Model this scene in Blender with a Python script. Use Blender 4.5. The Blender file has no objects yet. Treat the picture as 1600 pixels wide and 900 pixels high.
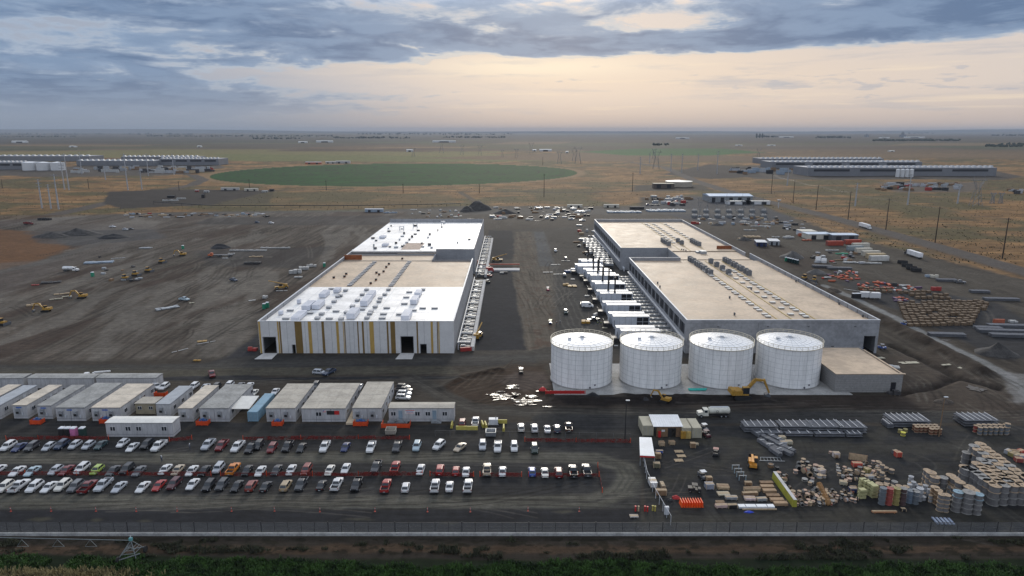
import bpy, math, random
import numpy as np
from mathutils import Vector, Matrix
R = math.radians
rnd = random.Random(7)
scn = bpy.context.scene
C = scn.collection
# ---------------------------------------------------------------- camera
H, FP = 70.0, 1066.7
PITCH = math.atan(245 / FP)
CP, SP = math.cos(PITCH), math.sin(PITCH)
cam = bpy.data.objects.new('camera', bpy.data.cameras.new('camera'))
C.objects.link(cam); scn.camera = cam
cam.location = (0, 0, H); cam.rotation_euler = (math.pi/2 - PITCH, 0, 0)
cam.data.sensor_width = 36; cam.data.lens = 36 * FP / 1600
cam.data.clip_start = 1; cam.data.clip_end = 200000
scn.render.resolution_x, scn.render.resolution_y = 1024, 576
HAZE = 4.4e-5
SUN_AZ, SUN_EL = R(4), R(18)
# ---------------------------------------------------------------- sky
world = bpy.data.worlds.new('World'); scn.world = world; world.use_nodes = True
wt = world.node_tree; wt.nodes.clear()
class X:
    """tiny expression builder for shader maths"""
    t = None
    def __init__(s, o): s.o = o
    @staticmethod
    def m(op, *a, clamp=False):
        n = X.t.nodes.new('ShaderNodeMath'); n.operation = op; n.use_clamp = clamp
        for i, v in enumerate(a):
            if isinstance(v, X): X.t.links.new(v.o, n.inputs[i])
            else: n.inputs[i].default_value = v
        return X(n.outputs[0])
    def __add__(s, b): return X.m('ADD', s, b)
    def __radd__(s, b): return X.m('ADD', b, s)
    def __sub__(s, b): return X.m('SUBTRACT', s, b)
    def __rsub__(s, b): return X.m('SUBTRACT', b, s)
    def __mul__(s, b): return X.m('MULTIPLY', s, b)
    __rmul__ = __mul__
    def __truediv__(s, b): return X.m('DIVIDE', s, b)
    @staticmethod
    def sm(x, a, b):
        n = X.t.nodes.new('ShaderNodeMapRange'); n.interpolation_type = 'SMOOTHSTEP'; n.clamp = True
        X.t.links.new(x.o, n.inputs[0])
        if a > b: n.inputs[1].default_value, n.inputs[2].default_value, n.inputs[3].default_value, n.inputs[4].default_value = b, a, 1, 0
        else: n.inputs[1].default_value, n.inputs[2].default_value = a, b
        return X(n.outputs[0])
    @staticmethod
    def mix(f, a, b):
        n = X.t.nodes.new('ShaderNodeMix'); n.data_type = 'RGBA'
        for k, v in ((0, f), (6, a), (7, b)):
            if isinstance(v, X): X.t.links.new(v.o, n.inputs[k])
            elif k == 0: n.inputs[0].default_value = v
            else: n.inputs[k].default_value = (*v[:3], 1)
        return X(n.outputs[2])
    @staticmethod
    def noise(vec, scale, detail=5, rough=.55, dist=0):
        n = X.t.nodes.new('ShaderNodeTexNoise'); n.inputs['Scale'].default_value = scale
        n.inputs['Detail'].default_value = detail; n.inputs['Roughness'].default_value = rough; n.inputs['Distortion'].default_value = dist
        X.t.links.new(vec.o, n.inputs['Vector']); return X(n.outputs[0])
    @staticmethod
    def xyz(a, b, c):
        n = X.t.nodes.new('ShaderNodeCombineXYZ')
        for i, v in enumerate((a, b, c)):
            if isinstance(v, X): X.t.links.new(v.o, n.inputs[i])
            else: n.inputs[i].default_value = v
        return X(n.outputs[0])
def srgb(r, g, b):
    f = lambda c: (c/255/12.92 if c/255 <= .04045 else ((c/255+.055)/1.055)**2.4)
    return (f(r), f(g), f(b))
X.t = wt
tc = wt.nodes.new('ShaderNodeTexCoord'); nrm = wt.nodes.new('ShaderNodeVectorMath'); nrm.operation = 'NORMALIZE'
wt.links.new(tc.outputs['Generated'], nrm.inputs[0])
sep = wt.nodes.new('ShaderNodeSeparateXYZ'); wt.links.new(nrm.outputs[0], sep.inputs[0])
dx, dy, dz = (X(sep.outputs[i]) for i in range(3))
az = X.m('ARCTAN2', dx, dy) * 57.2958           # degrees right of straight ahead
el = X.m('ARCSINE', dz) * 57.2958               # degrees above the horizon
elp = X.m('MAXIMUM', el, 0)
def blob(a0, e0, sa, se):
    u = (az - a0) / sa; v = (el - e0) / se
    return X.m('EXPONENT', (u*u + v*v) * -1.0)
def c10(*c): return tuple(10*v for v in srgb(*c))
SK = 1.0
# clear/veil sky: warm glow toward the hidden sun, blue-grey to the left and behind
lr = X.sm(az, -26, 6)
hor = X.mix(lr, c10(140, 153, 172), c10(206, 190, 182))
back = X.sm(X.m('ABSOLUTE', az), 60, 120)
hor = X.mix(back, hor, c10(150, 160, 178))
mid = X.mix(lr, c10(160, 172, 192), c10(220, 209, 203))
base = X.mix(X.sm(el, 0.3, 3.5), hor, mid)
glow = X.m('MINIMUM', blob(6, 4.6, 17, 2.4) + .55*blob(24, 3.4, 16, 2.2) + .30*blob(-18, 5.6, 13, 1.6), 1)
base = X.mix(glow*.85, base, c10(234, 215, 198))
base = X.mix(blob(2, 5.0, 9, .8)*.7, base, c10(255, 240, 215))
# the brighter, sun-backed cloud above the frame
base = X.mix(X.sm(el, 10, 14), base, c10(225, 228, 236))
sunblob = blob(4, 18, 22, 6)*X.sm(el, 10, 14)
base = X.mix(sunblob*.9, base, tuple(3.5*v for v in c10(255, 242, 220)))
base = X.mix(back, base, X.mix(X.sm(el, 5, 60), c10(205, 208, 216), c10(222, 226, 234)))
# thin streaks near the horizon
pv = X.xyz(az*.05, elp*.55, 0)
st = X.noise(pv, 1.6, 6, .6, .3)
base = X.mix(X.sm(st, .5, .72)*X.sm(el, .6, 2)*X.sm(el, 8, 5)*.7, base, c10(176, 180, 192))
st2 = X.noise(X.xyz(az*.035, elp*.9, 4), 2.2, 6, .6, .2)
base = X.mix(X.sm(st2, .55, .72)*X.sm(el, .8, 2)*X.sm(el, 7, 4)*.5*lr, base, c10(252, 232, 204))
# heavy cloud deck: noise on a plane high above
den = elp*.0175 + .09
pl = X.xyz(dx/den, dy/den, 0)
n1 = X.noise(pl, 1.9, 9, .60, .25)
n2 = X.noise(X.xyz(az*.17, elp*.72, 2.3), 1.0, 9, .62, .35)
nn = n1*.45 + n2*.55
bias = (X.sm(el, 4.4, 8.2)*.17 - .085
        + blob(-13, 5.6, 6, 1.1)*.17 + blob(-24, 7.2, 16, 1.8)*.12 + blob(-33, 3.6, 15, 2.6)*.26
        + blob(-22, 2.0, 18, 1.6)*.16 + blob(2, 6.6, 15, 1.1)*.16 + blob(16, 7.0, 7, 1.0)*.10 + blob(29, 7.6, 11, 1.7)*.22 + blob(17, 6.2, 13, .8)*.10 - blob(13, 7.9, 4.5, .8)*.14
        - blob(-31, 7.0, 9, .9)*.15 - blob(10, 4.2, 24, 1.5)*.28 - blob(-16, 3.9, 7, .7)*.1 - blob(30, 5.2, 14, .8)*.1)
dens = nn + bias
cm = X.sm(dens, .485, .555)
thick = X.sm(dens, .50, .70)
dark = X.mix(thick, c10(166, 184, 208), c10(94, 120, 156))
dark = X.mix(X.sm(n1, .42, .60)*.55, dark, c10(146, 170, 200))
dark = X.mix(X.sm(el, 5, .5)*.8, dark, X.mix(lr, c10(140, 154, 174), c10(180, 176, 180)))
vis = X.sm(el, .4, 2.2)
up = X.sm(el, 10, 15)                             # above the frame the deck is thinner
cm = cm * vis * (1 - up*.55) * (1 - sunblob*.8)
edge = X.sm(dens, .50, .545) * X.sm(dens, .60, .545) * blob(6, 5.8, 26, 3)
colr = X.mix(cm, base, dark)
colr = X.mix(edge*.55, colr, c10(255, 240, 215))
# small puffs low on the right
n3 = X.noise(X.xyz(az*.22, elp*1.3, 7), 1.5, 7, .6, .2)
colr = X.mix(X.sm(n3 + blob(25, 3.4, 13, .9)*.16, .66, .73)*vis*X.sm(el, 6, 4)*.45, colr, c10(168, 176, 192))
colr = X.mix(X.sm(el, 0, -2), colr, (.5, .5, .5))
skyn = wt.nodes.new('ShaderNodeTexSky'); skyn.sky_type = 'NISHITA'; skyn.sun_disc = False
skyn.sun_elevation = SUN_EL; skyn.sun_rotation = SUN_AZ; skyn.altitude = 300; skyn.dust_density = 2.5
vism = X.sm(el, 11, 9)*X.sm(X.m('ABSOLUTE', az), 75, 50)
colr = X.mix(vism*.30, colr, (0, 0, 0))
fin = X.mix(.025, colr, X(skyn.outputs[0]))
bg = wt.nodes.new('ShaderNodeBackground'); wt.links.new(fin.o, bg.inputs[0]); bg.inputs[1].default_value = 0.1
wo = wt.nodes.new('ShaderNodeOutputWorld'); wt.links.new(bg.outputs[0], wo.inputs[0])
# ---------------------------------------------------------------- sun behind the cloud
sl = bpy.data.lights.new('sun', 'SUN'); sl.energy = 1.5; sl.angle = R(14); sl.color = (1, .93, .82)
so = bpy.data.objects.new('sun', sl); C.objects.link(so)
sd = Vector((math.sin(SUN_AZ)*math.cos(SUN_EL), math.cos(SUN_AZ)*math.cos(SUN_EL), math.sin(SUN_EL)))
so.rotation_euler = (-sd).to_track_quat('-Z', 'Y').to_euler()
vs = scn.view_settings
vs.view_transform = 'Standard'; vs.look = 'None'; vs.gamma = 1; vs.use_curve_mapping = False; vs.exposure = 0.46
scn.render.engine = 'CYCLES'
scn.cycles.max_bounces = 5; scn.cycles.volume_bounces = 0
# ---------------------------------------------------------------- helpers
def G(px, py, z=0.0):
    """ground (or height z) point seen in the survey photograph at px, py"""
    v = py - 450; t = (H - z) / (FP*SP + v*CP)
    return Vector(((px-800)*t, (FP*CP - v*SP)*t, z))
MATS = {}
def mat(name, col, rough=.7, metal=0, var=.12, scale=.6, spec=.4, bump=0, bscale=8, col2=None, streak=False, coat=0):
    if name in MATS: return MATS[name]
    m = bpy.data.materials.new(name); m.use_nodes = True; t = m.node_tree; X.t = t
    b = t.nodes['Principled BSDF']; g = t.nodes.new('ShaderNodeNewGeometry'); P = X(g.outputs['Position'])
    b.inputs['Roughness'].default_value = rough; b.inputs['Metallic'].default_value = metal
    b.inputs['Specular IOR Level'].default_value = spec
    if coat: b.inputs['Coat Weight'].default_value = coat; b.inputs['Coat Roughness'].default_value = .08
    if var or col2:
        vec = P
        if streak:
            s = t.nodes.new('ShaderNodeVectorMath'); s.operation = 'MULTIPLY'; t.links.new(P.o, s.inputs[0]); s.inputs[1].default_value = (1, 1, .15); vec = X(s.outputs[0])
        n = X.noise(vec, scale, 5, .6)*.6 + X.noise(vec, scale*7, 3, .6)*.4
        lo = tuple(c*(1-var*1.6) for c in col); hi = col2 if col2 else tuple(min(1, c*(1+var)) for c in col)
        t.links.new(X.mix(X.sm(n, .36, .64), lo, hi).o, b.inputs['Base Color'])
        rr = X.noise(vec, scale*2, 3)*.3 + (rough-.15); t.links.new(X.m('MINIMUM', rr, 1.0).o, b.inputs['Roughness'])
    else: b.inputs['Base Color'].default_value = (*col, 1)
    if bump:
        bn = t.nodes.new('ShaderNodeBump'); bn.inputs['Strength'].default_value = bump; bn.inputs['Distance'].default_value = .05
        t.links.new(X.noise(P, bscale, 3).o, bn.inputs['Height']); t.links.new(bn.outputs[0], b.inputs['Normal'])
    MATS[name] = m; return m
# ---------------------------------------------------------------- ground: one graded height-and-soil grid
rs = np.random.RandomState(3)
LAT = rs.rand(512, 512)
def vn(x, y):
    xi = np.floor(x).astype(np.int64); yi = np.floor(y).astype(np.int64); fx = x-xi; fy = y-yi
    fx = fx*fx*(3-2*fx); fy = fy*fy*(3-2*fy)
    a = LAT[xi % 512, yi % 512]; b = LAT[(xi+1) % 512, yi % 512]; c = LAT[xi % 512, (yi+1) % 512]; d = LAT[(xi+1) % 512, (yi+1) % 512]
    return (a*(1-fx)+b*fx)*(1-fy) + (c*(1-fx)+d*fx)*fy
def fbm(x, y, o=4):
    s = 0; a = 1; w = 0
    for i in range(o):
        s = s + a*vn(x+17.3*i, y+9.1*i); w += a; a *= .55; x = x*2.03; y = y*2.03
    return s/w
def ss(x, a, b):
    t = np.clip((x-a)/(b-a), 0, 1); return t*t*(3-2*t)
ys = np.concatenate([np.arange(206.2, 214, .4), np.arange(214, 960, 1.0), np.arange(960, 1250, 6)])
vv = ys-450; tt = H/(FP*SP+vv*CP); YR = (FP*CP-vv*SP)*tt; YR = np.minimum(YR, 32000)
us = np.linspace(-1, 1, 1350); us = us*.62 + us**3*.55
GX = np.outer(YR, us) ; GY = np.repeat(YR[:, None], len(us), 1)
NR, NC = GX.shape
col = np.zeros((NR, NC, 3)); cls = np.zeros((NR, NC), int); hz = np.zeros((NR, NC)); wet = np.zeros((NR, NC))
n_big = fbm(GX/60, GY/60, 4); n_mid = fbm(GX/9+5, GY/9, 4); n_sm = fbm(GX/2.2, GY/2.2+3, 3)
WX = (fbm(GX/5, GY/5+40, 3)-.5); WY = (fbm(GX/5+70, GY/5, 3)-.5)
CLS = ['ground', 'grassland', 'dirt_road', 'highway', 'parking_lot', 'gravel_yard', 'crop_field', 'farmland', 'mud', 'concrete_slab', 'soil_strip']
def lerp(mask, c):
    global col
    c = np.asarray(c, float); col += (c-col)*mask[..., None]
def _sub(P, pad):
    return (GX > P[:, 0].min()-pad) & (GX < P[:, 0].max()+pad) & (GY > P[:, 1].min()-pad) & (GY < P[:, 1].max()+pad)
def sdist(poly, wob=1.0):
    """signed distance (positive inside) to a polygon of world points, with a wobbled outline"""
    P = np.array([(p[0], p[1]) for p in poly]); B = _sub(P, 70); x = GX[B]+WX[B]*wob*2; y = GY[B]+WY[B]*wob*2
    d = np.full(x.shape, 1e9); ins = np.zeros(x.shape, bool)
    for i in range(len(P)):
        a, b = P[i-1], P[i]; e = b-a; L = max(e@e, 1e-9)
        t = np.clip(((x-a[0])*e[0]+(y-a[1])*e[1])/L, 0, 1)
        d = np.minimum(d, np.hypot(x-a[0]-t*e[0], y-a[1]-t*e[1]))
        if a[1] != b[1]:
            c = ((a[1] > y) != (b[1] > y)) & (x < (b[0]-a[0])*(y-a[1])/(b[1]-a[1])+a[0]); ins ^= c
    o = np.full(GX.shape, -1e9); o[B] = np.where(ins, d, -d); return o
def ldist(line, wob=0.0):
    P = np.array([(p[0], p[1]) for p in line]); B = _sub(P, 25); x = GX[B]+WX[B]*wob*2; y = GY[B]+WY[B]*wob*2
    d = np.full(x.shape, 1e9)
    for a, b in zip(P[:-1], P[1:]):
        e = b-a; t = np.clip(((x-a[0])*e[0]+(y-a[1])*e[1])/(e@e), 0, 1)
        d = np.minimum(d, np.hypot(x-a[0]-t*e[0], y-a[1]-t*e[1]))
    o = np.full(GX.shape, 1e9); o[B] = d; return o
def px(*a): return [G(a[i], a[i+1]) for i in range(0, len(a), 2)]
def region(pts, c, k=None, wob=1.0, soft=1.0, amt=1.0):
    d = sdist(pts, wob); m = ss(d, -soft, soft)*amt; lerp(m, c)
    if k: cls[d > 0] = CLS.index(k)
    return m
def road(pts, w, c, k=None, wob=.3, soft=.6, amt=1.0):
    d = ldist(pts, wob); m = (1-ss(d, w/2-soft, w/2+soft))*amt; lerp(m, c)
    if k: cls[d < w/2] = CLS.index(k)
    return m
def aniso(ang, sx, sy, o=3):
    c, s = math.cos(ang), math.sin(ang); u = GX*c+GY*s; v = -GX*s+GY*c
    return fbm(u/sx+3, v/sy+8, o)
GRAV, GRAVD, DIRT, DIRTR, TRACK, DRY, OLIVE = (.050, .048, .047), (.033, .033, .036), (.080, .068, .056), (.095, .066, .048), (.115, .104, .088), (.255, .172, .092), (.115, .110, .062)
col[:] = DIRT
# dry grassland everywhere beyond the site
site = sdist(px(-900, 348, 0, 344, 240, 332, 640, 326, 720, 322, 1000, 322, 1080, 305, 1180, 318, 1330, 372, 1600, 436, 2300, 640, 2300, 1100, -900, 1100), 4)
g = 1-ss(site, -3, 3)
gr = np.array(DRY)[None, None]*(.75+.5*n_mid[..., None]) ; ol = np.array(OLIVE)[None, None]*(.8+.4*n_sm[..., None])
mo = ss(n_big+.35*fbm(GX/150, GY/25, 3), .60, .80)[..., None]
gr = gr*(.8+.5*ss(fbm(GX/40+9, GY/7, 4), .35, .65))[..., None]; grass = gr*(1-mo)+ol*mo
bm = ss(fbm(GX/25+50, GY/6, 4), .5, .72)[..., None]*.4
grass = grass*(1-bm)+np.array((.085, .066, .05))*bm
col = col*(1-g[..., None])+grass*g[..., None]; cls[site < 0] = 1
# farmland: patchwork growing finer with distance
fx = np.floor(GX/820+.37*np.sin(np.floor(GY/700))); fy = np.floor(GY/700)
hsh = np.mod(np.sin(fx*12.9898+fy*78.233)*43758.5453, 1)
pal = 1.25*np.array([(.095, .10, .062), (.085, .082, .07), (.13, .108, .082), (.07, .085, .055), (.10, .085, .072), (.082, .078, .068)])
fc = pal[(hsh*6).astype(int) % 6]*(.85+.3*fbm(GX/300, GY/160, 3))[..., None]
fm = ss(GY+220*(n_big-.5), 2300, 2700)[..., None]
col = col*(1-fm)+fc*fm; cls[GY > 2500] = 7
def far(x0, y0, x1, y1, x2, y2, x3, y3, c, k='farmland', soft=10, wob=6):
    region(px(x0, y0, x1, y1, x2, y2, x3, y3), c, k, wob, soft)
region(px(-200, 244, 60, 236, 300, 233, 560, 235, 760, 240, 905, 247, 760, 251, 520, 250, 380, 247, 120, 246), (.20, .205, .10), 'farmland', 8, 15)
region(px(330, 240, 700, 244, 900, 251, 700, 253, 360, 251), (.16, .19, .085), 'farmland', 8, 10)
region(px(420, 236, 560, 228, 700, 232, 640, 237), (.10, .075, .06), 'farmland', 8, 15)
region(px(450, 231, 620, 226, 760, 229, 560, 234), (.16, .125, .09), 'farmland', 8, 15)
region(px(650, 247, 1000, 236, 1200, 246, 1240, 252, 900, 252), (.17, .132, .095), 'grassland', 8, 20)
for (x0, y0, x1, y1, c_) in ((-100,229,250,226,(.20,.16,.10)),(180,225,520,222,(.11,.13,.08)),(820,229,1100,225,(.09,.105,.075)),(760,226,900,221,(.19,.15,.11)),(1100,230,1400,226,(.12,.11,.10)),(1380,228,1700,223,(.20,.165,.115)),(1250,222,1480,219,(.10,.11,.08)),(560,224,700,220,(.10,.14,.075)),(950,222,1180,219,(.15,.13,.11)),(60,221,320,218,(.15,.14,.11)),(-150,241,120,236,(.19,.17,.09)),(1200,256-10,1600,240,(.24,.18,.115)),(560,232,760,229,(.23,.18,.12)),(640,240,800,236,(.16,.175,.08)),(1450,220,1650,217,(.13,.15,.09))):
    region(px(x0, y0, x1-30, y0-.5, x1, y1, x0+40, y1+.4), tuple(1.25*v for v in c_), 'farmland', 8, 14, .85)
region(px(905, 237, 1000, 232, 1130, 232, 1195, 238, 1110, 243, 980, 243), (.045, .15, .045), 'crop_field', 2, 12)
region(px(-300, 214, 200, 213, 520, 215, 700, 213, 700, 222, 300, 224, -300, 226), (.072, .08, .075), 'farmland', 30, 60, .7)
region(px(700, 211, 1200, 210, 1900, 212, 1900, 222, 1100, 224, 700, 218), (.082, .074, .068), 'farmland', 30, 60, .7)
region(px(1150, 240, 1420, 232, 1900, 240, 1900, 250, 1300, 247), (.16, .13, .095), 'grassland', 10, 25, .8)
region(px(-60, 272, 0, 262, 345, 256, 352, 262, 260, 274, 60, 276), (.10, .10, .105), 'gravel_yard', 4, 6)
region(px(1120, 262, 1300, 252, 1560, 268, 1600, 276, 1560, 281, 1180, 280), (.085, .085, .09), 'gravel_yard', 4, 6)
region(px(1035, 272, 1110, 256, 1180, 262, 1190, 276, 1110, 280), (.055, .055, .062), 'gravel_yard', 3, 6)
region(px(990, 290, 1100, 288, 1110, 298, 990, 298), (.07, .07, .07), 'gravel_yard', 3, 4)
region(px(1000, 308, 1110, 308, 1190, 320, 1240, 340, 1230, 352, 1080, 345, 1000, 325), (.06, .06, .065), 'gravel_yard', 2, 4)
region(px(1375, 285, 1540, 285, 1520, 300, 1400, 300), (.13, .125, .125), 'gravel_yard', 4, 8)
# the irrigated circle
cc = np.hypot((GX+195)/309, (GY-1222)/326)
w = cc+(n_big-.5)*.008
lerp(1-ss(w, 1.03, 1.07), (.26, .20, .13)); m = 1-ss(w, .997, 1.003)
ring = .5+.5*np.sin(cc*150); rows = .5+.5*np.sin(GY/7)
lerp(m, (.003, .074, .006)); col *= (1+m*(.16*(ring-.5)-.45*(np.abs(np.mod(cc*7, 1)-.5) < .035)-.5*(np.abs((GX+195)*.35+(GY-1222)*.94) < 4)+.08*(rows-.5)+.35*(n_mid-.5)+.3*(n_big-.5)))[..., None]; cls[w < 1] = 6
# roads beyond the site
road(px(-200, 380, 0, 353, 130, 326, 240, 300, 300, 289, 318, 281, 300, 273, 250, 270), 17, (.105, .105, .112), 'highway', 0)
road(px(430, 297, 640, 298, 900, 300, 1100, 297, 1290, 300), 9, (.075, .07, .066), 'dirt_road', .5)
road(px(240, 296, 430, 297), 9, (.085, .078, .07), 'dirt_road', .5)
road(px(720, 300, 745, 316, 735, 330), 7, TRACK, 'dirt_road', .5)
road(px(985, 253, 1040, 262, 1082, 281, 1130, 297, 1200, 315, 1300, 340, 1400, 368, 1500, 396, 1600, 425, 1800, 482, 2100, 570), 17, (.112, .116, .130), 'highway', 0, 1.2)
road(px(905, 262, 985, 253), 8, TRACK, 'dirt_road', .5)
for off, wd in ((18, 3.5), (30, 3)):
    ln = [p+Vector((-off*.96, -off*.4, 0)) for p in px(1200, 315, 1300, 340, 1400, 368, 1500, 396, 1600, 425, 1800, 482, 2100, 570)]
    road(ln, wd, TRACK, None, 1, 1, .5)
rd = road([p+Vector((-9, -4, 0)) for p in px(1200, 315, 1300, 340, 1500, 396, 1800, 482, 2100, 570)], 6, (.12, .092, .065), None, 2, 2, .6)
region(px(170, 300, 250, 296, 430, 297, 420, 318, 300, 322, 190, 326, 160, 318), (.048, .048, .052), 'gravel_yard', 2, 2)
region(px(-900, 345, 0, 343, 700, 335, 1000, 335, 1180, 335, 1180, 326, 700, 326, 0, 337, -900, 340), (.10, .094, .086), None, 2, 3, .7)
region(px(420, 300, 700, 303, 720, 322, 560, 330, 300, 330, 350, 315), (.115, .112, .068), 'grassland', 4, 5, .6)
# -------- the left earthworks: long diagonal scraping marks
lf = sdist(px(-1200, 350, 640, 330, 560, 400, 400, 500, 395, 560, -1200, 590), 1)
mL = ss(lf, -2, 4); ang = math.atan2(*(lambda a, b: (b.y-a.y, b.x-a.x))(G(30, 540), G(420, 385)))
an = aniso(ang, 60, 1.6)*.5+aniso(ang+.12, 45, .9)*.5
tone = .70+.6*n_big*.8+(an-.5)*1.5
lerp(mL*.85, (.112, .094, .078)); col *= (1+mL*(tone-1)*1.15)[..., None]
lerp(mL*ss(aniso(ang+.3, 80, 14, 4), .52, .66)*.7, (.165, .148, .128))
lerp(mL*ss(aniso(ang-.1, 90, 18, 4), .54, .68)*.75, (.066, .046, .036))
region(px(-300, 352, 0, 358, 60, 362, 112, 388, 60, 408, 0, 422, -300, 470), (.155, .088, .046), 'ground', 3, 3, .9)
region(px(-300, 425, 60, 408, 112, 392, 160, 372, 60, 360, 60, 352, 240, 350, 260, 372, 150, 400, 0, 460, -300, 520), (.135, .118, .105), None, 3, 4, .55)
region(px(40, 362, 240, 358, 260, 372, 120, 384, 60, 380), (.085, .083, .083), None, 3, 3, .7)
road(px(-200, 470, 60, 412, 200, 366, 330, 352, 470, 345, 640, 340), 7, (.12, .11, .098), None, 1, 1.5, .6)
road(px(-200, 560, 20, 500, 160, 452, 300, 400, 420, 368, 520, 352), 8, (.12, .108, .09), None, 1.5, 2, .45)
region(px(330, 340, 620, 336, 600, 352, 430, 352, 300, 350), GRAVD, None, 2, 3, .6)
region(px(300, 392, 520, 385, 470, 420, 330, 415), (.05, .05, .053), None, 3, 4, .55)
region(px(352, 560, 405, 520, 405, 590, 250, 592), (.048, .049, .055), 'gravel_yard', 1, 1.5, .9)
# -------- middle yard between the halls
region(px(700, 560, 757, 400, 775, 360, 950, 352, 1080, 560), (.080, .072, .063), 'ground', 1, 2)
region(px(742, 548, 757, 418, 798, 418, 815, 500, 822, 546), (.036, .037, .042), 'gravel_yard', .7, .6)
region(px(760, 405, 764, 360, 800, 360, 806, 405), (.042, .042, .046), 'gravel_yard', .8, .8)
tn = sdist(px(800, 420, 806, 362, 850, 362, 868, 420, 872, 540, 822, 548), 1); mt = ss(tn, -1, 1)
an2 = aniso(math.pi/2+.05, 30, .8)
lerp(mt*.9, (.125, .106, .085)); col *= (1+mt*(an2-.5)*.7)[..., None]
lerp(mt*ss(fbm(GX/3+9, GY/3, 4), .60, .68)*.5, (.10, .058, .042))
road(px(836, 362, 848, 400, 872, 424, 905, 470, 930, 520, 940, 560), 5, (.10, .096, .09), None, .5, 1.5, .6)
region(px(835, 362, 850, 362, 868, 416, 842, 416), (.105, .108, .112), None, .6, .8, .8)
region(px(862, 420, 905, 420, 960, 560, 870, 560), (.058, .056, .055), 'gravel_yard', 1.5, 2, .7)
region(px(905, 352, 985, 348, 1075, 560, 975, 560), (.07, .068, .066), 'gravel_yard', 1, 1.5, .8)
for off in (-1.4, .6, 3.0, 5.2, -3.8):
    road([p+Vector((off, 0, 0)) for p in px(838, 370, 852, 420, 880, 470, 900, 520, 905, 565)], .5, (.115, .108, .096), None, .8, .3, .6)
# -------- E-W service road and verge in front of the halls
region(px(-600, 590, 380, 578, 700, 572, 840, 570, 840, 555, 400, 555, 300, 570, -600, 572), (.068, .064, .060), 'dirt_road', 1, 1.2)
region(px(-600, 596, 720, 584, 700, 572, -600, 578), (.098, .088, .070), 'soil_strip', .8, .8)
road(px(-600, 580, 300, 574, 480, 566, 700, 561, 840, 560, 870, 556), 5, (.088, .082, .074), None, .6, 1, .7)
region(px(-600, 604, 400, 594, 700, 592, 760, 600, 760, 592, 700, 588, -600, 597), (.043, .043, .045), 'dirt_road', .5, .6)
# -------- muddy hollow with puddles
region(px(690, 608, 720, 590, 800, 570, 850, 572, 862, 615, 800, 640, 730, 632), (.072, .050, .036), 'mud', 2, 1.5)
region(px(775, 596, 800, 582, 850, 580, 858, 605, 820, 612), (.105, .082, .07), 'mud', 1.5, 1)
for k in range(9):
    a = [G(700+9*k, 612-2*k), G(735+7*k, 588-1.6*k), G(800, 574-1.5*k), G(860, 570)]
    road(a, .45, (.12, .095, .07) if k % 2 else (.045, .034, .028), None, .5, .25, .6)
rdn = px(640, 590, 668, 604, 700, 622, 745, 638, 830, 645, 1000, 645, 1200, 644, 1600, 640, 2300, 640)
road(rdn, 6, (.082, .074, .064), 'dirt_road', .6, 1)
for off in (-2.1, -1.2, .2, 1.1, 2.2): road([p+Vector((0, off, 0)) for p in rdn], .35, (.115, .104, .09) if off < 1 else (.05, .045, .04), None, .3, .2, .7)
region(px(850, 617, 1390, 618, 1600, 628, 2200, 640, 2200, 655, 1400, 640, 1000, 636, 840, 634), (.062, .050, .042), 'ground', 1.2, .8)
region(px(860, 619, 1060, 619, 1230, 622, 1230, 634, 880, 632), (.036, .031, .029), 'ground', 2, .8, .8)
road(px(850, 655, 1000, 657, 1160, 652, 1600, 652, 2300, 656), 6.5, (.058, .056, .054), 'dirt_road', .5, .8)
for off in (-1.6, -.4, .9, 2): road([p+Vector((0, off, 0)) for p in px(850, 655, 1000, 657, 1160, 652, 1600, 652, 2300, 656)], .3, (.088, .083, .076), None, .3, .2, .6)
# -------- tank pad (concrete)
PAD = [(11.5, 174.6), (92.8, 174.6), (89.5, 199), (11.5, 200.5)]
# -------- parking lot and lanes
region(px(-700, 625, 40, 655, 640, 665, 1000, 655, 1010, 700, 1000, 780, 1000, 832, -700, 838), (.056, .054, .053), 'parking_lot', .5, .5)
region(px(-700, 662, 640, 668, 1000, 672, 1000, 690, -700, 690), (.063, .058, .052), 'parking_lot', 1, 1.5, .8)
lane = px(-700, 716, 100, 716, 600, 714, 800, 714, 930, 716, 975, 728, 984, 748, 970, 768, 930, 783, 800, 786, 500, 784, -700, 784)
road(lane, 5.0, (.135, .126, .104), 'parking_lot', .5, 1.0, .9)
for off in (-1.3, 0, 1.2): 
    ln = px(-700, 716, 100, 716, 600, 714, 800, 714, 930, 716, 975+off*8, 728, 984+off*8, 748, 970+off*8, 768, 930, 783, 800, 786, 500, 784, -700, 784)
    ln = [p+Vector((0, off if i < 5 else (-off if i > 8 else 0), 0)) for i, p in enumerate(ln)]
    road(ln, .5, (.078, .074, .066), None, .3, .3, .6)
road([p for p in px(940, 716, 1000, 745, 985, 790, 900, 795, 500, 794, -700, 793)], 1.6, (.088, .084, .074), None, .5, .6, .6)
region(px(-700, 798, 1000, 795, 1010, 832, -700, 833), (.038, .038, .041), 'gravel_yard', .6, .8, .85)
for (a, b, w_, h_) in ((60, 812, 20, 5), (150, 813, 10, 4), (225, 815, 12, 3), (560, 812, 26, 3), (700, 818, 16, 3), (880, 800, 18, 4)):
    region(px(a-w_, b, a-w_*.4, b-h_*.6, a+w_*.7, b-h_*.7, a+w_, b, a, b+h_*.6), (.105, .096, .07), None, .4, .5, .6)
an3 = aniso(0, 25, .5); pk = (cls == 4)
col *= (1+np.where(pk, (an3-.5)*.5, 0))[..., None]
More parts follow.
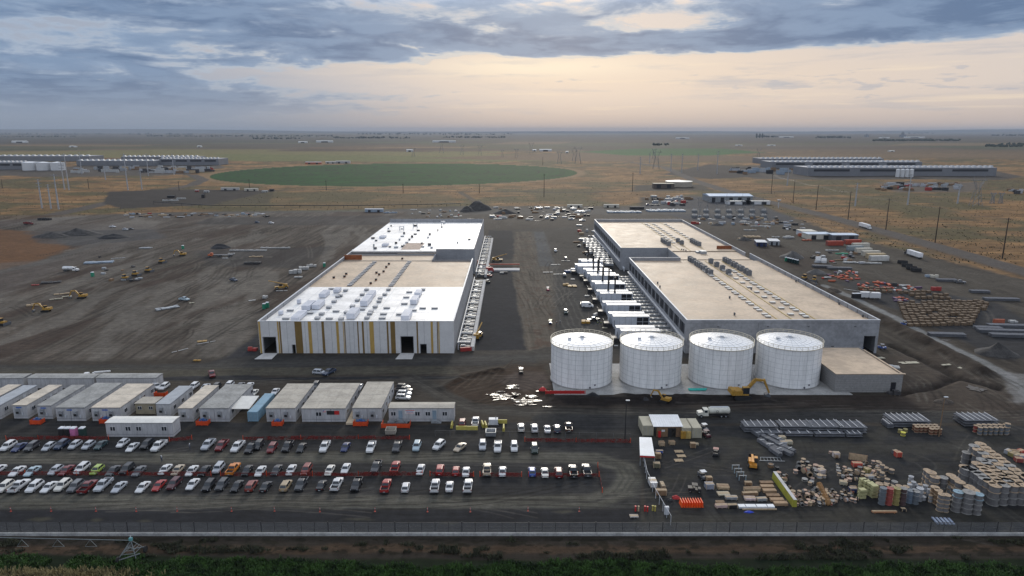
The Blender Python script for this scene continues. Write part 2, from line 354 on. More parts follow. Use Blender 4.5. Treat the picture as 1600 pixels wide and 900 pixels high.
# -------- storage yard right
region(px(1000, 665, 2300, 665, 2300, 836, 1010, 836), (.050, .049, .049), 'gravel_yard', .4, .6)
for ln, w_ in ((px(1010, 690, 1100, 688, 1300, 700, 1430, 702, 1600, 690, 2000, 690), 5), (px(1180, 690, 1190, 740, 1260, 790, 1400, 800), 3), (px(1000, 745, 1040, 752, 1110, 735, 1160, 690), 3), (px(1250, 665, 1230, 700, 1290, 760), 3), (px(1010, 815, 1300, 808, 1600, 806, 2000, 806), 5), (px(1390, 660, 1370, 690, 1330, 705), 3)):
    road(ln, w_, (.078, .072, .060), None, 1.2, 1.2, .6)
lerp(ss(sdist(px(1000, 665, 2300, 665, 2300, 836, 1010, 836), 0), 0, 1)*ss(fbm(GX/4+31, GY/2.5, 4), .54, .70)*.5, (.085, .078, .064))
for c0 in ((1412, 728, 3.5), (1425, 722, 4.5)):
    p = G(c0[0], c0[1]); q = [p+Vector((c0[2]*math.cos(a), c0[2]*math.sin(a), 0)) for a in np.linspace(-2, .9, 9)]
    road(q, .3, (.10, .096, .085), None, 0, .2, .7)
# -------- soil and weeds in front, beyond the fence
region(px(-700, 839, 2300, 837, 2300, 990, -700, 990), (.056, .047, .038), 'soil_strip', .15, .3)
region(px(-700, 853, 200, 852, 2300, 852, 2300, 862, 900, 864, 300, 866, -700, 862), (.105, .072, .048), None, .8, .5, .75)
region(px(-700, 866, 200, 868, 500, 874, 2300, 873, 2300, 1250, -700, 1250), (.020, .030, .012), 'soil_strip', .6, .5)
lerp(ss(sdist(px(-700, 841, 2300, 839, 2300, 872, -700, 866), 0), 0, .3)*ss(fbm(GX/1.6+11, GY/.9, 4), .52, .62)*.7, (.03, .027, .018))
# -------- right of the hall: trench, haul road, dirt
rr_ = sdist(px(1190, 340, 1340, 375, 1600, 440, 2300, 640, 2300, 655, 1400, 620, 1390, 560, 1270, 440, 1140, 380), 1)
mR = ss(rr_, -1, 3); angr = math.atan2(*(lambda a, b: (b.y-a.y, b.x-a.x))(G(1200, 400), G(1600, 600)))
anr = aniso(angr, 50, 1.6)*.6+aniso(angr+.2, 30, 1.1)*.4
col *= (1+mR*((anr-.5)*1.1))[..., None]
region(px(1190, 345, 1340, 378, 1600, 440, 1800, 500, 1800, 560, 1500, 470, 1300, 412, 1200, 372), (.098, .085, .070), None, 3, 3, .8)
region(px(1130, 372, 1200, 372, 1340, 440, 1290, 442), (.070, .055, .045), None, 2, 2, .8)
region(px(1305, 440, 1380, 440, 1560, 475, 1640, 520, 1640, 560, 1560, 560), (.055, .054, .056), 'gravel_yard', 1.5, 2, .9)
region(px(1380, 560, 1470, 540, 1600, 630, 1600, 660, 1400, 625), (.092, .074, .060), None, 2, 2, .8)
haul = px(1288, 446, 1330, 464, 1400, 497, 1470, 535, 1530, 562, 1580, 590, 1610, 620, 1640, 640)
road(haul, 3.6, (.23, .225, .215), 'dirt_road', .6, .6, .85)
region(px(1560, 580, 1640, 585, 1660, 630, 1590, 632, 1575, 605), (.22, .21, .20), 'dirt_road', 2, 1, .7)
# tyre tracks, alternately pale and dark
TR_ = random.Random(12)
def stroke(pts, w_, c_, am_):
    P = np.array([(p[0], p[1]) for p in pts]); y0, y1 = P[:, 1].min()-2, P[:, 1].max()+2; r = np.nonzero((YR > y0) & (YR < y1))[0]
    if not len(r): return
    r0, r1 = r[0], r[-1]+1; ux = np.concatenate([(P[:, 0]-2)/max(y0, 1), (P[:, 0]+2)/max(y0, 1), (P[:, 0]-2)/y1, (P[:, 0]+2)/y1]); c0, c1 = np.searchsorted(us, ux.min()), np.searchsorted(us, ux.max())
    if c1 <= c0: return
    S = (slice(r0, r1), slice(c0, c1)); x = GX[S]+WX[S]*.3; y = GY[S]+WY[S]*.3; d = np.full(x.shape, 1e9)
    for a, b in zip(P[:-1], P[1:]):
        e = b-a; t = np.clip(((x-a[0])*e[0]+(y-a[1])*e[1])/(e@e), 0, 1); d = np.minimum(d, np.hypot(x-a[0]-t*e[0], y-a[1]-t*e[1]))
    m = (1-ss(d, 0, w_))*am_; col[S] += (np.asarray(c_, float)-col[S])*m[..., None]
def tracks(poly, n_, ang, spread, ln, w_, cs, amt=.55, gap=2.0):
    xs = [p.x for p in poly]; yy = [p.y for p in poly]; k = 0
    while k < n_:
        x, y = TR_.uniform(min(xs), max(xs)), TR_.uniform(min(yy), max(yy)); ins = False
        for i in range(len(poly)):
            a, b = poly[i-1], poly[i]
            if (a.y > y) != (b.y > y) and x < (b.x-a.x)*(y-a.y)/(b.y-a.y)+a.x: ins = not ins
        if not ins: continue
        k += 1; a0 = ang+TR_.gauss(0, spread); cv = TR_.gauss(0, .25); L = TR_.uniform(.5, 1)*ln; c_ = TR_.choice(cs)
        pts = [Vector((x, y, 0))]
        for j in range(6): pts.append(pts[-1]+Vector((math.cos(a0+cv*j/5), math.sin(a0+cv*j/5), 0))*L/6)
        am_ = amt*TR_.uniform(.5, 1)
        for s_ in (-.5, .5): stroke([p+Vector((-math.sin(a0), math.cos(a0), 0))*gap*s_ for p in pts], w_, c_, am_)
PT_, DT_ = (.15, .135, .115), (.030, .026, .023)
tracks(px(0, 400, 380, 360, 540, 350, 400, 520, 380, 560, 0, 570), 70, ang, .18, 70, .8, [PT_, DT_, DT_])
tracks(px(0, 430, 380, 360, 540, 350, 400, 520, 380, 560, 0, 560), 22, ang+1.2, .3, 30, .8, [PT_, DT_])
tracks(px(250, 470, 400, 430, 400, 550, 200, 560), 26, 1.35, .25, 26, .6, [(.03, .022, .018), DT_, PT_], .8)
tracks(px(800, 420, 868, 420, 900, 545, 822, 548), 26, 1.57, .12, 34, .45, [PT_, DT_], .7)
tracks(px(860, 400, 900, 400, 950, 550, 870, 550), 14, 1.45, .1, 34, .45, [PT_, DT_], .5)
tracks(px(690, 608, 720, 590, 800, 570, 850, 572, 862, 615, 800, 640, 730, 632), 20, .5, .4, 12, .4, [DT_, (.10, .08, .06)], .8)
tracks(px(20, 600, 700, 600, 700, 585, 0, 585), 14, 0, .04, 60, .4, [PT_, DT_], .5)
tracks(px(640, 640, 1600, 655, 1600, 640, 700, 625), 24, 0, .04, 50, .35, [PT_, DT_], .6)
tracks(px(0, 705, 940, 705, 940, 725, 0, 725), 24, 0, .03, 45, .3, [PT_, DT_], .5, 1.6)
tracks(px(0, 775, 980, 775, 980, 800, 0, 800), 30, 0, .03, 45, .28, [PT_, DT_], .6, 1.6)
tracks(px(1010, 690, 1600, 690, 1600, 820, 1010, 820), 50, .1, .9, 18, .3, [PT_, DT_, (.075, .07, .062)], .45, 1.6)
tracks(px(1120, 360, 1330, 375, 1600, 440, 1600, 500, 1400, 430, 1200, 390), 40, angr, .25, 50, .8, [PT_, DT_], .55)
tracks(px(1390, 560, 1480, 545, 1600, 600, 1600, 640, 1400, 620), 20, angr, .3, 20, .5, [PT_, DT_], .6)
tracks(px(760, 350, 900, 345, 950, 400, 800, 410), 16, 1.4, .5, 30, .7, [PT_, DT_], .6)
# relief: spoil berm and trench beside the haul road, small ruts
def ridge(line, w_, h_, wob=1.2):
    global hz
    d = ldist(line, wob); hz = hz + h_*np.exp(-(d/w_)**2)*(.6+.8*n_mid)
berm = px(1278, 452, 1340, 483, 1400, 512, 1470, 548, 1530, 580); ridge(berm, 3.2, 2.0)
road(berm, 6, (.066, .052, .042), None, 1.5, 1.5, .8)
ridge(px(1395, 540, 1440, 560, 1500, 590, 1560, 605), 1.6, -1.2); road(px(1395, 540, 1440, 560, 1500, 590, 1560, 605), 2.6, (.045, .038, .033), None, .8, .8, .8)
ridge(px(1400, 614, 1460, 606, 1490, 590), 1.4, -1.2); road(px(1400, 614, 1460, 606, 1490, 590), 2.4, (.05, .04, .034), None, .8, .8, .8)
ridge(px(870, 625, 1000, 622, 1200, 625), 1.6, .9, 2)
ridge(px(690, 606, 722, 590, 780, 577), 1.6, .8, 1)
sitem = ss(site, 5, 15)*(GY < 480)
hz = hz + sitem*(GY > 200)*(n_mid-.5)*.25*ss(GY, 200, 230)
hz = hz + (1-ss(site, -12, 0))*((fbm(GX/90, GY/90, 3)-.55)*2.0)*(1-ss(GY, 2000, 3000))*ss(np.abs(cc-1), .02, .1)*ss(GY, 420, 600)
# far relief: low rises that break the horizon
hz = hz + ss(GY, 9000, 20000)*(fbm(GX/5200+3, GY/5200, 4)-.42)*110*(1+.4*ss(GX/GY, .3, .7))
# roads and hardstanding stay level
hz[(cls == 3)] = 0.02
# generic mottling
col *= (.86+.28*n_sm+.24*(n_mid-.5)+.2*(n_big-.5))[..., None]
pv0 = np.array((.062, .055, .049)); smk = (ss(site, -5, 5)*(1-ss(GY, 480, 560))*.75)[..., None]
col = col*(1-smk) + smk*(.50*pv0*(np.maximum(col, .001)/pv0)**1.5)
off_ = (1-ss(site, -5, 5))[..., None]
col *= (1-off_)*.84 + off_*np.array((.70, .59, .47))*(1-.18*ss(GY, 1800, 3000))[..., None]
col = np.clip(col, .006, .6)
# puddles cut out of the ground: thin water sheets
gm = bpy.data.materials.new('soil'); gm.use_nodes = True; t = gm.node_tree; X.t = t
b = t.nodes['Principled BSDF']; at = t.nodes.new('ShaderNodeAttribute'); at.attribute_name = 'soil_colour'
g_ = t.nodes.new('ShaderNodeNewGeometry'); P = X(g_.outputs['Position'])
nf = X.noise(P, 3.2, 4, .7)*.5+X.noise(P, .55, 5, .65)*.5
nb = X.noise(P, .045, 4, .6)
sv = t.nodes.new('ShaderNodeVectorMath'); sv.operation = 'MULTIPLY'; t.links.new(P.o, sv.inputs[0]); sv.inputs[1].default_value = (.07, 1.25, 1)
ns_ = X.noise(X(sv.outputs[0]), .9, 5, .7)
mul = X.m('ADD', X.m('MULTIPLY', X.sm(nf, .3, .7), .60), .64)*(nb*.4+.8)*(X.sm(ns_, .3, .7)*.36+.82)
vm = t.nodes.new('ShaderNodeVectorMath'); vm.operation = 'SCALE'
t.links.new(at.outputs['Color'], vm.inputs[0]); t.links.new(mul.o, vm.inputs['Scale'])
t.links.new(vm.outputs[0], b.inputs['Base Color']); b.inputs['Roughness'].default_value = .93; b.inputs['Specular IOR Level'].default_value = .07
bp = t.nodes.new('ShaderNodeBump'); bp.inputs['Strength'].default_value = .5; bp.inputs['Distance'].default_value = .12
t.links.new(nf.o, bp.inputs['Height']); t.links.new(bp.outputs[0], b.inputs['Normal'])
vid = np.arange(NR*NC).reshape(NR, NC)
F = np.stack([vid[:-1, :-1], vid[:-1, 1:], vid[1:, 1:], vid[1:, :-1]], -1).reshape(-1, 4)[:, ::-1]
fcl = cls[:-1, :-1].reshape(-1)
V = np.stack([GX, GY, hz], -1).reshape(-1, 3); CC = np.concatenate([col.reshape(-1, 3), np.ones((NR*NC, 1))], 1)
def grid_mesh(name, faces):
    u, inv = np.unique(faces.reshape(-1), return_inverse=True)
    me = bpy.data.meshes.new(name); nf_ = len(faces)
    me.vertices.add(len(u)); me.vertices.foreach_set('co', V[u].astype(np.float32).ravel())
    me.loops.add(nf_*4); me.loops.foreach_set('vertex_index', inv.astype(np.int32).ravel())
    me.polygons.add(nf_); me.polygons.foreach_set('loop_start', np.arange(0, nf_*4, 4, dtype=np.int32)); me.polygons.foreach_set('loop_total', np.full(nf_, 4, np.int32))
    me.update(calc_edges=True)
    a = me.color_attributes.new('soil_colour', 'FLOAT_COLOR', 'POINT'); a.data.foreach_set('color', CC[u].astype(np.float32).ravel())
    me.materials.append(gm); me.polygons.foreach_set('use_smooth', np.ones(nf_, bool))
    o = bpy.data.objects.new(name, me); C.objects.link(o); o['kind'] = 'structure'; return o
for k, nme in enumerate(CLS):
    sel = fcl == k
    if sel.any(): grid_mesh(nme, F[sel])
# ================================================================ object helpers
class MB:
    """collects simple solids into one mesh"""
    def __init__(s): s.v = []; s.f = []; s.m = []; s.sm = []
    def add(s, vs_, fs, m=0, sm=False):
        n = len(s.v); s.v += [tuple(p) for p in vs_]; s.f += [tuple(n+i for i in f) for f in fs]; s.m += [m]*len(fs); s.sm += [sm]*len(fs); return s
    def box(s, x0, x1, y0, y1, z0, z1, m=0):
        return s.add([(x0,y0,z0),(x1,y0,z0),(x1,y1,z0),(x0,y1,z0),(x0,y0,z1),(x1,y0,z1),(x1,y1,z1),(x0,y1,z1)],
                     [(0,3,2,1),(4,5,6,7),(0,1,5,4),(1,2,6,5),(2,3,7,6),(3,0,4,7)], m)
    def cb(s, x, y, z, sx, sy, sz, m=0, rz=0):   # centred in x, y; z is the bottom
        n = len(s.v); s.box(-sx/2, sx/2, -sy/2, sy/2, z, z+sz, m)
        c, k = math.cos(rz), math.sin(rz)
        for i in range(n, len(s.v)):
            a, b, d = s.v[i]; s.v[i] = (x+a*c-b*k, y+a*k+b*c, d)
        return s
    def taper(s, x, y, z, sx, sy, tx, ty, h, m=0, oy=0):
        return s.add([(x-sx/2,y-sy/2,z),(x+sx/2,y-sy/2,z),(x+sx/2,y+sy/2,z),(x-sx/2,y+sy/2,z),(x-tx/2,y+oy-ty/2,z+h),(x+tx/2,y+oy-ty/2,z+h),(x+tx/2,y+oy+ty/2,z+h),(x-tx/2,y+oy+ty/2,z+h)],
                     [(0,3,2,1),(4,5,6,7),(0,1,5,4),(1,2,6,5),(2,3,7,6),(3,0,4,7)], m)
    def bar(s, p, q, r, m=0, n=4, r2=None, caps=True, sm=False):
        p, q = Vector(p), Vector(q); d = (q-p).normalized(); a = d.orthogonal().normalized()
        if abs(d.z) < .99: a = Vector((0, 0, 1)).cross(d).normalized()
        b = d.cross(a); r2 = r if r2 is None else r2; o = math.pi/n if n == 4 else 0; k = 1.41421 if n == 4 else 1
        vs_ = [p+(a*math.cos(o+2*math.pi*i/n)+b*math.sin(o+2*math.pi*i/n))*r*k for i in range(n)]+[q+(a*math.cos(o+2*math.pi*i/n)+b*math.sin(o+2*math.pi*i/n))*r2*k for i in range(n)]
        s.add(vs_, [(i, (i+1) % n, n+(i+1) % n, n+i) for i in range(n)], m, sm)
        if caps: s.add([vs_[i] for i in range(n)], [tuple(range(n))[::-1]], m); s.add([vs_[n+i] for i in range(n)], [tuple(range(n))], m)
        return s
    def cyl(s, x, y, z, r, h, m=0, n=16, r2=None, mt=None, sm=True):
        r2 = r if r2 is None else r2
        a = [(x+r*math.cos(2*math.pi*i/n), y+r*math.sin(2*math.pi*i/n), z) for i in range(n)]; b = [(x+r2*math.cos(2*math.pi*i/n), y+r2*math.sin(2*math.pi*i/n), z+h) for i in range(n)]
        s.add(a+b, [(i, (i+1) % n, n+(i+1) % n, n+i) for i in range(n)], m, sm)
        s.add(b, [tuple(range(n))], m if mt is None else mt); s.add(a, [tuple(range(n))[::-1]], m); return s
    def ring(s, x, y, z, r, w, m=0, n=48):
        for i in range(n):
            a, b = 2*math.pi*i/n, 2*math.pi*(i+1)/n
            s.bar((x+r*math.cos(a), y+r*math.sin(a), z), (x+r*math.cos(b), y+r*math.sin(b), z), w, m, 4, caps=False)
        return s
    def loft(s, rings, m=0, sm=False, caps=True):
        n = len(rings[0]); vs_ = [p for r in rings for p in r]; fs = []
        for j in range(len(rings)-1):
            fs += [(j*n+i, j*n+(i+1) % n, (j+1)*n+(i+1) % n, (j+1)*n+i) for i in range(n)]
        s.add(vs_, fs, m, sm)
        if caps: s.add(rings[0], [tuple(range(n))[::-1]], m); s.add(rings[-1], [tuple(range(n))], m)
        return s
    def poly(s, pts, z0, z1, m=0):
        n = len(pts); a = [(p[0], p[1], z0) for p in pts]; b = [(p[0], p[1], z1) for p in pts]
        return s.add(a+b, [(i, (i+1) % n, n+(i+1) % n, n+i) for i in range(n)]+[tuple(range(n, 2*n)), tuple(range(n))[::-1]], m)
    def build(s, name, mats, parent=None, loc=None):
        me = bpy.data.meshes.new(name); me.from_pydata(s.v, [], s.f)
        mats = mats if isinstance(mats, (list, tuple)) else [mats]
        for m in mats: me.materials.append(m)
        me.polygons.foreach_set('material_index', s.m); me.polygons.foreach_set('use_smooth', s.sm); me.update()
        o = bpy.data.objects.new(name, me); C.objects.link(o); o.parent = parent
        if loc is not None: o.location = loc
        if parent is not None: KD.setdefault(parent.name, []).append(o)
        return o
LAB = {}
def tag(o, label, cat, group=None):
    o['label'] = label; o['category'] = cat
    if group: o['group'] = group
    LAB.setdefault(label, []).append(o); return o
def thing(name, label, cat, loc=(0, 0, 0), rz=0, group=None):
    o = bpy.data.objects.new(name, None); C.objects.link(o); o.location = loc; o.rotation_euler = (0, 0, rz)
    return tag(o, label, cat, group)
def struct(mb, name, m): o = mb.build(name, m); o['kind'] = 'structure'; return o
KD = {}
def dup(root, loc, rz=0, swap=None):
    """a thing copied with its parts and their sub-parts"""
    def sw(c):
        if swap and c.type == 'MESH':
            for sl_ in c.material_slots:
                n_ = sl_.material.name if sl_.material else ''
                if n_ in swap: sl_.link = 'OBJECT'; sl_.material = swap[n_]
    def rec(a, b):
        for ch in KD.get(a.name, []):
            c = ch.copy(); C.objects.link(c); c.parent = b; sw(c); KD.setdefault(b.name, []).append(c); rec(ch, c)
    r = root.copy(); C.objects.link(r); r.location = loc; r.rotation_euler = (0, 0, rz); sw(r); rec(root, r)
    return r
ON_ = 'first second third fourth fifth sixth seventh eighth ninth tenth eleventh twelfth thirteenth fourteenth fifteenth sixteenth seventeenth eighteenth nineteenth'.split()
def ordn(i):
    n = i+1
    if n < 20: return ON_[n-1]
    t_ = {2: 'twent', 3: 'thirt', 4: 'fort', 5: 'fift', 6: 'sixt', 7: 'sevent'}[n//10]
    return t_+'ieth' if n % 10 == 0 else t_+'y-'+ON_[n % 10-1]
def relabel(objs, fmt):
    """tell look-alikes apart by their order from left to right in the view"""
    by = {}
    for k_, o in objs: by.setdefault(k_, []).append(o)
    for k_, L_ in by.items():
        L_.sort(key=lambda o: o.location.x/o.location.y)
        for i_, o in enumerate(L_): o['label'] = fmt % ((k_, ordn(i_)) if '%s' in fmt[fmt.index('%s')+2:] else ordn(i_))
# ---- paints
WHITE = mat('white_membrane', (.80, .78, .75), .42, var=.12, scale=.12, spec=.5)
BEIGE = mat('tan_roof', (.45, .345, .245), .65, var=.15, scale=.09, spec=.35, streak=True)
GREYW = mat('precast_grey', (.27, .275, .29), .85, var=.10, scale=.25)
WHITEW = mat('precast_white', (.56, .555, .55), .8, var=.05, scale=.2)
CONC = mat('concrete', (.30, .295, .285), .9, var=.16, scale=.3)
CONCL = mat('pale_concrete', (.46, .45, .44), .9, var=.12, scale=.4)
GOLD = mat('gold_panel', (.42, .27, .07), .6, var=.08); GOLDD = mat('ochre_panel', (.17, .105, .028), .6, var=.08)
STEEL = mat('galvanised', (.36, .38, .40), .45, .5, var=.15, scale=1.5)
LGREY = mat('light_grey_paint', (.50, .52, .55), .55, var=.08)
DGREY = mat('dark_grey_paint', (.10, .105, .115), .6, var=.1)
BLACK = mat('black_paint', (.018, .018, .02), .55, var=.1)
RUST = mat('corten', (.24, .075, .025), .8, var=.2, scale=1)
YEL = mat('machine_yellow', (.36, .20, .03), .55, var=.2, scale=2)
YPIPE = mat('yellow_pipe', (.55, .42, .16), .6)
LOUV = mat('dark_louvre', (.012, .013, .018), .5, var=0)
TANKP = mat('tank_panel', (.74, .74, .735), .45, var=.08, scale=.5, spec=.45, streak=True)
SEAM = mat('tank_seam', (.36, .37, .38), .6, var=0)
RAILY = mat('cream_rail', (.52, .47, .36), .6, var=.08)
BLK = mat('grey_block', (.24, .235, .23), .9, var=.12, scale=2.2)
def cut_wall_y(mb, x0, x1, y0, y1, z0, z1, ops, m=0):
    """wall along x from x0 to x1 with openings (xa, xb, ztop)"""
    c = x0
    for a, b, zt in sorted(ops):
        if a > c: mb.box(c, a, y0, y1, z0, z1, m)
        mb.box(a, b, y0, y1, zt, z1, m); c = b
    if c < x1: mb.box(c, x1, y0, y1, z0, z1, m)
# ================================================================ hall with white and gold front
hl = thing('warehouse', 'huge white walled warehouse with gold and ochre stripes on its front', 'warehouse', (-50, 212, 0))
def at(mb, name, m, p, off): return mb.build(name, m, p, (-off.location.x, -off.location.y, 0))
xl, xr, yf, ym, yn, yb = -81.4, -18.7, 210.5, 321, 337, 452
def zx(z): return -81.4+(z-90)/(1187-90)*62.7
PT = 10.7
w = MB()
doors = [(zx(113), zx(183), 5.4), (zx(275), zx(290), 2.8), (zx(889), zx(957), 5.6), (zx(998), zx(1030), 3.0)]
cut_wall_y(w, xl, xr, yf, yf+.3, 0, PT, doors)
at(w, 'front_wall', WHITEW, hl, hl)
w = MB(); w.box(xl, xl+.3, yf+.302, yb, 0, PT+.002); 
for y in np.arange(yf+8, yb, 8.2): w.box(xl+.3, xl+.36, y, y+.12, 9, PT-.3, 1)
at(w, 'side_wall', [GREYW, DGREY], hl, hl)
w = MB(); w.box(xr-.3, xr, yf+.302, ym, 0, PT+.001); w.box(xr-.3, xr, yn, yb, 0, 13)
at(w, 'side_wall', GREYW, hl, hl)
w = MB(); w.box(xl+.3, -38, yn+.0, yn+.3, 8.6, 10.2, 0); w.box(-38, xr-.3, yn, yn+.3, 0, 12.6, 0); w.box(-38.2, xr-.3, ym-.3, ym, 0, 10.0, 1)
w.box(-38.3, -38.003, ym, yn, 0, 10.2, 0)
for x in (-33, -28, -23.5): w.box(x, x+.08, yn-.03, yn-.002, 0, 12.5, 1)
at(w, 'courtyard_wall', [GREYW, mat('mid_grey', (.2, .2, .21), .8)], hl, hl)  # second slot: a darker plain grey for the near wall and joint strips
w = MB(); w.box(xl+.3, xr-.3, yb-.3, yb, 0, 13.2)
for x in np.arange(xl+4, xr, 4.2): w.box(x, x+.1, yb-.33, yb-.302, 10.5, 13, 1)
at(w, 'rear_wall', [GREYW, DGREY], hl, hl)
w = MB(); w.box(xl+.3, xl+.34, yn, yb, 10.5, 12.6, 0)
# coping
w = MB(); w.box(xl-.1, xr+.1, yf-.12, yf+.42, PT+.002, PT+.12); w.box(xl-.1, xl+.42, yf+.423, yb, PT+.004, PT+.13); w.box(xr-.4, xr+.1, yf+.423, ym, PT+.003, PT+.12)
at(w, 'coping', LGREY, hl, hl)
ZR = 9.3
w = MB(); w.box(xl+.301, xr-.301, yf+.301, 266, ZR-.4, ZR)
for x in np.arange(xl+6, xr-3, 5.8): w.box(x, x+.14, yf+1, 265.5, ZR, ZR+.035, 1)
for y in np.arange(yf+7, 264, 9): w.box(xl+1, xr-1, y, y+.12, ZR+.036, ZR+.05, 1)
at(w, 'white_roof', [WHITE, mat('roof_lap', (.60, .61, .62), .5, var=.1)], hl, hl)
w = MB(); w.box(xl+.301, xr-.301, 266.002, ym-.302, ZR-.4, ZR-.02); w.box(xl+.301, -38.31, ym-.301, 339.5, ZR-.4, ZR-.022)
w.box(-58, -38.31, 339.505, 341, 9, ZR+.4, 0)
at(w, 'tan_roof', BEIGE, hl, hl)
w = MB(); w.box(xl+.36, xr-.301, 341, yb-.34, 10.2, 10.9); 
for x in np.arange(xl+6, xr-3, 5.8): w.box(x, x+.12, 342, yb-1, 10.9, 10.93, 1)
at(w, 'rear_white_roof', [WHITE, mat('roof_lap', (.6, .6, .6))], hl, hl)
w = MB(); w.box(-57, -46, 345, 366, 10.92, 10.95); w.box(-47.2, -45.8, 343, 400, 10.96, 11.0, 1)
at(w, 'roof_underlay', [mat('underlay', (.38, .29, .23), .8, var=.2), WHITE], hl, hl)
w = MB(); w.box(xl+.1, xl+8.6, 325.5, 326.2, 9.3, 11.6); at(w, 'steel_screen', RUST, hl, hl)
w = MB(); w.box(xl+.4, xr-.6, 322, 322.25, 9.29, 9.5); at(w, 'expansion_joint', DGREY, hl, hl)
# striped cladding
for i, (a, b, k) in enumerate([(92,102,0),(197,205,0),(208,216,1),(295,335,1),(370,388,0),(446,460,1),(527,541,0),(566,570,0),(573,578,1),(646,652,1),(672,682,1),(714,738,0),(811,820,1),(832,858,1),(978,986,1),(1058,1070,0),(1093,1098,1),(1101,1106,0)]):
    s = MB(); s.box(zx(a), zx(b), yf-.05, yf-.003, .02, PT-.02); at(s, 'gold_stripe' if not k else 'ochre_stripe', GOLD if not k else GOLDD, hl, hl)
for i, a in enumerate((150, 250, 352, 420, 500, 600, 625, 700, 770, 925, 1020)):
    s = MB(); s.box(zx(a), zx(a)+.06, yf-.012, yf-.002, 5.8 if i in (0, 9) else (3.2 if i == 10 else .02), PT-.02); at(s, 'panel_joint', DGREY, hl, hl)
for a, b, zt in doors:
    s = MB(); s.box(a-.15, a-.002, yf-.06, yf-.004, 0, zt+.15); s.box(b+.002, b+.15, yf-.06, yf-.004, 0, zt+.15); s.box(a, b, yf-.06, yf-.004, zt+.002, zt+.15); at(s, 'door_frame', DGREY, hl, hl)
def zq(zx_, zy_, z): return G(380+zx_/3.6, 330+zy_/3.6, z)
def unit(p, sx, sy, h, par, name='rooftop_unit', m=None, z=None):
    s = MB(); q = (p.x-par.location.x, p.y-par.location.y); z = p.z if z is None else z
    s.cb(q[0], q[1], z-.0, sx*.9, sy*.9, .25, 1); s.cb(q[0], q[1], z+.25, sx, sy, h, 0)
    if sy > 3:
        for k in range(int(sy/1.6)): s.cb(q[0], q[1]-sy/2+.9+k*1.6, z+.25+h, sx*.92, .06, .05, 1)
    s.build(name, m or [LGREY, DGREY], par)
UN = [mat('unit_white', (.58, .60, .66), .5, var=.06), mat('unit_base', (.2, .2, .22), .6)]
for x, y, sx, sy, h in ((458,478,2.4,7,1.5),(530,455,2.2,4,1.3),(370,545,2.8,8,1.6),(425,540,2.6,8,1.6),(315,600,2.8,9,1.2),(693,520,2.6,9,1.9),(720,483,2.4,7,1.7),(620,592,2.8,8,1.9),(965,515,2.4,7,1.7),(985,475,2.2,6,1.6),(920,605,2.6,8,1.9),(315,520,1.2,1.5,1.4),(213,583,1.3,1.5,1.2),(786,150,3,6,1),(800,195,3,5,1)):
    unit(zq(x, y, ZR if y > 250 else 10.9), sx, sy, h, hl, m=UN)
HT = [mat('hatch_top', (.34, .35, .37), .5, var=.12), DGREY]
for x, y in ((577,450),(547,480),(533,484),(512,513),(482,546),(442,583),(418,607),(818,445),(797,473),(771,495),(765,512),(743,543),(719,570),(712,582),(697,605),(695,446),(670,474),(643,506),(615,540),(582,575),(551,612),(1013,445)):
    unit(zq(x, y, ZR), 1.6, 1.9, .55, hl, 'roof_hatch', HT)
for x, y in ((523,567),(485,608),(375,577),(265,562),(808,548),(790,582),(782,606),(880,584),(958,561),(1010,549),(1077,549),(935,458),(918,488),(907,524),(497,440),(240,608),(668,557)):
    unit(zq(x, y, ZR), 2.3, 1.0, .3, hl, 'smoke_vent', HT)
for k in range(17):
    for x0, y0, x1, y1 in ((738, 290, 600, 420), (935, 287, 832, 422)):
        f_ = k/16; unit(zq(x0+(x1-x0)*f_, y0+(y1-y0)*f_, ZR-.02), 2.0, 1.0, .28, hl, 'roof_curb', HT)
for x, y in ((580,357),(570,372),(750,350),(747,390),(718,410),(805,318),(790,343),(765,360),(895,270),(820,300),(510,378)):
    unit(zq(x, y, ZR-.02), .9, .9, .6, hl, 'vent_cap', [BLACK, RUST])
R2 = random.Random(4)
for x, y in ((817,98),(832,83),(820,112),(893,98),(968,82),(985,108),(1128,68),(1118,88),(1095,108),(730,152),(748,165),(735,195),(742,210),(860,180),(880,160),(895,140),(905,125),(935,160),(950,145),(968,128),(1050,130),(1040,148),(1005,180),(895,198),(860,203),(825,200),(1048,190),(1272,158),(1205,178),(1010,200),(1060,205),(920,176),(905,190)):
    unit(zq(x, y+3, 10.95), R2.uniform(.6, 2.2), R2.uniform(.6, 1.6), R2.uniform(.3, 1.0), hl, 'roof_fitting', [R2.choice([DGREY, LGREY, BLACK, STEEL]), DGREY])
for x, y, h in ((968, 96, 3), (892, 108, 2.4), (1125, 90, 3.5)):
    p = zq(x, y, 10.92); s = MB(); q = (p.x-hl.location.x, p.y-hl.location.y)
    for i in (-1.2, 1.2):
        for j in (-.8, .8): s.bar((q[0]+i, q[1]+j, 10.92), (q[0]+i, q[1]+j, 10.92+h), .09)
    s.cb(q[0], q[1], 10.92+h, 2.6, 1.8, .25); s.build('pipe_portal', LGREY, hl)
# aprons
for a, b, _ in (doors[0], doors[2]):
    struct(MB().poly([(a-1, yf-6), (b+.4, yf-6), (b+.3, yf-.08), (a-.3, yf-.08)], -.05, .09), 'concrete_apron', CONCL)
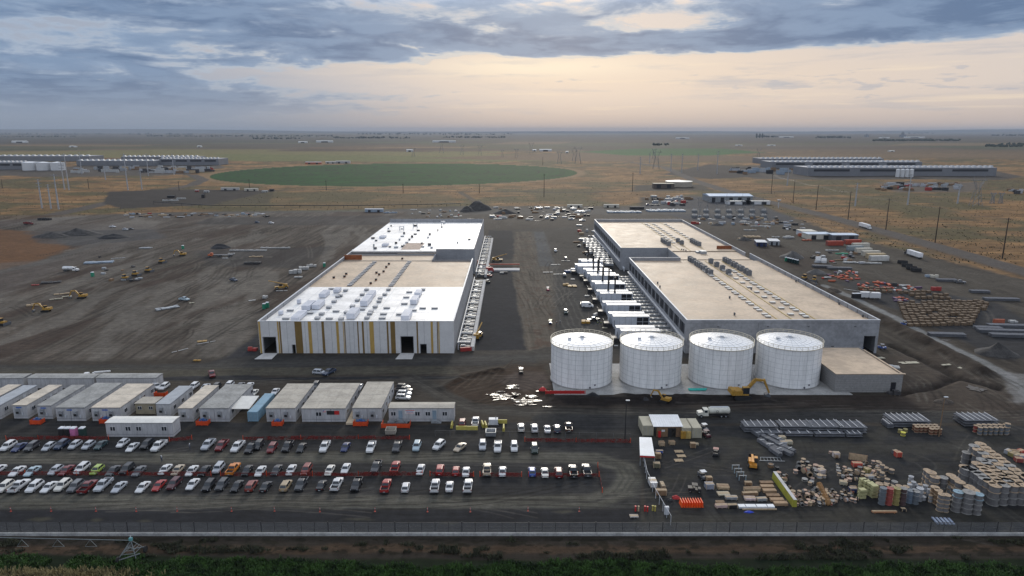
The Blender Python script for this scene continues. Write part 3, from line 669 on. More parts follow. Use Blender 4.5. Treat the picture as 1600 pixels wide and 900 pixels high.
# side gantry: two concrete sills with cross beams
def trench(y0, y1, lab):
    g_ = thing('steel_gantry', lab, 'gantry', (-15.6, y0, 0), 0, 'unfinished equipment bays beside the striped warehouse')
    L = y1-y0
    MB().box(2.0, 3.2, 0, L, 0, 1.5).build('outer_sill', CONCL, g_)
    s = MB(); s.box(-2.2, -1.9, 0, L, 2.6, 2.9)
    for y in np.arange(1, L, 5.2): s.box(-2.2, -1.9, y, y+.3, 0, 2.598)
    s.build('inner_rail', LGREY, g_)
    k = 0
    for y in np.arange(.5, L-1, 3.5):
        s = MB(); z = 1.9 if k % 3 else 2.6
        s.box(-1.898, 1.99, y, y+.35, z, z+.3); s.build('cross_beam', [LGREY if k % 2 else STEEL], g_)
        s = MB(); s.box(-1.5, 1.7, y+.9, y+2.9, 0, 1.0); s.box(-1.2, .2, y+1.2, y+2.4, 1.0, 1.35, 1); s.build('equipment_plinth', [DGREY, STEEL], g_); k += 1
trench(213, 316, 'long open steel and concrete bay frame along the near right side of the striped warehouse')
trench(328, 446, 'far steel and concrete bay frame behind the red beam beside the rear white roof')
# ================================================================ hall with tan roof
hr = thing('warehouse', 'long grey walled warehouse with tan roof and dark louvred left side', 'warehouse', (87, 212, 0))
a0, a1, b1, m0, n0, r1 = 55.9, 117.8, 115.5, 321, 346, 462
PZ = 11.1; RZ = 9.7
w = MB(); cut_wall_y(w, a0, a1, yf, yf+.3, 0, PZ, [(113.3, 117.0, 5.8), (103.0, 104.0, 2.4)])
w.box(a0+.0, a1, yf-.03, yf-.003, PZ-1.0, PZ-.93, 1); w.box(78.9, 79.0, yf-.03, yf-.002, 0, PZ-1.01, 1)
for x in (66, 82, 95, 110): w.cb(x, yf-.16, PZ-2.2, .5, .3, .25, 1)
at(w, 'front_wall', [mat('tilt_up_grey', (.27, .275, .29), .85, var=.16, scale=.12), DGREY], hr, hr)
def lou(ya, yb_, n, pt):
    w = MB(); pitch = (yb_-ya-2)/n; zs = (5.6, 9.2)
    w.box(a0, a0+.3, ya, yb_, 0, zs[0]); w.box(a0, a0+.3, ya, yb_, zs[1], pt)
    w.box(a0, a0+.3, ya, ya+1, *zs)
    for k in range(n+1):
        y = ya+1+k*pitch; w.box(a0, a0+.3, y, y+(.9 if k < n else yb_-y), *zs)
    at(w, 'side_wall', GREYW, hr, hr)
    for k in range(n):
        y = ya+1+k*pitch+.9; s = MB(); s.box(a0+.12, a0+.2, y, y+pitch-.9, *zs)
        for j in range(9): s.box(a0+.05, a0+.119, y, y+pitch-.9, zs[0]+.15+j*.4, zs[0]+.2+j*.4, 1)
        s.box(a0+.0, a0+.119, y+(pitch-.9)/2, y+(pitch-.9)/2+.12, *zs, 0)
        at(s, 'louvre', [LOUV, mat('louvre_blade', (.05, .055, .065), .5)], hr, hr)
    w = MB(); w.box(a0-.7, a0-.01, ya+.5, yb_-.5, 4.3, 4.5)
    for y in np.arange(ya+1, yb_-1, 6): w.box(a0-.6, a0-.5, y, y+.1, 3.6, 4.3)
    at(w, 'pipe_ledge', LGREY, hr, hr)
lou(yf+.302, m0, 14, PZ); lou(n0+.3, r1, 14, PZ+.6)
w = MB(); w.box(a1-.3, a1, yf+.302, m0+12, 0, PZ-.001); w.box(b1-.3, b1, m0+12.003, r1, 0, PZ+.3)
for y in np.arange(yf+7, m0, 7): w.box(a1-.42, a1-.302, y, y+.12, RZ+.02, PZ-.1, 1)
at(w, 'side_wall', [GREYW, DGREY], hr, hr)
w = MB(); w.box(a0, 80.5, m0-.3, m0, 0, PZ); w.box(a0+.3, 80.2, n0, n0+.3, 0, PZ+.6); w.box(80.2, 80.5, m0, n0, 0, PZ-.001)
at(w, 'courtyard_wall', GREYW, hr, hr)
w = MB(); w.box(a0+.3, b1-.3, r1-.3, r1, 0, PZ+.6); at(w, 'rear_wall', GREYW, hr, hr)
w = MB(); w.box(a0-.08, a1+.08, yf-.1, yf+.4, PZ+.002, PZ+.12); w.box(a0-.08, a0+.38, yf+.403, m0, PZ+.003, PZ+.12); w.box(a1-.38, a1+.08, yf+.403, m0+12, PZ+.003, PZ+.12); w.box(a0-.08, a0+.38, n0, r1, PZ+.603, PZ+.72); w.box(b1-.38, b1+.08, m0+12, r1, PZ+.303, PZ+.42); w.box(a0+.39, b1-.39, r1-.38, r1+.08, PZ+.603, PZ+.72); w.box(a0, 80.6, m0-.4, m0+.08, PZ+.122, PZ+.2)
at(w, 'coping', LGREY, hr, hr)
w = MB(); w.box(a0+.302, a1-.302, yf+.302, m0-.302, RZ-.4, RZ); w.box(80.502, b1-.302, m0-.3, n0+.302, RZ-.4, RZ-.002); w.box(a0+.302, b1-.302, n0+.304, r1-.302, RZ-.4, RZ+.3)
at(w, 'tan_roof', BEIGE, hr, hr)
for y, z in ((322.5, RZ), (345, RZ)):
    w = MB(); w.box(81, b1-.5, y, y+.3, z-.1, z+.25); at(w, 'expansion_joint', mat('brown_flash', (.2, .16, .12)), hr, hr)
LX = [G(1215, 500, RZ).x, G(1238, 500, RZ).x, G(1275, 500, RZ).x]
for x in LX:
    w = MB(); w.box(x-.09, x+.09, yf+1, m0-1, RZ+.1, RZ+.25); w.box(x-.09, x+.09, n0+1, r1-4, RZ+.4, RZ+.52)
    for y in np.arange(yf+2, m0-2, 4): w.box(x-.2, x+.2, y, y+.2, RZ, RZ+.099)
    at(w, 'yellow_pipe', YPIPE, hr, hr)
CU = [mat('curb_white', (.60, .58, .54), .6, var=.08), DGREY]
for i, x in enumerate(LX):
    k = 0; y = 214.0
    while y < 296:
        if i == 1:
            if k % 2 == 0: unit(Vector((x+2, y, RZ)), 1.9, 1.5, .25, hr, 'roof_curb', CU)
        else:
            unit(Vector((x-1.9, y, RZ)), 1.9, 1.3, .25, hr, 'roof_curb', CU)
        y += 3.0 if k % 2 else 5.2; k += 1
    for y in np.arange(372, 455, 7): unit(Vector((x+1.8, y, RZ+.3)), 2.2, 1.5, .2, hr, 'roof_curb', CU)
def fan(px_, py_, z=RZ):
    p = G(px_, py_, z); s = MB(); q = (p.x-87, p.y-212)
    s.cb(q[0], q[1], z, 1.9, 1.9, 2.1, 0); s.cb(q[0], q[1], z+2.1, 2.0, 2.0, .15, 1); s.cyl(q[0], q[1], z+2.25, .75, .2, 2, 12)
    for k in range(5): s.cb(q[0], q[1]-.96, z+.3+k*.35, 1.7, .04, .08, 1)
    s.build('exhaust_fan', [mat('fan_grey', (.13, .14, .155), .6, var=.12), mat('fan_cap', (.22, .23, .25)), BLACK], hr)
def zf(a, b): return (960+a/3.333, 320+b/3.333)
for a, b in ((393,292),(402,298),(413,303),(428,315),(437,321),(447,327),(460,337),(470,343),(485,355),(500,364),(502,305),(532,323),(562,341),(594,362),(575,297),(586,303),(597,308),(618,320),(630,326),(650,338),(663,345),(685,357),(700,367)): fan(*zf(a, b))
for a, b in ((250,192),(257,197),(265,202),(273,206),(283,213),(330,195),(350,207),(402,195),(411,200),(420,205),(430,210),(441,215)): fan(*zf(a, b), RZ+.3)
w = MB(); p = G(1120, 390, RZ); p2 = G(1143, 390, RZ); w.box(p.x, p2.x, p.y, p.y+.6, RZ, RZ+2); at(w, 'steel_screen', RUST, hr, hr)
w = MB(); p = G(1098, 396, RZ); w.cb(p.x, p.y, RZ, 3, 4, 1.4); w.cb(p.x-2, p.y+2, RZ, 2, 3, .8); at(w, 'duct_box', STEEL, hr, hr)
for a, b in ((600,488),(712,442),(1050,420),(237,432),(225,412),(360,240),(372,243),(350,238),(625,575),(945,402),(1170,520),(1293,585)):
    unit(G(*zf(a, b), RZ), .5, .5, .7, hr, 'vent_cap', [DGREY, DGREY])
# ================================================================ four water tanks on one slab
struct(MB().poly(PAD, -.1, .12), 'concrete_slab', CONC)
for i, x in enumerate((33.6, 49, 53.2, 72.5)): pass
TR = 8.75; TH = 11.2
def tank(X0, Y0, label):
    t_ = thing('storage_tank', label, 'storage tank', (X0, Y0, .12), 0, 'white bolted water tanks')
    s = MB(); s.cyl(0, 0, 0, TR, TH, 0, 72)
    for k in range(1, 8): s.ring(0, 0, k*TH/8, TR+.005, .022, 1, 60)
    n = 26
    for k in range(n):
        a = 2*math.pi*(k+.3)/n; c, d = math.cos(a)*(TR+.0), math.sin(a)*(TR+.0); s.bar((c, d, 0), (c, d, TH), .026, 1)
    s.ring(0, 0, .15, TR+.08, .12, 2, 60)
    s.build('shell', [TANKP, SEAM, CONC], t_)
    s = MB(); N = 48
    prof = [(TR+.12, TH), (TR+.12, TH+.12), (TR*.66, TH+.75), (TR*.33, TH+1.15), (.3, TH+1.4)]
    s.loft([[(r*math.cos(2*math.pi*i/N), r*math.sin(2*math.pi*i/N), z) for i in range(N)] for r, z in prof], 0, False)
    for k in range(24):
        a = 2*math.pi*k/24; pts = [(r*math.cos(a), r*math.sin(a), z+.01) for r, z in prof[1:]]
        for p_, q_ in zip(pts[:-1], pts[1:]): s.bar(p_, q_, .022, 1, caps=False)
    for r, z in ((TR*.83, TH+.44), (TR*.66, TH+.76), (TR*.5, TH+.96), (TR*.33, TH+1.16)): s.ring(0, 0, z, r, .022, 1, 48)
    s.build('roof', [mat('tank_roof', (.78, .78, .78), .4, var=.04, spec=.5), SEAM], t_)
    s = MB(); s.ring(0, 0, TH+1.15, TR+.2, .045, 0, 60); s.ring(0, 0, TH+.65, TR+.2, .03, 0, 60); s.ring(0, 0, TH+.12, TR+.2, .07, 0, 60)
    for k in range(36):
        a = 2*math.pi*k/36; s.bar(((TR+.2)*math.cos(a), (TR+.2)*math.sin(a), TH), ((TR+.2)*math.cos(a), (TR+.2)*math.sin(a), TH+1.17), .04)
    s.build('handrail', RAILY, t_)
    s = MB(); s.cyl(0, 0, TH+1.35, .5, .45, 0, 14); s.cyl(0, 0, TH+1.8, .62, .12, 0, 14); s.build('roof_vent', LGREY, t_)
    s = MB(); s.cyl(-3.6, -.5, TH+.9, .5, .5, 0, 12); s.cyl(-3.6, -.5, TH+1.4, .62, .12, 0, 12); s.build('roof_hatch', LGREY, t_)
    s = MB(); s.cyl(3, -TR*.955, 1.1, .25, .3, 0, 10); s.bar((1.6, -TR-.1, .6), (1.6, -TR+.4, .6), .25, 0, 8); s.build('outlet_fitting', DGREY, t_)
TY = 186.9
for X0, lab in ((20.0, 'white bolted water tank, leftmost of four, with glare on its roof'), (39.9, 'white bolted water tank, second from the left, in front of white generator enclosures'), (59.9, 'white bolted water tank, third from the left, behind the yellow excavator'), (79.4, 'white bolted water tank, rightmost of four, next to the small block building')):
    tank(X0, TY, lab)
# small block building
bb = thing('pump_house', 'low grey block building with flat tan roof right of the water tanks', 'building', (97.7, 186, 0))
x0, x1, y0, y1 = 88.6-97.7, 107-97.7, 176.6-186, 201-186
w = MB(); cut_wall_y(w, x0, x1, y0, y0+.3, 0, 5.2, [(6.2, 7.7, 2.9)]); w.box(x0, x0+.3, y0+.302, y1, 0, 5.2); w.box(x1-.3, x1, y0+.302, y1, 0, 5.2); w.box(x0+.3, x1-.3, y1-.3, y1, 0, 5.2)
for z in np.arange(.5, 5, .65):
    w.box(x0-.012, x1+.012, y0-.012, y0-.002, z, z+.05, 1) if z > 3 else w.box(x0-.012, 6.2, y0-.012, y0-.002, z, z+.05, 1)
    w.box(x0-.012, x0-.002, y0, y1, z, z+.05, 1)
w.build('block_wall', [BLK, mat('mortar', (.15, .15, .15), .9)], bb)
w = MB(); w.box(x0+.302, x1-.302, y0+.302, y1-.302, 4.8, 5.0); w.box(x0-.1, x1+.6, y0-.1, y0+.5, 5.203, 5.4); w.box(x0-.1, x0+.4, y0+.503, y1+.1, 5.203, 5.39); w.box(x1-.35, x1+.1, y0+.503, y1-3, 5.203, 5.39)
w.build('roof', BEIGE, bb)
MB().box(6.25, 7.65, y0+.1, y0+.16, 0, 2.9).build('door', LOUV, bb)
s = MB(); s.box(x0-.06, x0-.014, -1, -.0, .1, 2.3); s.build('side_door', DGREY, bb)
# ================================================================ generator enclosures
ENC = [mat('enclosure_white', (.50, .53, .58), .5, var=.08), mat('enclosure_roof', (.52, .53, .55), .5, var=.06), LOUV, DGREY]
def enclosure(X0, Y0, lab, L=13.2, louv=True, stacks=False):
    e = thing('generator_enclosure', lab, 'generator', (X0, Y0, 0), 0, 'white generator enclosures beside the tan roofed warehouse')
    for k in (0, 1):
        s = MB(); y = k*4.0; s.box(k*-1.0+0, L-k*1.0, y, y+3.0, .6, 4.3, 0); s.box(-k*1.0-.05, L-k*1.0+.05, y-.05, y+3.05, 4.3, 4.5, 1)
        for q in range(1, 6): s.box(-k+q*L/6, -k+q*L/6+.05, y-.02, y-.003, .6, 4.29, 3)
        s.box(.3-k, .5-k, y-.03, y-.003, .8, 3, 3)
        s.box(-k, L-k, y+.1, y+2.9, .1, .6, 3)
        s.build('container_body', ENC, e)
    if louv:
        for i in range(2):
            for j in range(2):
                s = MB(); s.box(L-4.6+i*2.2, L-2.6+i*2.2, -.07, -.021, .9+j*1.7, 2.4+j*1.7); s.build('louvre', LOUV, e)
    s = MB(); s.box(-3.2, -1.2, .2, 3.0, .1, 1.9); s.bar((-3.4, .2, 1.9), (-3.4, .2, 3), .05); s.bar((-3.4, .2, 3), (-1.2, .2, 3), .05); s.bar((-3.4, 3, 1.9), (-3.4, 3, 3), .05); s.bar((-3.4, 3, 3), (-3.4, .2, 3), .05)
    s.build('access_platform', BLACK, e)
    if stacks:
        for dx_ in (1.8, 4.0):
            s = MB(); s.cyl(dx_+2, 5.4 if dx_ < 2 else 1.6, 4.5, .33, 6.6, 0, 10); s.cyl(dx_+2, 5.4 if dx_ < 2 else 1.6, 4.5, .5, .5, 0, 10); s.build('exhaust_stack', BLACK, e)
    return e
EY = [G(964, 513).y-20.5, G(964, 513).y]
rows_ = [(G(916, 437).y), (G(925, 445).y), (G(933, 459).y), (G(943, 475).y), (G(953, 494).y), (G(964, 513).y), G(975, 537).y]
print('enclosure rows', [round(v, 1) for v in rows_])
for i, y in enumerate(rows_[1:]):
    enclosure(36.8, y, 'white generator enclosure, %s%s' % (['fifth row in front of', 'fourth row in front of', 'third row in front of', 'second row in front of', 'last whole row in front of', ''][i] and ['farthest of the six beside the near louvred wall, two tall black stacks', 'second farthest of six beside the near louvred wall, two black stacks', 'third farthest of six beside the near louvred wall, two black stacks', 'fourth farthest of six beside the near louvred wall, open black louvres', 'fifth of six beside the near louvred wall, just beyond the tanks', ''][i], 'nearest of six, half hidden behind the second tank' if i == 5 else ''), stacks=i < 3)
enclosure(36, 322, 'long white generator enclosure by the notch between the two louvred walls', 12, False, True)
enclosure(33, 334, 'second white enclosure behind the notch of the tan roofed warehouse', 13, False, False)
enclosure(36, 347, 'farthest white enclosure with rail, at the start of the unfinished row', 11, False, True)
# coolers between enclosures and wall
def cooler(X0, Y0, lab, L=5.5, k=0):
    c_ = thing('air_cooler', lab, 'cooler', (X0, Y0, 0), 0, 'grey cooler units along the louvred wall')
    s = MB(); s.box(0, L, 0, 2.2, 1.6, 2.7, 0); s.box(.1, L-.1, .1, 2.1, 2.7, 2.8, 1)
    for i in range(3): s.cyl(L*(i+.5)/3, 1.1, 2.8, .7, .12, 2, 12)
    s.build('casing', [STEEL, mat('cooler_top', (.42, .44, .46), .5, .2), DGREY], c_)
    for i in (.3, L-.4):
        for j in (.2, 1.9): MB().box(i, i+.15, j, j+.15, 0, 1.6).build('leg', DGREY, c_)
j = 0
for y in np.arange(216, 318, 5.25):
    cooler(50.0+.2*(j % 2), y, 'grey cooler box on legs against near louvred wall, %s from the front' % ordn(j), k=j % 2); j += 1
j = 0
for y in np.arange(350, 440, 6):
    cooler(44.5+.6*(j % 3), y, 'grey cooler skid beside the far louvred wall, %s from the notch' % ordn(j), 8.5); j += 1
w = MB(); p = [G(917, 434), G(962, 517)]
for k in range(7):
    a_, b_ = p[0].lerp(p[1], k/7), p[0].lerp(p[1], (k+.8)/7); w.bar(a_+Vector((0, 0, .15)), b_+Vector((0, 0, .15)), .22)
struct(w, 'kerb', CONCL)
w = MB(); a_, b_ = G(926, 372), G(975, 424); w.bar(a_+Vector((0, 0, 1.5)), b_+Vector((0, 0, 1.5)), .4); 
for k in range(8): q = a_.lerp(b_, k/7.); w.bar(q, q+Vector((0, 0, 1.5)), .2)
tag(w.build('pipe_rack', LGREY), 'long pale pipe rack slanting through the unfinished cooler yard', 'pipe rack')
# ================================================================ vehicles
GLASS = mat('car_glass', (.02, .025, .032), .12, var=0, spec=.6)
TYRE = mat('tyre', (.015, .015, .016), .85, var=0); TRIM = mat('car_trim', (.03, .03, .032), .6, var=0)
LAMPF = mat('headlamp_lens', (.55, .57, .6), .2, var=0); LAMPR = mat('tail_lamp', (.25, .012, .01), .3, var=0)
BED = mat('truck_bed', (.03, .03, .032), .8, var=0)
PAINT = {}
def paint(name, c, metal=.0, rough=.32):
    PAINT[name] = mat('paint_'+name.replace(' ', '_'), c, rough, metal, var=.03, coat=.4); return PAINT[name]
for n_, c_ in dict(white=(.58,.585,.59), silver=(.38,.40,.43), black=(.012,.013,.016), grey=(.10,.105,.115), red=(.30,.02,.018), beige=(.42,.35,.26), navy=(.018,.03,.10), blue=(.04,.10,.35), maroon=(.07,.015,.02), lime=(.30,.40,.08), orange=(.55,.18,.02), tan=(.33,.25,.15), teal=(.02,.05,.055)).items(): paint(n_, c_)
paint('dark red', (.14, .012, .014)); paint('dark grey', (.045, .047, .052)); paint('pale blue', (.33, .42, .47)); paint('off white', (.60, .58, .53)); paint('dark blue', (.02, .035, .07)); paint('dark brown', (.07, .045, .035)); paint('dark green', (.02, .035, .028)); paint('brick red', (.20, .04, .03))
BASE = PAINT['white']
def car_proto(kind):
    """front of the car looks toward -y"""
    S = dict(
     sedan=dict(L=4.8, W=1.84, zb=.24, hood=.82, belt=.92, deck=.98, roof=1.44, ws=-1.05, rf=-.35, rr=.75, rg=1.55, nose=.62),
     hatch=dict(L=4.3, W=1.80, zb=.24, hood=.90, belt=.98, deck=1.0, roof=1.52, ws=-1.05, rf=-.40, rr=1.45, rg=2.0, nose=.68),
     suv=dict(L=4.85, W=1.94, zb=.32, hood=1.05, belt=1.12, deck=1.12, roof=1.78, ws=-1.15, rf=-.50, rr=1.85, rg=2.3, nose=.85),
     pickup=dict(L=5.85, W=2.02, zb=.42, hood=1.16, belt=1.22, deck=1.28, roof=1.92, ws=-1.25, rf=-.62, rr=.75, rg=.98, nose=.98),
     jeep=dict(L=4.3, W=1.88, zb=.42, hood=1.12, belt=1.18, deck=1.18, roof=1.85, ws=-.95, rf=-.72, rr=2.0, rg=2.1, nose=1.0))[kind]
    L, W, zb = S['L'], S['W'], S['zb']; h = W/2; y0, y1 = -L/2, L/2
    t_ = bpy.data.objects.new('car' if kind != 'pickup' else 'pickup_truck', None); C.objects.link(t_)
    def sec(y, hw, z0, z1, crown=.03):
        return [(-hw*.90, y, z0), (hw*.90, y, z0), (hw, y, z0+(z1-z0)*.35), (hw*.985, y, z0+(z1-z0)*.75), (hw*.90, y, z1), (0, y, z1+crown), (-hw*.90, y, z1), (-hw*.985, y, z0+(z1-z0)*.75), (-hw, y, z0+(z1-z0)*.35)]
    b_ = MB(); bedy = S['rg']+.12
    st = [sec(y0, h*.72, zb+.1, S['nose']), sec(y0+.18, h*.92, zb, S['nose']+.08), sec(y0+.9, h, zb, S['hood']), sec(S['ws'], h, zb, S['belt']), sec(0, h, zb, S['belt'])]
    if kind == 'pickup': st += [sec(S['rg']+.05, h, zb, S['belt'])]
    else: st += [sec(S['rg'], h, zb, S['deck']), sec(y1-.22, h*.95, zb, S['deck']-.03), sec(y1, h*.82, zb+.12, S['deck']-.14)]
    b_.loft(st, 0, False)
    if kind == 'pickup':
        for s_ in (-1, 1): b_.box(s_*h-.09*(s_+1)/2*2+0 if s_ > 0 else -h, s_*h if s_ > 0 else -h+.09, S['rg']+.052, y1-.002, zb+.1, S['belt']+.04)
        b_.box(-h+.09, h-.09, y1-.09, y1, zb+.1, S['belt']+.03); b_.box(-h+.091, h-.091, S['rg']+.052, y1-.091, zb+.1, zb+.42, 1)
        for s_ in (-1, 1): b_.box(s_*(h-.2)-.1, s_*(h-.2)+.1, y1-1.75, y1-.85, zb+.421, zb+.62, 1)
        b_.box(-h+.05, h-.05, y1, y1+.14, zb, zb+.2, 1)
    # greenhouse
    bw, tw = h*.90, h*.74; B = S['belt']-.01; Tz = S['roof']
    P8 = [(-bw, S['ws'], B), (bw, S['ws'], B), (bw, S['rg'], B), (-bw, S['rg'], B), (-tw, S['rf'], Tz), (tw, S['rf'], Tz), (tw, S['rr'], Tz), (-tw, S['rr'], Tz)]
    b_.add(P8, [(0, 1, 5, 4), (1, 2, 6, 5), (2, 3, 7, 6), (3, 0, 4, 7)], 0)
    b_.add([P8[4], P8[5], P8[6], P8[7], (-tw*.8, S['rf']+.25, Tz+.045), (tw*.8, S['rf']+.25, Tz+.045), (tw*.8, S['rr']-.2, Tz+.045), (-tw*.8, S['rr']-.2, Tz+.045)], [(0, 1, 5, 4), (1, 2, 6, 5), (2, 3, 7, 6), (3, 0, 4, 7), (4, 5, 6, 7)], 0)
    for s_ in (-1, 1): b_.cb(s_*(h+.06), S['ws']+.35, B+.02, .16, .10, .14, 0)
    b_.build('body', [BASE, BED], t_)
    def pane(a, b, c, d, u0=.06, u1=.94, v0=.08, v1=.90, off=.012):
        a, b, c, d = map(Vector, (a, b, c, d)); n = (b-a).cross(d-a).normalized()*off
        f = lambda u, v: (a.lerp(b, u)).lerp(d.lerp(c, u), v)+n
        return [f(u0, v0), f(u1, v0), f(u1, v1), f(u0, v1)]
    g_ = MB(); g_.add(pane(P8[0], P8[1], P8[5], P8[4]), [(0, 1, 2, 3)]); g_.build('windscreen', GLASS, t_)
    g_ = MB(); g_.add(pane(P8[2], P8[3], P8[7], P8[6]), [(0, 1, 2, 3)]); g_.build('rear_window', GLASS, t_)
    for (a, b, c, d) in ((P8[1], P8[2], P8[6], P8[5]), (P8[3], P8[0], P8[4], P8[7])):
        g_ = MB(); g_.add(pane(a, b, c, d, .05, .46), [(0, 1, 2, 3)]); g_.add(pane(a, b, c, d, .51, .95), [(0, 1, 2, 3)]); g_.build('side_window', GLASS, t_)
    r = .34 if kind in ('sedan', 'hatch') else .40
    for sx in (-1, 1):
        for yy in (y0+.93, y1-(.95 if kind != 'pickup' else 1.3)):
            g_ = MB(); x = sx*(h-.11); g_.bar((x-.125, yy, r), (x+.125, yy, r), r, 0, 14); g_.bar((x+sx*.126, yy, r), (x+sx*.135, yy, r), r*.62, 1, 10); g_.build('wheel', [TYRE, STEEL], t_)
    for sx in (-1, 1):
        MB().cb(sx*h*.66, y0+.07, S['nose']-.17, h*.34, .10, .15).build('headlight', LAMPF, t_)
        yl = y1-.03 if kind != 'pickup' else y1-.02
        MB().cb(sx*h*(.72 if kind != 'pickup' else .93), yl, S['deck']-.36, h*.24 if kind != 'pickup' else .12, .08, .18 if kind != 'pickup' else .4).build('tail_light', LAMPR, t_)
    MB().cb(0, y0+.06, S['nose']-.34, h*.8, .10, .16).build('grille', TRIM, t_)
    MB().cb(0, y1+.0 if kind != 'pickup' else y1+.0, zb+.18, .5, .03, .13).build('number_plate', LGREY, t_)
    return t_
PROTO = {}
KN = dict(sedan='sedan', hatch='hatchback', suv='SUV', pickup='pickup', jeep='boxy off-roader')
def put_car(kind, colr, p, face, label, group):
    """face: 's' nose to the camera side, 'n' away, or an angle"""
    rz = {'s': 0, 'n': math.pi}.get(face, face if not isinstance(face, str) else 0)
    if kind not in PROTO: PROTO[kind] = car_proto(kind)
    src = PROTO[kind]
    r = dup(src, (p.x, p.y, 0), rz+rnd.uniform(-.03, .03), swap={BASE.name: PAINT[colr]})
    tag(r, label, 'pickup truck' if kind == 'pickup' else 'car', group); return r
def row(name, group, items, z=.75):
    its = sorted(items, key=lambda a: a[0])
    base = ['%s %s' % (c_, KN[k]) for _, _, k, c_, _ in its]; seen = {}
    for i, (x, y, k, c_, f_) in enumerate(its):
        L_ = base[i-1] if i else None; R_ = base[i+1] if i+1 < len(its) else None
        if L_ and R_: lab = '%s between %s and %s in the %s' % (base[i], L_, R_, name)
        elif R_: lab = '%s at the left end of the %s' % (base[i], name)
        else: lab = '%s at the right end of the %s' % (base[i], name)
        its[i] = [x, y, k, c_, f_, lab]
    from collections import Counter
    cnt = Counter(i[5] for i in its); num = Counter()
    for it in its:
        if cnt[it[5]] > 1: num[it[5]] += 1; lab = it[5]; it.append(lab.replace(' in the ', ', %s such, in the ' % ordn(num[lab]-1)))
        put_car(it[2], it[3], G(it[0], it[1], z), it[4], it[6] if len(it) > 6 else it[5], group)
def z1(l): return [(a/3.9125, 570+b/3.9125, k, c_, f_) for a, b, k, c_, f_ in l]
def z2(l): return [(400+a/3.9125, 570+b/3.9125, k, c_, f_) for a, b, k, c_, f_ in l]
def z3(l): return [(680+a/3.9125, 570+b/3.9125, k, c_, f_) for a, b, k, c_, f_ in l]
s, n = 's', 'n'
row('back row', 'cars parked in the back row of the lot', z1([(50,492,'suv','white',s),(118,497,'sedan','navy',s),(195,495,'suv','dark grey',s),(298,494,'hatch','silver',s),(376,484,'suv','dark blue',s),(458,483,'hatch','silver',s),(540,485,'hatch','silver',s),(617,483,'sedan','teal',s),(750,473,'hatch','white',s),(810,497,'sedan','white',s),(898,482,'suv','black',s),(970,492,'pickup','white',s),(1272,484,'pickup','silver',s),(1355,490,'pickup','dark red',s),(1452,496,'pickup','white',s),(1535,505,'pickup','black',s)])
 + z2([(15,487,'suv','black',s),(98,505,'suv','dark red',s),(193,495,'pickup','black',s),(278,500,'sedan','black',s),(420,497,'pickup','white',s),(547,496,'sedan','navy',s),(703,500,'pickup','white',s),(862,497,'pickup','dark grey',s),(983,493,'suv','pale blue',s),(1118,487,'suv','white',-.35),(1247,497,'sedan','beige',-.45),(1385,488,'suv','silver',s),(1478,497,'pickup','white',s)]) + z3([(483,497,'suv','white',s),(607,508,'suv','dark green',s)]))
row('middle row', 'cars parked in the middle row of the lot', z1([(-15,635,'sedan','white',s),(105,643,'sedan','white',s),(197,643,'sedan','pale blue',s),(340,637,'hatch','silver',s),(406,637,'sedan','dark red',s),(500,628,'suv','white',s),(592,635,'hatch','lime',s),(692,640,'sedan','dark grey',s),(776,632,'suv','black',s),(850,642,'sedan','grey',s),(1010,632,'sedan','white',s),(1087,635,'sedan','beige',s),(1173,640,'sedan','white',s),(1250,640,'sedan','black',s),(1335,630,'jeep','silver',s),(1425,632,'pickup','orange',n),(1512,638,'sedan','black',s)])
 + z2([(27,643,'sedan','white',s),(127,636,'sedan','dark grey',s),(215,635,'sedan','white',s),(308,637,'suv','brick red',s),(451,637,'sedan','off white',s),(548,627,'sedan','white',s),(735,620,'pickup','dark grey',s),(852,622,'pickup','red',n),(1006,633,'sedan','white',s),(1125,635,'suv','red',n),(1222,640,'hatch','red',n),(1284,645,'sedan','white',n),(1412,635,'pickup','beige',n),(1507,643,'sedan','white',n)]) + z3([(592,645,'hatch','blue',n),(670,650,'sedan','off white',n),(754,652,'suv','dark red',n),(843,645,'pickup','black',n),(925,640,'pickup','dark grey',n)]))
row('front row', 'cars parked in the front row of the lot', z1([(30,740,'suv','off white',s),(118,735,'pickup','white',n),(210,740,'suv','white',s),(300,740,'sedan','white',s),(383,732,'suv','off white',s),(462,738,'suv','grey',s),(537,740,'pickup','dark red',n),(630,730,'pickup','silver',s),(728,740,'sedan','silver',s),(873,740,'sedan','white',s),(972,730,'sedan','red',s),(1065,722,'suv','maroon',s),(1178,722,'sedan','white',s),(1277,733,'suv','black',s),(1358,728,'suv','dark grey',s),(1450,733,'sedan','black',s),(1538,733,'suv','brick red',n)])
 + z2([(60,735,'sedan','black',n),(183,732,'suv','tan',n),(277,725,'pickup','dark grey',s),(400,728,'sedan','black',n),(495,725,'pickup','white',n),(615,727,'pickup','black',s),(795,735,'pickup','red',n),(915,740,'hatch','white',n),(1095,735,'pickup','white',n),(1183,735,'sedan','white',n),(1296,735,'pickup','white',n)]))
row('short roadside row', 'vehicles in the short row beside the service road', z3([(165,348,'suv','dark red',n),(246,343,'pickup','white',n),(525,378,'suv','off white',n),(607,382,'suv','white',n),(686,385,'sedan','white',n),(745,385,'suv','dark blue',n),(815,375,'pickup','dark brown',n)]))
row('line behind trailers', 'vehicles parked behind the office trailers', z1([(955,128,'suv','white',.9),(1003,130,'suv','white',s),(1080,155,'sedan','black',s),(1185,128,'suv','white',s),(1255,130,'sedan','silver',s),(1320,132,'suv','black',s),(1400,122,'suv','white',s),(1470,122,'sedan','grey',s),(1525,122,'sedan','white',s)]) + z2([(-12,165,'sedan','off white',s),(118,158,'sedan','white',s),(365,122,'suv','dark grey',s),(632,130,'sedan','white',s)]))
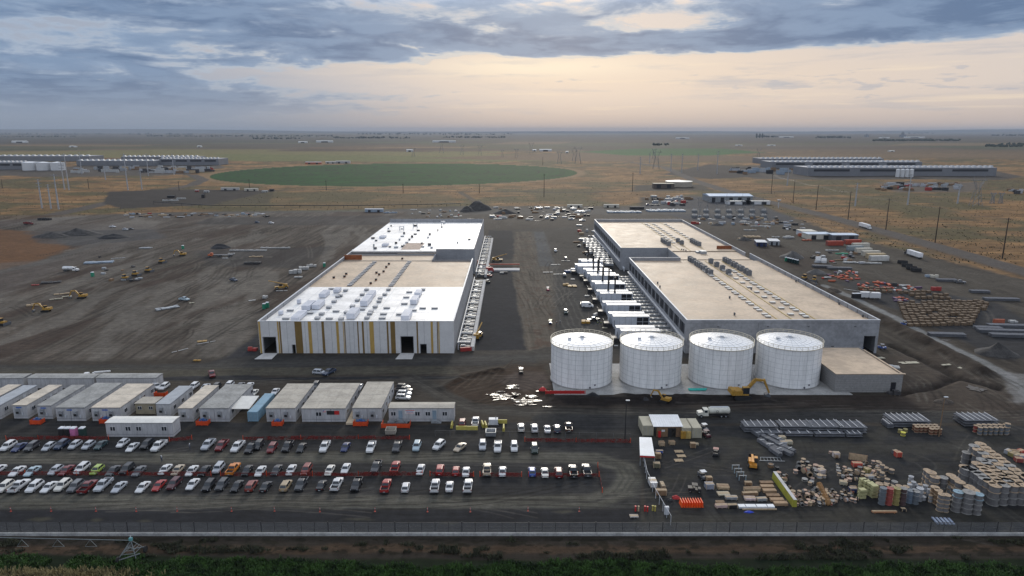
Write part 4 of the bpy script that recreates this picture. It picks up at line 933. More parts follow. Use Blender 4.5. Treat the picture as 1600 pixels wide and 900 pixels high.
row('sideways group behind trailers', 'vehicles parked sideways beside a trailer', z2([(900,132,'suv','black',1.4),(903,152,'pickup','dark grey',1.4),(906,172,'suv','white',1.5),(899,195,'suv','white',1.5)]))
g0 = 'vehicles driving on the service road'
put_car('suv', 'silver', G(499, 581, .7), 1.4, 'silver SUV with a blue pickup close behind on the service road', g0)
put_car('pickup', 'dark blue', G(514, 581, .7), -.4, 'small dark blue pickup truck beside the silver SUV on the service road', g0)
put_car('pickup', 'dark red', G(331, 584, .7), .5, 'dark red pickup truck alone on the service road left of the halls', g0)
# pickups dotted over the site
for x, y, k, c_, f_, lab in ((288,467,'pickup','pale blue',1.2,'pale grey pickup truck alone on the brown earthworks'),(365,437,'pickup','dark blue',.9,'dark blue pickup truck on the earthworks left of the striped hall'),(176,354,'pickup','white',1.4,'white pickup truck by the black dirt heap at the far left'),(196,358,'suv','silver',1.4,'silver SUV next to a dark car by the far dirt heap'),(205,357,'sedan','black',1.4,'black sedan behind the silver SUV by the far dirt heap'),(916,475,'pickup','off white',1.3,'off white pickup truck beside the white enclosures in the yard'),(927,499,'pickup','black',-1.2,'black pickup truck just below the white panel van'),(884,487,'suv','dark green',s,'dark utility car with cream roof in the middle of the yard'),(910,344,'pickup','white',-1.4,'white pickup truck beyond the tan roofed warehouse corner'),(424,348,'suv','white',1.4,'white SUV on the far road behind the striped hall'),(402,347,'suv','dark blue',1.2,'dark SUV on the far road left of a white SUV'),(1330,400,'suv','black',.3,'black SUV in the right laydown yard by pale pipes'),(1500,440,'pickup','grey',1.2,'grey pickup truck near the dark bins in the right yard'),(882,430,'suv','black',s,'black SUV in the yard beside pale planks'),(884,404,'suv','dark brown',s,'dark brown SUV far up the middle yard'),(868,391,'suv','white',s,'white SUV far up the middle yard')):
    put_car(k, c_, G(x, y, .7), f_, lab, 'vehicles dotted over the building site')
for p_ in PROTO.values():
    for ch in KD[p_.name]: bpy.data.objects.remove(ch)
    bpy.data.objects.remove(p_)
# ---- panel vans
def van(p, rz, lab, colr=(.66, .67, .69)):
    v_ = thing('panel_van', lab, 'van', (p.x, p.y, 0), rz, 'white vans in the middle yard'); m_ = mat('van_white', colr, .4)
    b_ = MB(); W = 1.0
    def sc(y, hw, z0, z1): return [(-hw, y, z0), (hw, y, z0), (hw, y, z1-.25), (hw*.88, y, z1), (-hw*.88, y, z1), (-hw, y, z1-.25)]
    b_.loft([sc(-2.9, .75, .4, .95), sc(-2.75, .95, .3, 1.15), sc(-2.0, W, .3, 1.35), sc(-1.2, W, .3, 2.45), sc(-.6, W, .3, 2.6), sc(2.85, W, .35, 2.6), sc(2.95, .95, .5, 2.5)]); b_.build('body', m_, v_)
    g_ = MB(); g_.add([(-.85, -2.0-.02, 1.38), (.85, -2.02, 1.38), (.82, -1.3, 2.3), (-.82, -1.3, 2.3)], [(0, 1, 2, 3)]); g_.build('windscreen', GLASS, v_)
    for s_ in (-1, 1):
        MB().box(s_*1.0-.012, s_*1.0+.012, -1.45, -.45, 1.35, 2.0).build('side_window', GLASS, v_)
        for y in (-1.9, 1.8): MB().bar((s_*.86-.13, y, .36), (s_*.86+.16*s_+.13*0, y, .36), .36, 0, 12).build('wheel', TYRE, v_)
van(G(600+0, 0, 0) if 0 else G(922, 474-60, 0), -1.45, 'white panel van parked nose right by the far white enclosures')
van(G(899, 423+3, 0), 1.45, 'white panel van beside blue equipment and pale planks in the yard')
van(G(920, 483, 0) if 0 else G(917, 478, 0), -1.5, 'white panel van left of the near generator enclosures') if 0 else None
van(G(918, 480, 0), 1.5, 'nearest white panel van, left of the near generator enclosures')
# ---- tracked and wheeled machines
def wheels(t_, pts, r, w_=.35, m=TYRE):
    for x, y in pts: 
        b_ = MB(); b_.bar((x-w_/2, y, r), (x+w_/2, y, r), r, 0, 16); b_.bar((x-w_/2-.02, y, r), (x+w_/2+.02, y, r), r*.45, 1, 10); b_.build('wheel', [m, STEEL], t_)
def excavator(p, rz, lab, sc=1.0, colr=YEL, reach=1.0, group='excavators around the site'):
    e = thing('excavator', lab, 'excavator', (p.x, p.y, p.z), rz, group); e.scale = (sc,)*3
    for s_ in (-1, 1):
        b_ = MB(); b_.loft([[(s_*1.25-.3, y, z) for y, z in ((-1.9, .25), (-1.6, 0), (1.6, 0), (1.9, .25), (1.9, .65), (1.6, .9), (-1.6, .9), (-1.9, .65))], [(s_*1.25+.3, y, z) for y, z in ((-1.9, .25), (-1.6, 0), (1.6, 0), (1.9, .25), (1.9, .65), (1.6, .9), (-1.6, .9), (-1.9, .65))]]); b_.build('track', TYRE, e)
    b_ = MB(); b_.box(-.9, .9, -1.2, 1.2, .5, 1.1, 1); b_.box(-1.4, 1.4, .2, 2.6, 1.15, 2.2, 0); b_.taper(0, 2.3, 1.4, 2.7, 1.1, 2.4, .8, 1.0, 0); b_.box(-1.4, 1.4, -1.2, .2, 1.15, 1.5, 0); b_.box(.4, 1.3, -.9, .3, 1.5, 2.0, 0); b_.build('body', [colr, DGREY], e)
    b_ = MB(); b_.box(-1.35, -.45, -1.3, .15, 1.5, 2.95); b_.build('cab', GLASS, e); MB().box(-1.38, -.42, -1.33, .18, 2.95, 3.05).build('cab_roof', colr, e)
    b_ = MB(); pts = [(0.1, -.8, 1.6), (.1, -3.0*reach, 4.4), (.1, -5.2*reach, 4.2)]; b_.bar(pts[0], pts[1], .28, 0, 4, .32); b_.bar(pts[1], pts[2], .30, 0, 4, .2); b_.bar((.1, -1.2, 1.5), (.1, -3.0*reach, 3.6), .1, 1, 8); b_.build('boom', [colr, STEEL], e)
    b_ = MB(); q = (.1, -6.4*reach, 1.2); b_.bar((.1, -4.9*reach, 4.5), q, .24, 0, 4, .17); b_.build('stick', colr, e)
    b_ = MB(); y = -6.4*reach; b_.loft([[(.1+k, y+.3, 1.3), (.1+k, y+1.0, .9), (.1+k, y+.9, .1), (.1+k, y+.1, .05), (.1+k, y-.25, .6)] for k in (-.6, .6)]); b_.build('bucket', DGREY, e)
    return e
def loader(p, rz, lab, colr=YEL, name='telehandler', cat='telehandler', boom=True, group=None):
    e = thing(name, lab, cat, (p.x, p.y, p.z), rz, group)
    b_ = MB(); b_.box(-.9, .9, -2.3, 2.3, .6, 1.25, 0); b_.box(.3, 1.1, -1.2, 1.2, 1.25, 1.8, 0); b_.box(-1.1, -.95, -1.5, 1.8, .9, 1.15, 1); b_.build('chassis', [colr, DGREY], e)
    b_ = MB(); b_.taper(-.62, 0, 1.25, .9, 1.5, .8, 1.1, 1.25, 0); b_.build('cab', GLASS, e); MB().box(-1.05, -.2, -.6, .6, 2.5, 2.6).build('cab_roof', colr, e)
    wheels(e, [(-1.0, -1.6), (1.0, -1.6), (-1.0, 1.6), (1.0, 1.6)], .62, .45)
    if boom:
        b_ = MB(); b_.bar((.1, 2.3, 2.0), (.1, -3.0, 1.6), .26, 0); b_.bar((.1, -2.8, 1.6), (.1, -4.0, 1.1), .2, 0); b_.build('boom', colr, e)
        b_ = MB(); b_.box(-.7, .9, -4.2, -4.05, .3, 1.5); b_.box(-.4, -.25, -5.3, -4.2, .3, .38); b_.box(.45, .6, -5.3, -4.2, .3, .38); b_.build('fork', BLACK, e)
    return e
def dozer(p, rz, lab, colr=YEL, group='earthmoving machines on the left field'):
    e = thing('bulldozer', lab, 'bulldozer', (p.x, p.y, 0), rz, group)
    for s_ in (-1, 1): MB().box(s_*1.1-.3, s_*1.1+.3, -1.8, 1.8, 0, 1.0).build('track', TYRE, e)
    b_ = MB(); b_.box(-.8, .8, -1.9, 1.8, .5, 1.9); b_.build('body', colr, e)
    MB().taper(0, .6, 1.9, 1.5, 1.6, 1.2, 1.3, 1.2).build('cab', GLASS, e); MB().cb(0, .6, 3.1, 1.6, 1.7, .1).build('cab_roof', colr, e)
    MB().box(-1.9, 1.9, -2.7, -2.4, .1, 1.4).build('blade', DGREY, e); return e
excavator(G(1158, 622, .3), 1.6, 'large yellow excavator with raised boom digging in front of the water tanks', 1.5, reach=1.0)
excavator(G(1038, 628, 0), -2.2, 'small yellow excavator half hidden by the dark dirt berm below the tanks', .8)
loader(G(1176, 728, 0), 2.85, 'orange yellow telehandler with its boom along its back beside steel pipes', mat('telehandler_orange', (.55, .24, .03), .5), group='telehandlers')
for x, y, rz, lab in ((128, 466, -1.5, 'yellow excavator beside stacked tan timbers on the left field'), (72, 487, -1.5, 'yellow excavator next to a tan plank stack at the far left'), (285, 400, -1.5, 'yellow excavator standing by a green cabin on the left field')):
    excavator(G(x, y, 0), rz, lab, 1.0)
for x, y, rz, lab in ((196, 437, 1.4, 'leftmost yellow bulldozer in a line of machines'), (212, 431, 1.4, 'second yellow bulldozer in a line of machines'), (232, 425, 1.4, 'rightmost bulldozer in a line of machines'), (253, 411, 1.2, 'small bulldozer alone above the line of machines'), (4, 508, 1.4, 'yellow bulldozer cut by the left picture edge'), (300, 540, 1.2, 'yellow bulldozer low on the left field by white beams') , (1256, 437, -.9, 'yellow bulldozer on the spoil heap beside the tan roofed hall'), (1272, 440, -.6, 'second bulldozer on the spoil heap beside the tan roofed hall')):
    if x == 300: continue
    dozer(G(x, y, 0), rz, lab)
def crane(p, rz, lab, colr=YEL):
    e = thing('crane', lab, 'crane', (p.x, p.y, 0), rz)
    b_ = MB(); b_.box(-1.2, 1.2, -3.5, 3.5, .7, 1.4, 0); b_.box(-1.1, 1.1, 1.0, 3.2, 1.4, 2.5, 0); b_.build('chassis', colr, e)
    wheels(e, [(-1.2, -2.4), (1.2, -2.4), (-1.2, 2.4), (1.2, 2.4)], .7, .5); MB().box(-1.1, -.3, -1.2, .4, 1.4, 2.6).build('cab', GLASS, e)
    MB().bar((.1, 2.6, 2.2), (.1, -6.5, 5.0), .3, 0, 4, .18).build('boom', colr, e)
crane(G(777, 408, 0), 1.5, 'yellow mobile crane by the red beam in the middle yard'); crane(G(747, 528, 0), 2.9, 'yellow mobile crane at the near end of the bay frame')
crane(G(440, 451, 0), -1.2, 'yellow boom machine left of the striped warehouse')
# boom trucks, tanker, semis
def truck(p, rz, lab, kind, cabc=None, group=None, cat='truck', name='truck'):
    cabc = cabc or mat('truck_white', (.66, .66, .66), .4); e = thing(name, lab, cat, (p.x, p.y, 0), rz, group)
    b_ = MB(); b_.loft([[(-1.0, y, z0), (1.0, y, z0), (1.0, y, z1), (-1.0, y, z1)] for y, z0, z1 in ((-4.4, .7, 1.7), (-2.9, .7, 1.95))]); b_.taper(0, -2.1, .7, 2.3, 1.6, 2.1, 1.4, 2.0, 0); b_.build('cab', cabc, e)
    g_ = MB(); g_.add([(-1.0, -2.915, 1.85), (1.0, -2.915, 1.85), (.92, -2.84, 2.55), (-.92, -2.84, 2.55)], [(0, 1, 2, 3)]); g_.build('windscreen', GLASS, e)
    for s_ in (-1, 1): MB().box(s_*1.1-.04, s_*1.1+.04, -2.6, -1.7, 1.75, 2.4).build('side_window', GLASS, e)
    MB().box(-.9, .9, -1.3, 5.2, .7, 1.0).build('chassis', BLACK, e)
    wheels(e, [(-1.0, -3.5), (1.0, -3.5), (-1.0, 2.6), (1.0, 2.6), (-1.0, 3.9), (1.0, 3.9)], .52, .36)
    if kind == 'tank':
        b_ = MB(); N = 18; b_.loft([[(1.15*k*math.cos(2*math.pi*i/N), y, 2.1+1.0*k*math.sin(2*math.pi*i/N)) for i in range(N)] for y, k in ((-1.1, .6), (-1.0, 1), (5.1, 1), (5.3, .6))], 0, True); b_.box(-.3, .3, -.6, 4.8, 3.08, 3.2, 1); b_.build('tank', [cabc, LGREY], e)
        g_ = MB()
        for s_ in (-1, 1):
            g_.add([(s_*1.165, 1.3+.38*math.cos(a), 2.1+.38*math.sin(a)) for a in np.linspace(0, 2*math.pi, 17)[:-1]]+[(s_*1.165, 1.3+.26*math.cos(a), 2.1+.26*math.sin(a)) for a in np.linspace(0, 2*math.pi, 17)[:-1]], [(i, (i+1) % 16, 16+(i+1) % 16, 16+i) for i in range(16)])
        g_.build('round_emblem', BLACK, e)
    if kind == 'boom':
        b_ = MB(); b_.box(-1.15, 1.15, -1.1, 5.3, 1.0, 1.25); b_.box(-1.15, -.6, -.9, 4.6, 1.25, 1.9); b_.box(.6, 1.15, -.9, 4.6, 1.25, 1.9); b_.build('service_body', LGREY, e)
        b_ = MB(); b_.cyl(0, .4, 1.25, .4, 1.6, 0, 12); b_.bar((0, .6, 2.9), (0, 5.9, 3.1), .22); b_.build('folded_boom', cabc, e)
    if kind == 'dump':
        b_ = MB(); b_.box(-1.2, 1.2, -1.1, 5.2, 1.0, 1.2); b_.box(-1.2, -1.1, -1.1, 5.2, 1.2, 2.3); b_.box(1.1, 1.2, -1.1, 5.2, 1.2, 2.3); b_.box(-1.1, 1.1, -1.1, -1.0, 1.2, 2.5); b_.box(-1.1, 1.1, 5.1, 5.2, 1.2, 2.2); b_.build('dump_bed', cabc, e)
    if kind == 'semi':
        b_ = MB(); b_.box(-1.3, 1.3, -.8, 14.5, 1.2, 4.1, 0); b_.box(-.5, .5, 0, 14, .8, 1.2, 1); b_.build('trailer', [mat('trailer_white', (.7, .7, .71), .4), BLACK], e)
        wheels(e, [(-1.05, 11.6), (1.05, 11.6), (-1.05, 13), (1.05, 13)], .5, .4); MB().taper(0, -2.1, 2.7, 2.1, 1.4, 1.9, .8, 1.1).build('roof_fairing', cabc, e)
    if kind == 'flat':
        b_ = MB(); b_.box(-1.25, 1.25, -1, 12, 1.1, 1.35); b_.build('flatbed', DGREY, e); wheels(e, [(-1.05, 9.6), (1.05, 9.6), (-1.05, 11), (1.05, 11)], .5, .4)
    return e
truck(G(1112, 651, 0), -1.55, 'white tanker truck driving left past the beige containers', 'tank', mat('tanker_cream', (.55, .54, .47), .45), cat='tanker truck', name='tanker_truck')
truck(G(146, 594, 0), -1.45, 'white boom service truck on the road behind the office trailers', 'boom')
_d = G(1461, 385)-G(1400, 368); HWA = math.atan2(_d.x, -_d.y)
truck(G(1356, 358, 0), HWA, 'white semi truck driving on the highway', 'semi', cat='semi truck', name='semi_truck').location.z = .05
truck(G(1420, 399, 0), HWA+math.pi, 'white semi trailer with dark cab parked in the right yard', 'semi', BLACK, cat='semi truck', name='semi_truck')
truck(G(336, 401, 0), -1.5, 'orange and red truck by pale beams above the left field', 'flat', mat('truck_orange', (.5, .12, .04), .5))
truck(G(112, 424, 0), 1.5, 'white tanker truck parked on the left field beside pipes', 'tank')
for x, y, rz, kd, lab, cm_ in ((45,351,1.3,'dump','red dump truck far left by a dark spoil heap',PAINT['dark red']),(1046,313,1.5,'dump','white truck in the far yard behind the tan roofed hall',None),(1060,316,-1.5,'flat','red and white truck in the far supply yard',PAINT['red']),(842,326,1.1,'dump','white mixer truck on the far rubble',None),(1015,321,-1.5,'flat','dark flatbed truck near the far supply yard',PAINT['navy'])):
    truck(G(x, y, 0), rz, lab, kd, cm_)
# utility carts
def cart(p, rz, lab, colr, roof=None):
    e = thing('utility_cart', lab, 'utility cart', (p.x, p.y, 0), rz, 'small utility carts in the storage yard')
    b_ = MB(); b_.box(-.7, .7, -1.5, 1.5, .4, .8, 0); b_.taper(0, -1.1, .8, 1.3, .8, 1.1, .6, .25, 0); b_.box(-.72, .72, .5, 1.55, .8, 1.15, 0); b_.box(-.62, .62, .6, 1.45, 1.152, 1.16, 1); b_.box(-.55, .55, -.1, .4, .8, 1.2, 1); b_.build('body', [colr, BLACK], e)
    b_ = MB()
    for x in (-.62, .62): b_.bar((x, -.75, .8), (x, -.5, 1.9), .04); b_.bar((x, .5, .8), (x, .45, 1.9), .04)
    b_.build('roll_cage', BLACK, e); MB().cb(0, 0, 1.9, 1.4, 1.3, .07).build('canopy', roof or colr, e)
    wheels(e, [(-.65, -1.05), (.65, -1.05), (-.65, 1.05), (.65, 1.05)], .33, .25)
cart(G(1103, 682, 0), .3, 'dark maroon utility cart beside the beige storage container', PAINT['maroon']); cart(G(1118, 711, 0), -.3, 'dark red topped utility cart alone in the storage yard', BLACK, PAINT['brick red'])
cart(G(1085, 768, 0), 1.4, 'black utility cart behind the orange barriers', BLACK); cart(G(1100, 672, 0), .2, 'white roofed utility cart at the container corner', PAINT['dark blue'], PAINT['white'])
cart(G(814, 583, 0), 0, 'utility cart with white roof in the muddy hollow', BLACK, PAINT['white']); cart(G(860, 506, 0), 0, 'utility cart with yellow and white roof on the tan dirt strip', PAINT['navy'], mat('lemon', (.6, .62, .2), .5)); cart(G(856, 454, 0), 0, 'magenta utility cart on the tan dirt strip', mat('magenta', (.35, .03, .10), .5), LGREY)
cart(G(1098, 747, 0), .2, 'open utility cart with white rails behind the grey crate', DGREY, LGREY)
for x, y, lab in ((762, 442, 'black utility cart by the bay frame, nearest of three'), (765, 432, 'black utility cart with red load by the bay frame'), (764, 419, 'white utility cart by the bay frame, farthest of three'), (1413, 508, 'blue boom lift standing in front of the brown crates'), (1378, 545, 'blue scissor lift right of the large door'), (1342, 545, 'blue scissor lift left of the large door')):
    cart(G(x, y, 0), 1.2, lab, PAINT['blue'] if 'blue' in lab else (PAINT['red'] if 'red' in lab else BLACK), PAINT['dark blue'] if 'blue' in lab else LGREY)
# ================================================================ office trailers
TR_W = mat('trailer_wall', (.41, .41, .42), .65, var=.12, scale=.8, streak=True); TR_T = mat('trailer_trim', (.045, .05, .07), .6, var=0)
RT = dict(beige=mat('trailer_roof_beige', (.50, .44, .36), .75, var=.14, scale=.3), grey=mat('trailer_roof_grey', (.26, .26, .25), .8, var=.18, scale=.3), blue=mat('trailer_roof_blue', (.31, .33, .355), .7, var=.1), pale=mat('trailer_roof_pale', (.62, .61, .57), .6, var=.06), tan=mat('trailer_roof_tan', (.36, .33, .28), .8, var=.15, scale=.3))
SIGNB = mat('sign_blue', (.03, .10, .35), .5, var=0); REDP = mat('sign_red', (.45, .02, .02), .5, var=0)
TH_ = 3.6
def wnd(mb_parent, x, y, z, w_, h_, axis='y', s_=-1):
    b_ = MB()
    if axis == 'y': b_.box(x-w_/2, x+w_/2, y-.05, y-.004, z, z+h_, 0)
    else: b_.box(x+.004, x+.05, y-w_/2, y+w_/2, z, z+h_, 0)
    f_ = b_.build('window', mat('window_frame', (.55, .55, .56), .5, var=0), mb_parent); b_ = MB()
    for k in (0, 1):
        o = -w_/2+.06+k*w_/2
        if axis == 'y': b_.box(x+o, x+o+w_/2-.12, y-.065, y-.051, z+.07, z+h_-.07)
        else: b_.box(x+.051, x+.065, y+o, y+o+w_/2-.12, z+.07, z+h_-.07)
    b_.build('pane', GLASS, f_)
def office(xr_px, yb_px, units, back_px, roof, lab, ac=True, logo=None, side=True, pitch=False, h=TH_):
    """front right corner at the foot (xr_px, yb_px); runs straight back to where its roof meets back_px"""
    p = G(xr_px, yb_px); W = 3.6*units; L = G(800, back_px, h).y-p.y
    o = thing('office_trailer', lab, 'office trailer', (p.x, p.y, 0), 0, 'white site office trailers in a row')
    b_ = MB(); b_.box(-W, 0, 0, L, .0, h-.12, 0); b_.box(-W-.012, .012, -.012, L+.012, .62, .67, 1); b_.box(-W-.014, .014, -.014, L+.014, h-.3, h-.24, 1)
    for k in range(1, units): b_.box(-W+k*3.6-.04, -W+k*3.6+.04, -.012, -.003, 0, h-.31, 1)
    for k in np.arange(2.4, L, 2.4): b_.box(.002, .008, k, k+.03, .7, h-.35, 1)
    b_.build('wall', [TR_W, TR_T], o)
    for k in range(units):
        b_ = MB(); x0_ = -W+k*3.6
        b_.box(x0_-.05*(k == 0)+.02, x0_+3.58+.05*(k == units-1), -.08, L+.08, h-.12, h+.02, 0)
        if roof == 'beige' or roof == 'tan' or roof == 'grey':
            for j in np.arange(4, L, 4.5): b_.box(x0_+.05, x0_+3.55, j, j+.06, h+.02, h+.04, 1)
        b_.build('roof', [RT[roof], RT['grey']], o)
    if ac:
        for k in range(units):
            x = -W+k*3.6+1.3; b_ = MB(); b_.box(x-.42, x+.42, -.45, -.004, 1.3, 2.6, 0); b_.box(x-.36, x+.36, -.47, -.452, 1.4, 2.0, 1); b_.box(x-.46, x+.46, -.48, -.004, 2.602, 2.66, 0); b_.build('air_conditioner', [STEEL, BLACK], o)
            b_ = MB(); b_.box(x+.9, x+1.2, -.2, -.004, .9, 1.6); b_.build('meter_box', LGREY, o)
    if logo:
        x = -W/2-.1; b_ = MB(); b_.box(x-.75, x+.55, -.03, -.004, 2.75, 3.05); b_.box(x-.9, x-.78, -.03, -.004, 2.82, 2.98); b_.build('logo_panel', SIGNB, o)
    if side:
        for k in np.arange(2.2, L-1, 4.3): wnd(o, 0, k, 1.5, 1.3, 1.0, 'x')
        b_ = MB(); b_.box(.02, 1.5, 8.0, 9.8, 0, .75); b_.box(1.5, 2.1, 8.1, 9.7, 0, .5); b_.box(2.1, 2.6, 8.1, 9.7, 0, .25); b_.build('steps', mat('step_wood', (.22, .16, .10), .8), o)
        MB().box(.003, .05, 8.4, 9.4, .76, 2.8).build('door', LGREY, o)
    return o
def zt1(x, y): return (x/3.9125, 570+y/3.9125)
office(-36, 660, 1, 601, 'beige', 'white office trailer with beige roof cut by the left edge of the picture')
office(2, 655, 1, 602, 'blue', 'narrow office trailer with bluish roof, leftmost one showing its front', logo=True)
office(45, 653.8, 1, 601.5, 'beige', 'narrow office trailer with cream roof, between a bluish and a grey roofed one', logo=True)
office(83, 654.5, 1, 601.5, 'grey', 'narrow office trailer with dark grey roof beside the cream roofed one', logo=True)
office(135, 657.7, 2, 598.3, 'grey', 'double office trailer with dark grey roof and blue logo panel', logo=True)
office(190.5, 657.7, 2, 599.5, 'beige', 'double office trailer with cream roof behind the lone crosswise trailer', logo=True)
office(268, 652, 1, 603, 'blue', 'narrow office trailer with bluish roof right of the small tan shed')
office(303, 658.7, 1, 602, 'beige', 'narrow office trailer with bright cream roof beside the grey double one')
office(359, 658.7, 2, 600.5, 'grey', 'double office trailer with grey roof left of the white canopy')
office(462.5, 658.7, 2, 599.5, 'tan', 'double office trailer with pale split roof right of the blue container')
office(540.5, 659, 3, 598.8, 'tan', 'triple office trailer with red and black sign on its front', ac=False)
office(597, 658.3, 2, 596.5, 'tan', 'double office trailer with tan roof left of the crosswise trailer with doors')
# front details of the triple one
o = [q for q in C.objects if q.get('label', '').startswith('triple')][0]
wnd(o, -6.6, 0, 1.5, 1.4, 1.1); b_ = MB(); b_.box(-4.6, -2.7, -.05, -.004, 1.9, 2.9, 0); b_.box(-2.7, -1.5, -.05, -.004, 1.9, 2.9, 1); b_.build('sign', [BLACK, REDP], o)
b_ = MB(); b_.box(-5.5, -4.75, -.04, -.004, 2.5, 3.0, 0); 
for k in range(3): b_.box(-5.5, -4.75, -.05, -.041, 2.52+k*.16, 2.6+k*.16, 1)
b_.box(-5.5, -5.2, -.055, -.051, 2.76, 3.0, 2); b_.build('flag_sticker', [mat('flag_white', (.6, .6, .6)), REDP, SIGNB], o)
# crosswise trailers
def crosswise(x0, x1, ypx, yroofback, roof, lab, wins=(), doors=(), z=TH_, rz=0):
    p = G(x0, ypx); q = G(x1, ypx); L = q.x-p.x; D = 3.6
    o = thing('office_trailer', lab, 'office trailer', (p.x, p.y, 0), rz, 'white site office trailers in a row')
    b_ = MB(); b_.box(0, L, 0, D, 0, z-.12, 0); b_.box(-.012, L+.012, -.012, D+.012, .6, .66, 1); b_.box(-.014, L+.014, -.014, D+.014, z-.3, z-.25, 1)
    for k in np.arange(1.2, L, 1.2): b_.box(k, k+.025, -.008, -.002, .7, z-.35, 1)
    b_.build('wall', [TR_W, TR_T], o)
    b_ = MB(); b_.loft([[(x, -.1, z-.12), (x, D+.1, z-.12), (x, D+.1, z-.0), (x, D/2, z+.18), (x, -.1, z-.0)] for x in (-.1, L+.1)]); b_.build('roof', RT[roof], o)
    for u_ in wins: wnd(o, L*u_, 0, 1.5, 1.2, 1.1)
    for u_ in doors:
        MB().box(L*u_-.5, L*u_+.5, -.05, -.004, .7, 2.9).build('door', mat('door_blue_grey', (.20, .27, .33), .6), o)
        b_ = MB(); b_.box(L*u_-.7, L*u_+.7, -1.4, -.052, .1, .66)
        for k in range(3): b_.box(L*u_+.7+k*.35, L*u_+1.05+k*.35, -1.3, -.1, 0, .5-k*.16)
        b_.bar((L*u_-.7, -1.4, .6), (L*u_-.7, -1.4, 1.6), .03); b_.bar((L*u_-.7, -1.4, 1.6), (L*u_+.7, -1.4, 1.6), .03); b_.bar((L*u_+.7, -1.4, 1.6), (L*u_+.7, -1.4, .6), .03); b_.build('steps', STEEL, o)
    return o
crosswise(167.5, 271.5, 682.5, 0, 'pale', 'lone white crosswise trailer with four windows in front of the trailer row', wins=(.1, .33, .49, .87))
ot = crosswise(608, 709.5, 658.5, 0, 'tan', 'crosswise white trailer with two doors and a sign at the right end of the row', wins=(.07, .44, .60, .86), doors=(.18, .70))
def text(body, size, par, loc, m, name='lettering', rot=(math.pi/2, 0, 0), ext=.01):
    cu = bpy.data.curves.new(name, 'FONT'); cu.body = body; cu.size = size; cu.extrude = ext; cu.align_x = 'CENTER'
    tmp = bpy.data.objects.new(name, cu); C.objects.link(tmp); bpy.context.view_layer.update()
    me = bpy.data.meshes.new_from_object(tmp); bpy.data.objects.remove(tmp); me.materials.clear(); me.materials.append(m)
    o = bpy.data.objects.new(name, me); C.objects.link(o); o.parent = par; o.location = loc; o.rotation_euler = rot; return o
b_ = MB(); b_.box(4.0, 6.5, -.05, -.004, 2.0, 3.1, 0); b_.box(4.1, 6.4, -.06, -.051, 2.85, 3.0, 1); b_.box(4.4, 6.1, -.06, -.051, 2.5, 2.62, 2); b_.box(4.4, 6.1, -.06, -.051, 2.2, 2.32, 1); b_.build('sign', [mat('flag_white', (.6, .6, .6)), REDP, SIGNB], ot)
# long low trailers behind the row
crosswise(-70, 38, 606.5, 0, 'grey', 'long crosswise trailer behind the left office trailers, leftmost of three', z=3.0)
crosswise(45, 148, 606.5, 0, 'grey', 'long crosswise trailer behind the left office trailers, middle of three', z=3.0)
crosswise(152, 246, 606, 0, 'grey', 'long crosswise trailer behind the left office trailers, rightmost of three', z=3.0)
# tan shed, blue container, canopy
o = thing('shed', 'small tan cabin with two windows between the office trailers', 'cabin', (*G(213, 647.5)[:2], 0)); b_ = MB(); b_.box(0, 4.9, 0, 4.2, .1, 2.9, 0); b_.build('wall', mat('cabin_tan', (.30, .26, .18), .8), o); MB().box(-.15, 5.05, -.15, 4.35, 2.9, 3.05).build('roof', RT['tan'], o); wnd(o, 1.1, 0, 1.3, 1.0, .9); wnd(o, 3.9, 0, 1.3, 1.0, .9)
def container(p, rz, m, lab, L=6.1, group='shipping containers', h=2.6, doors=False):
    o = thing('shipping_container', lab, 'container', (p.x, p.y, 0), rz, group); W = 2.44
    b_ = MB(); b_.box(0, W, 0, L, .1, h, 0)
    for k in np.arange(.25, L-.2, .42): b_.box(-.03, W+.03, k, k+.18, .2, h-.1, 0)
    for k in np.arange(.2, W-.2, .42): b_.box(k, k+.18, -.03, L+.03, .2, h-.1, 0)
    for x in (0, W):
        for y in (0, L): b_.box(x-.06, x+.06, y-.06, y+.06, .05, h+.02, 0)
    b_.build('container_body', m, o); b_ = MB(); b_.box(.06, W-.06, .06, L-.06, h, h+.03)
    for k in np.arange(.5, L-.3, .6): b_.box(.1, W-.1, k, k+.3, h+.03, h+.055)
    b_.build('roof', m, o)
    for k in (.35, .8, 1.6, 2.05): MB().box(k, k+.05, -.08, -.032, .25, h-.15).build('lock_rod', STEEL, o)
    return o
container(G(388, 659, 0), .0, mat('container_blue', (.20, .33, .42), .6, var=.1), 'pale blue shipping container right of the white canopy', 12.2)
o = thing('canopy', 'white flat canopy on posts between a trailer and the blue container', 'canopy', (*G(377, 655)[:2], 0)); MB().loft([[(-3.0, y, z) for y, z in ((0, 2.7), (7, 3.3), (7, 3.4), (0, 2.8))], [(2.2, y, z) for y, z in ((0, 2.7), (7, 3.3), (7, 3.4), (0, 2.8))]]).build('roof', RT['pale'], o)
for x in (-2.8, 2.0):
    for y in (.2, 6.8): MB().bar((x, y, 0), (x, y, 2.72+y*.085), .06).build('post', STEEL, o)
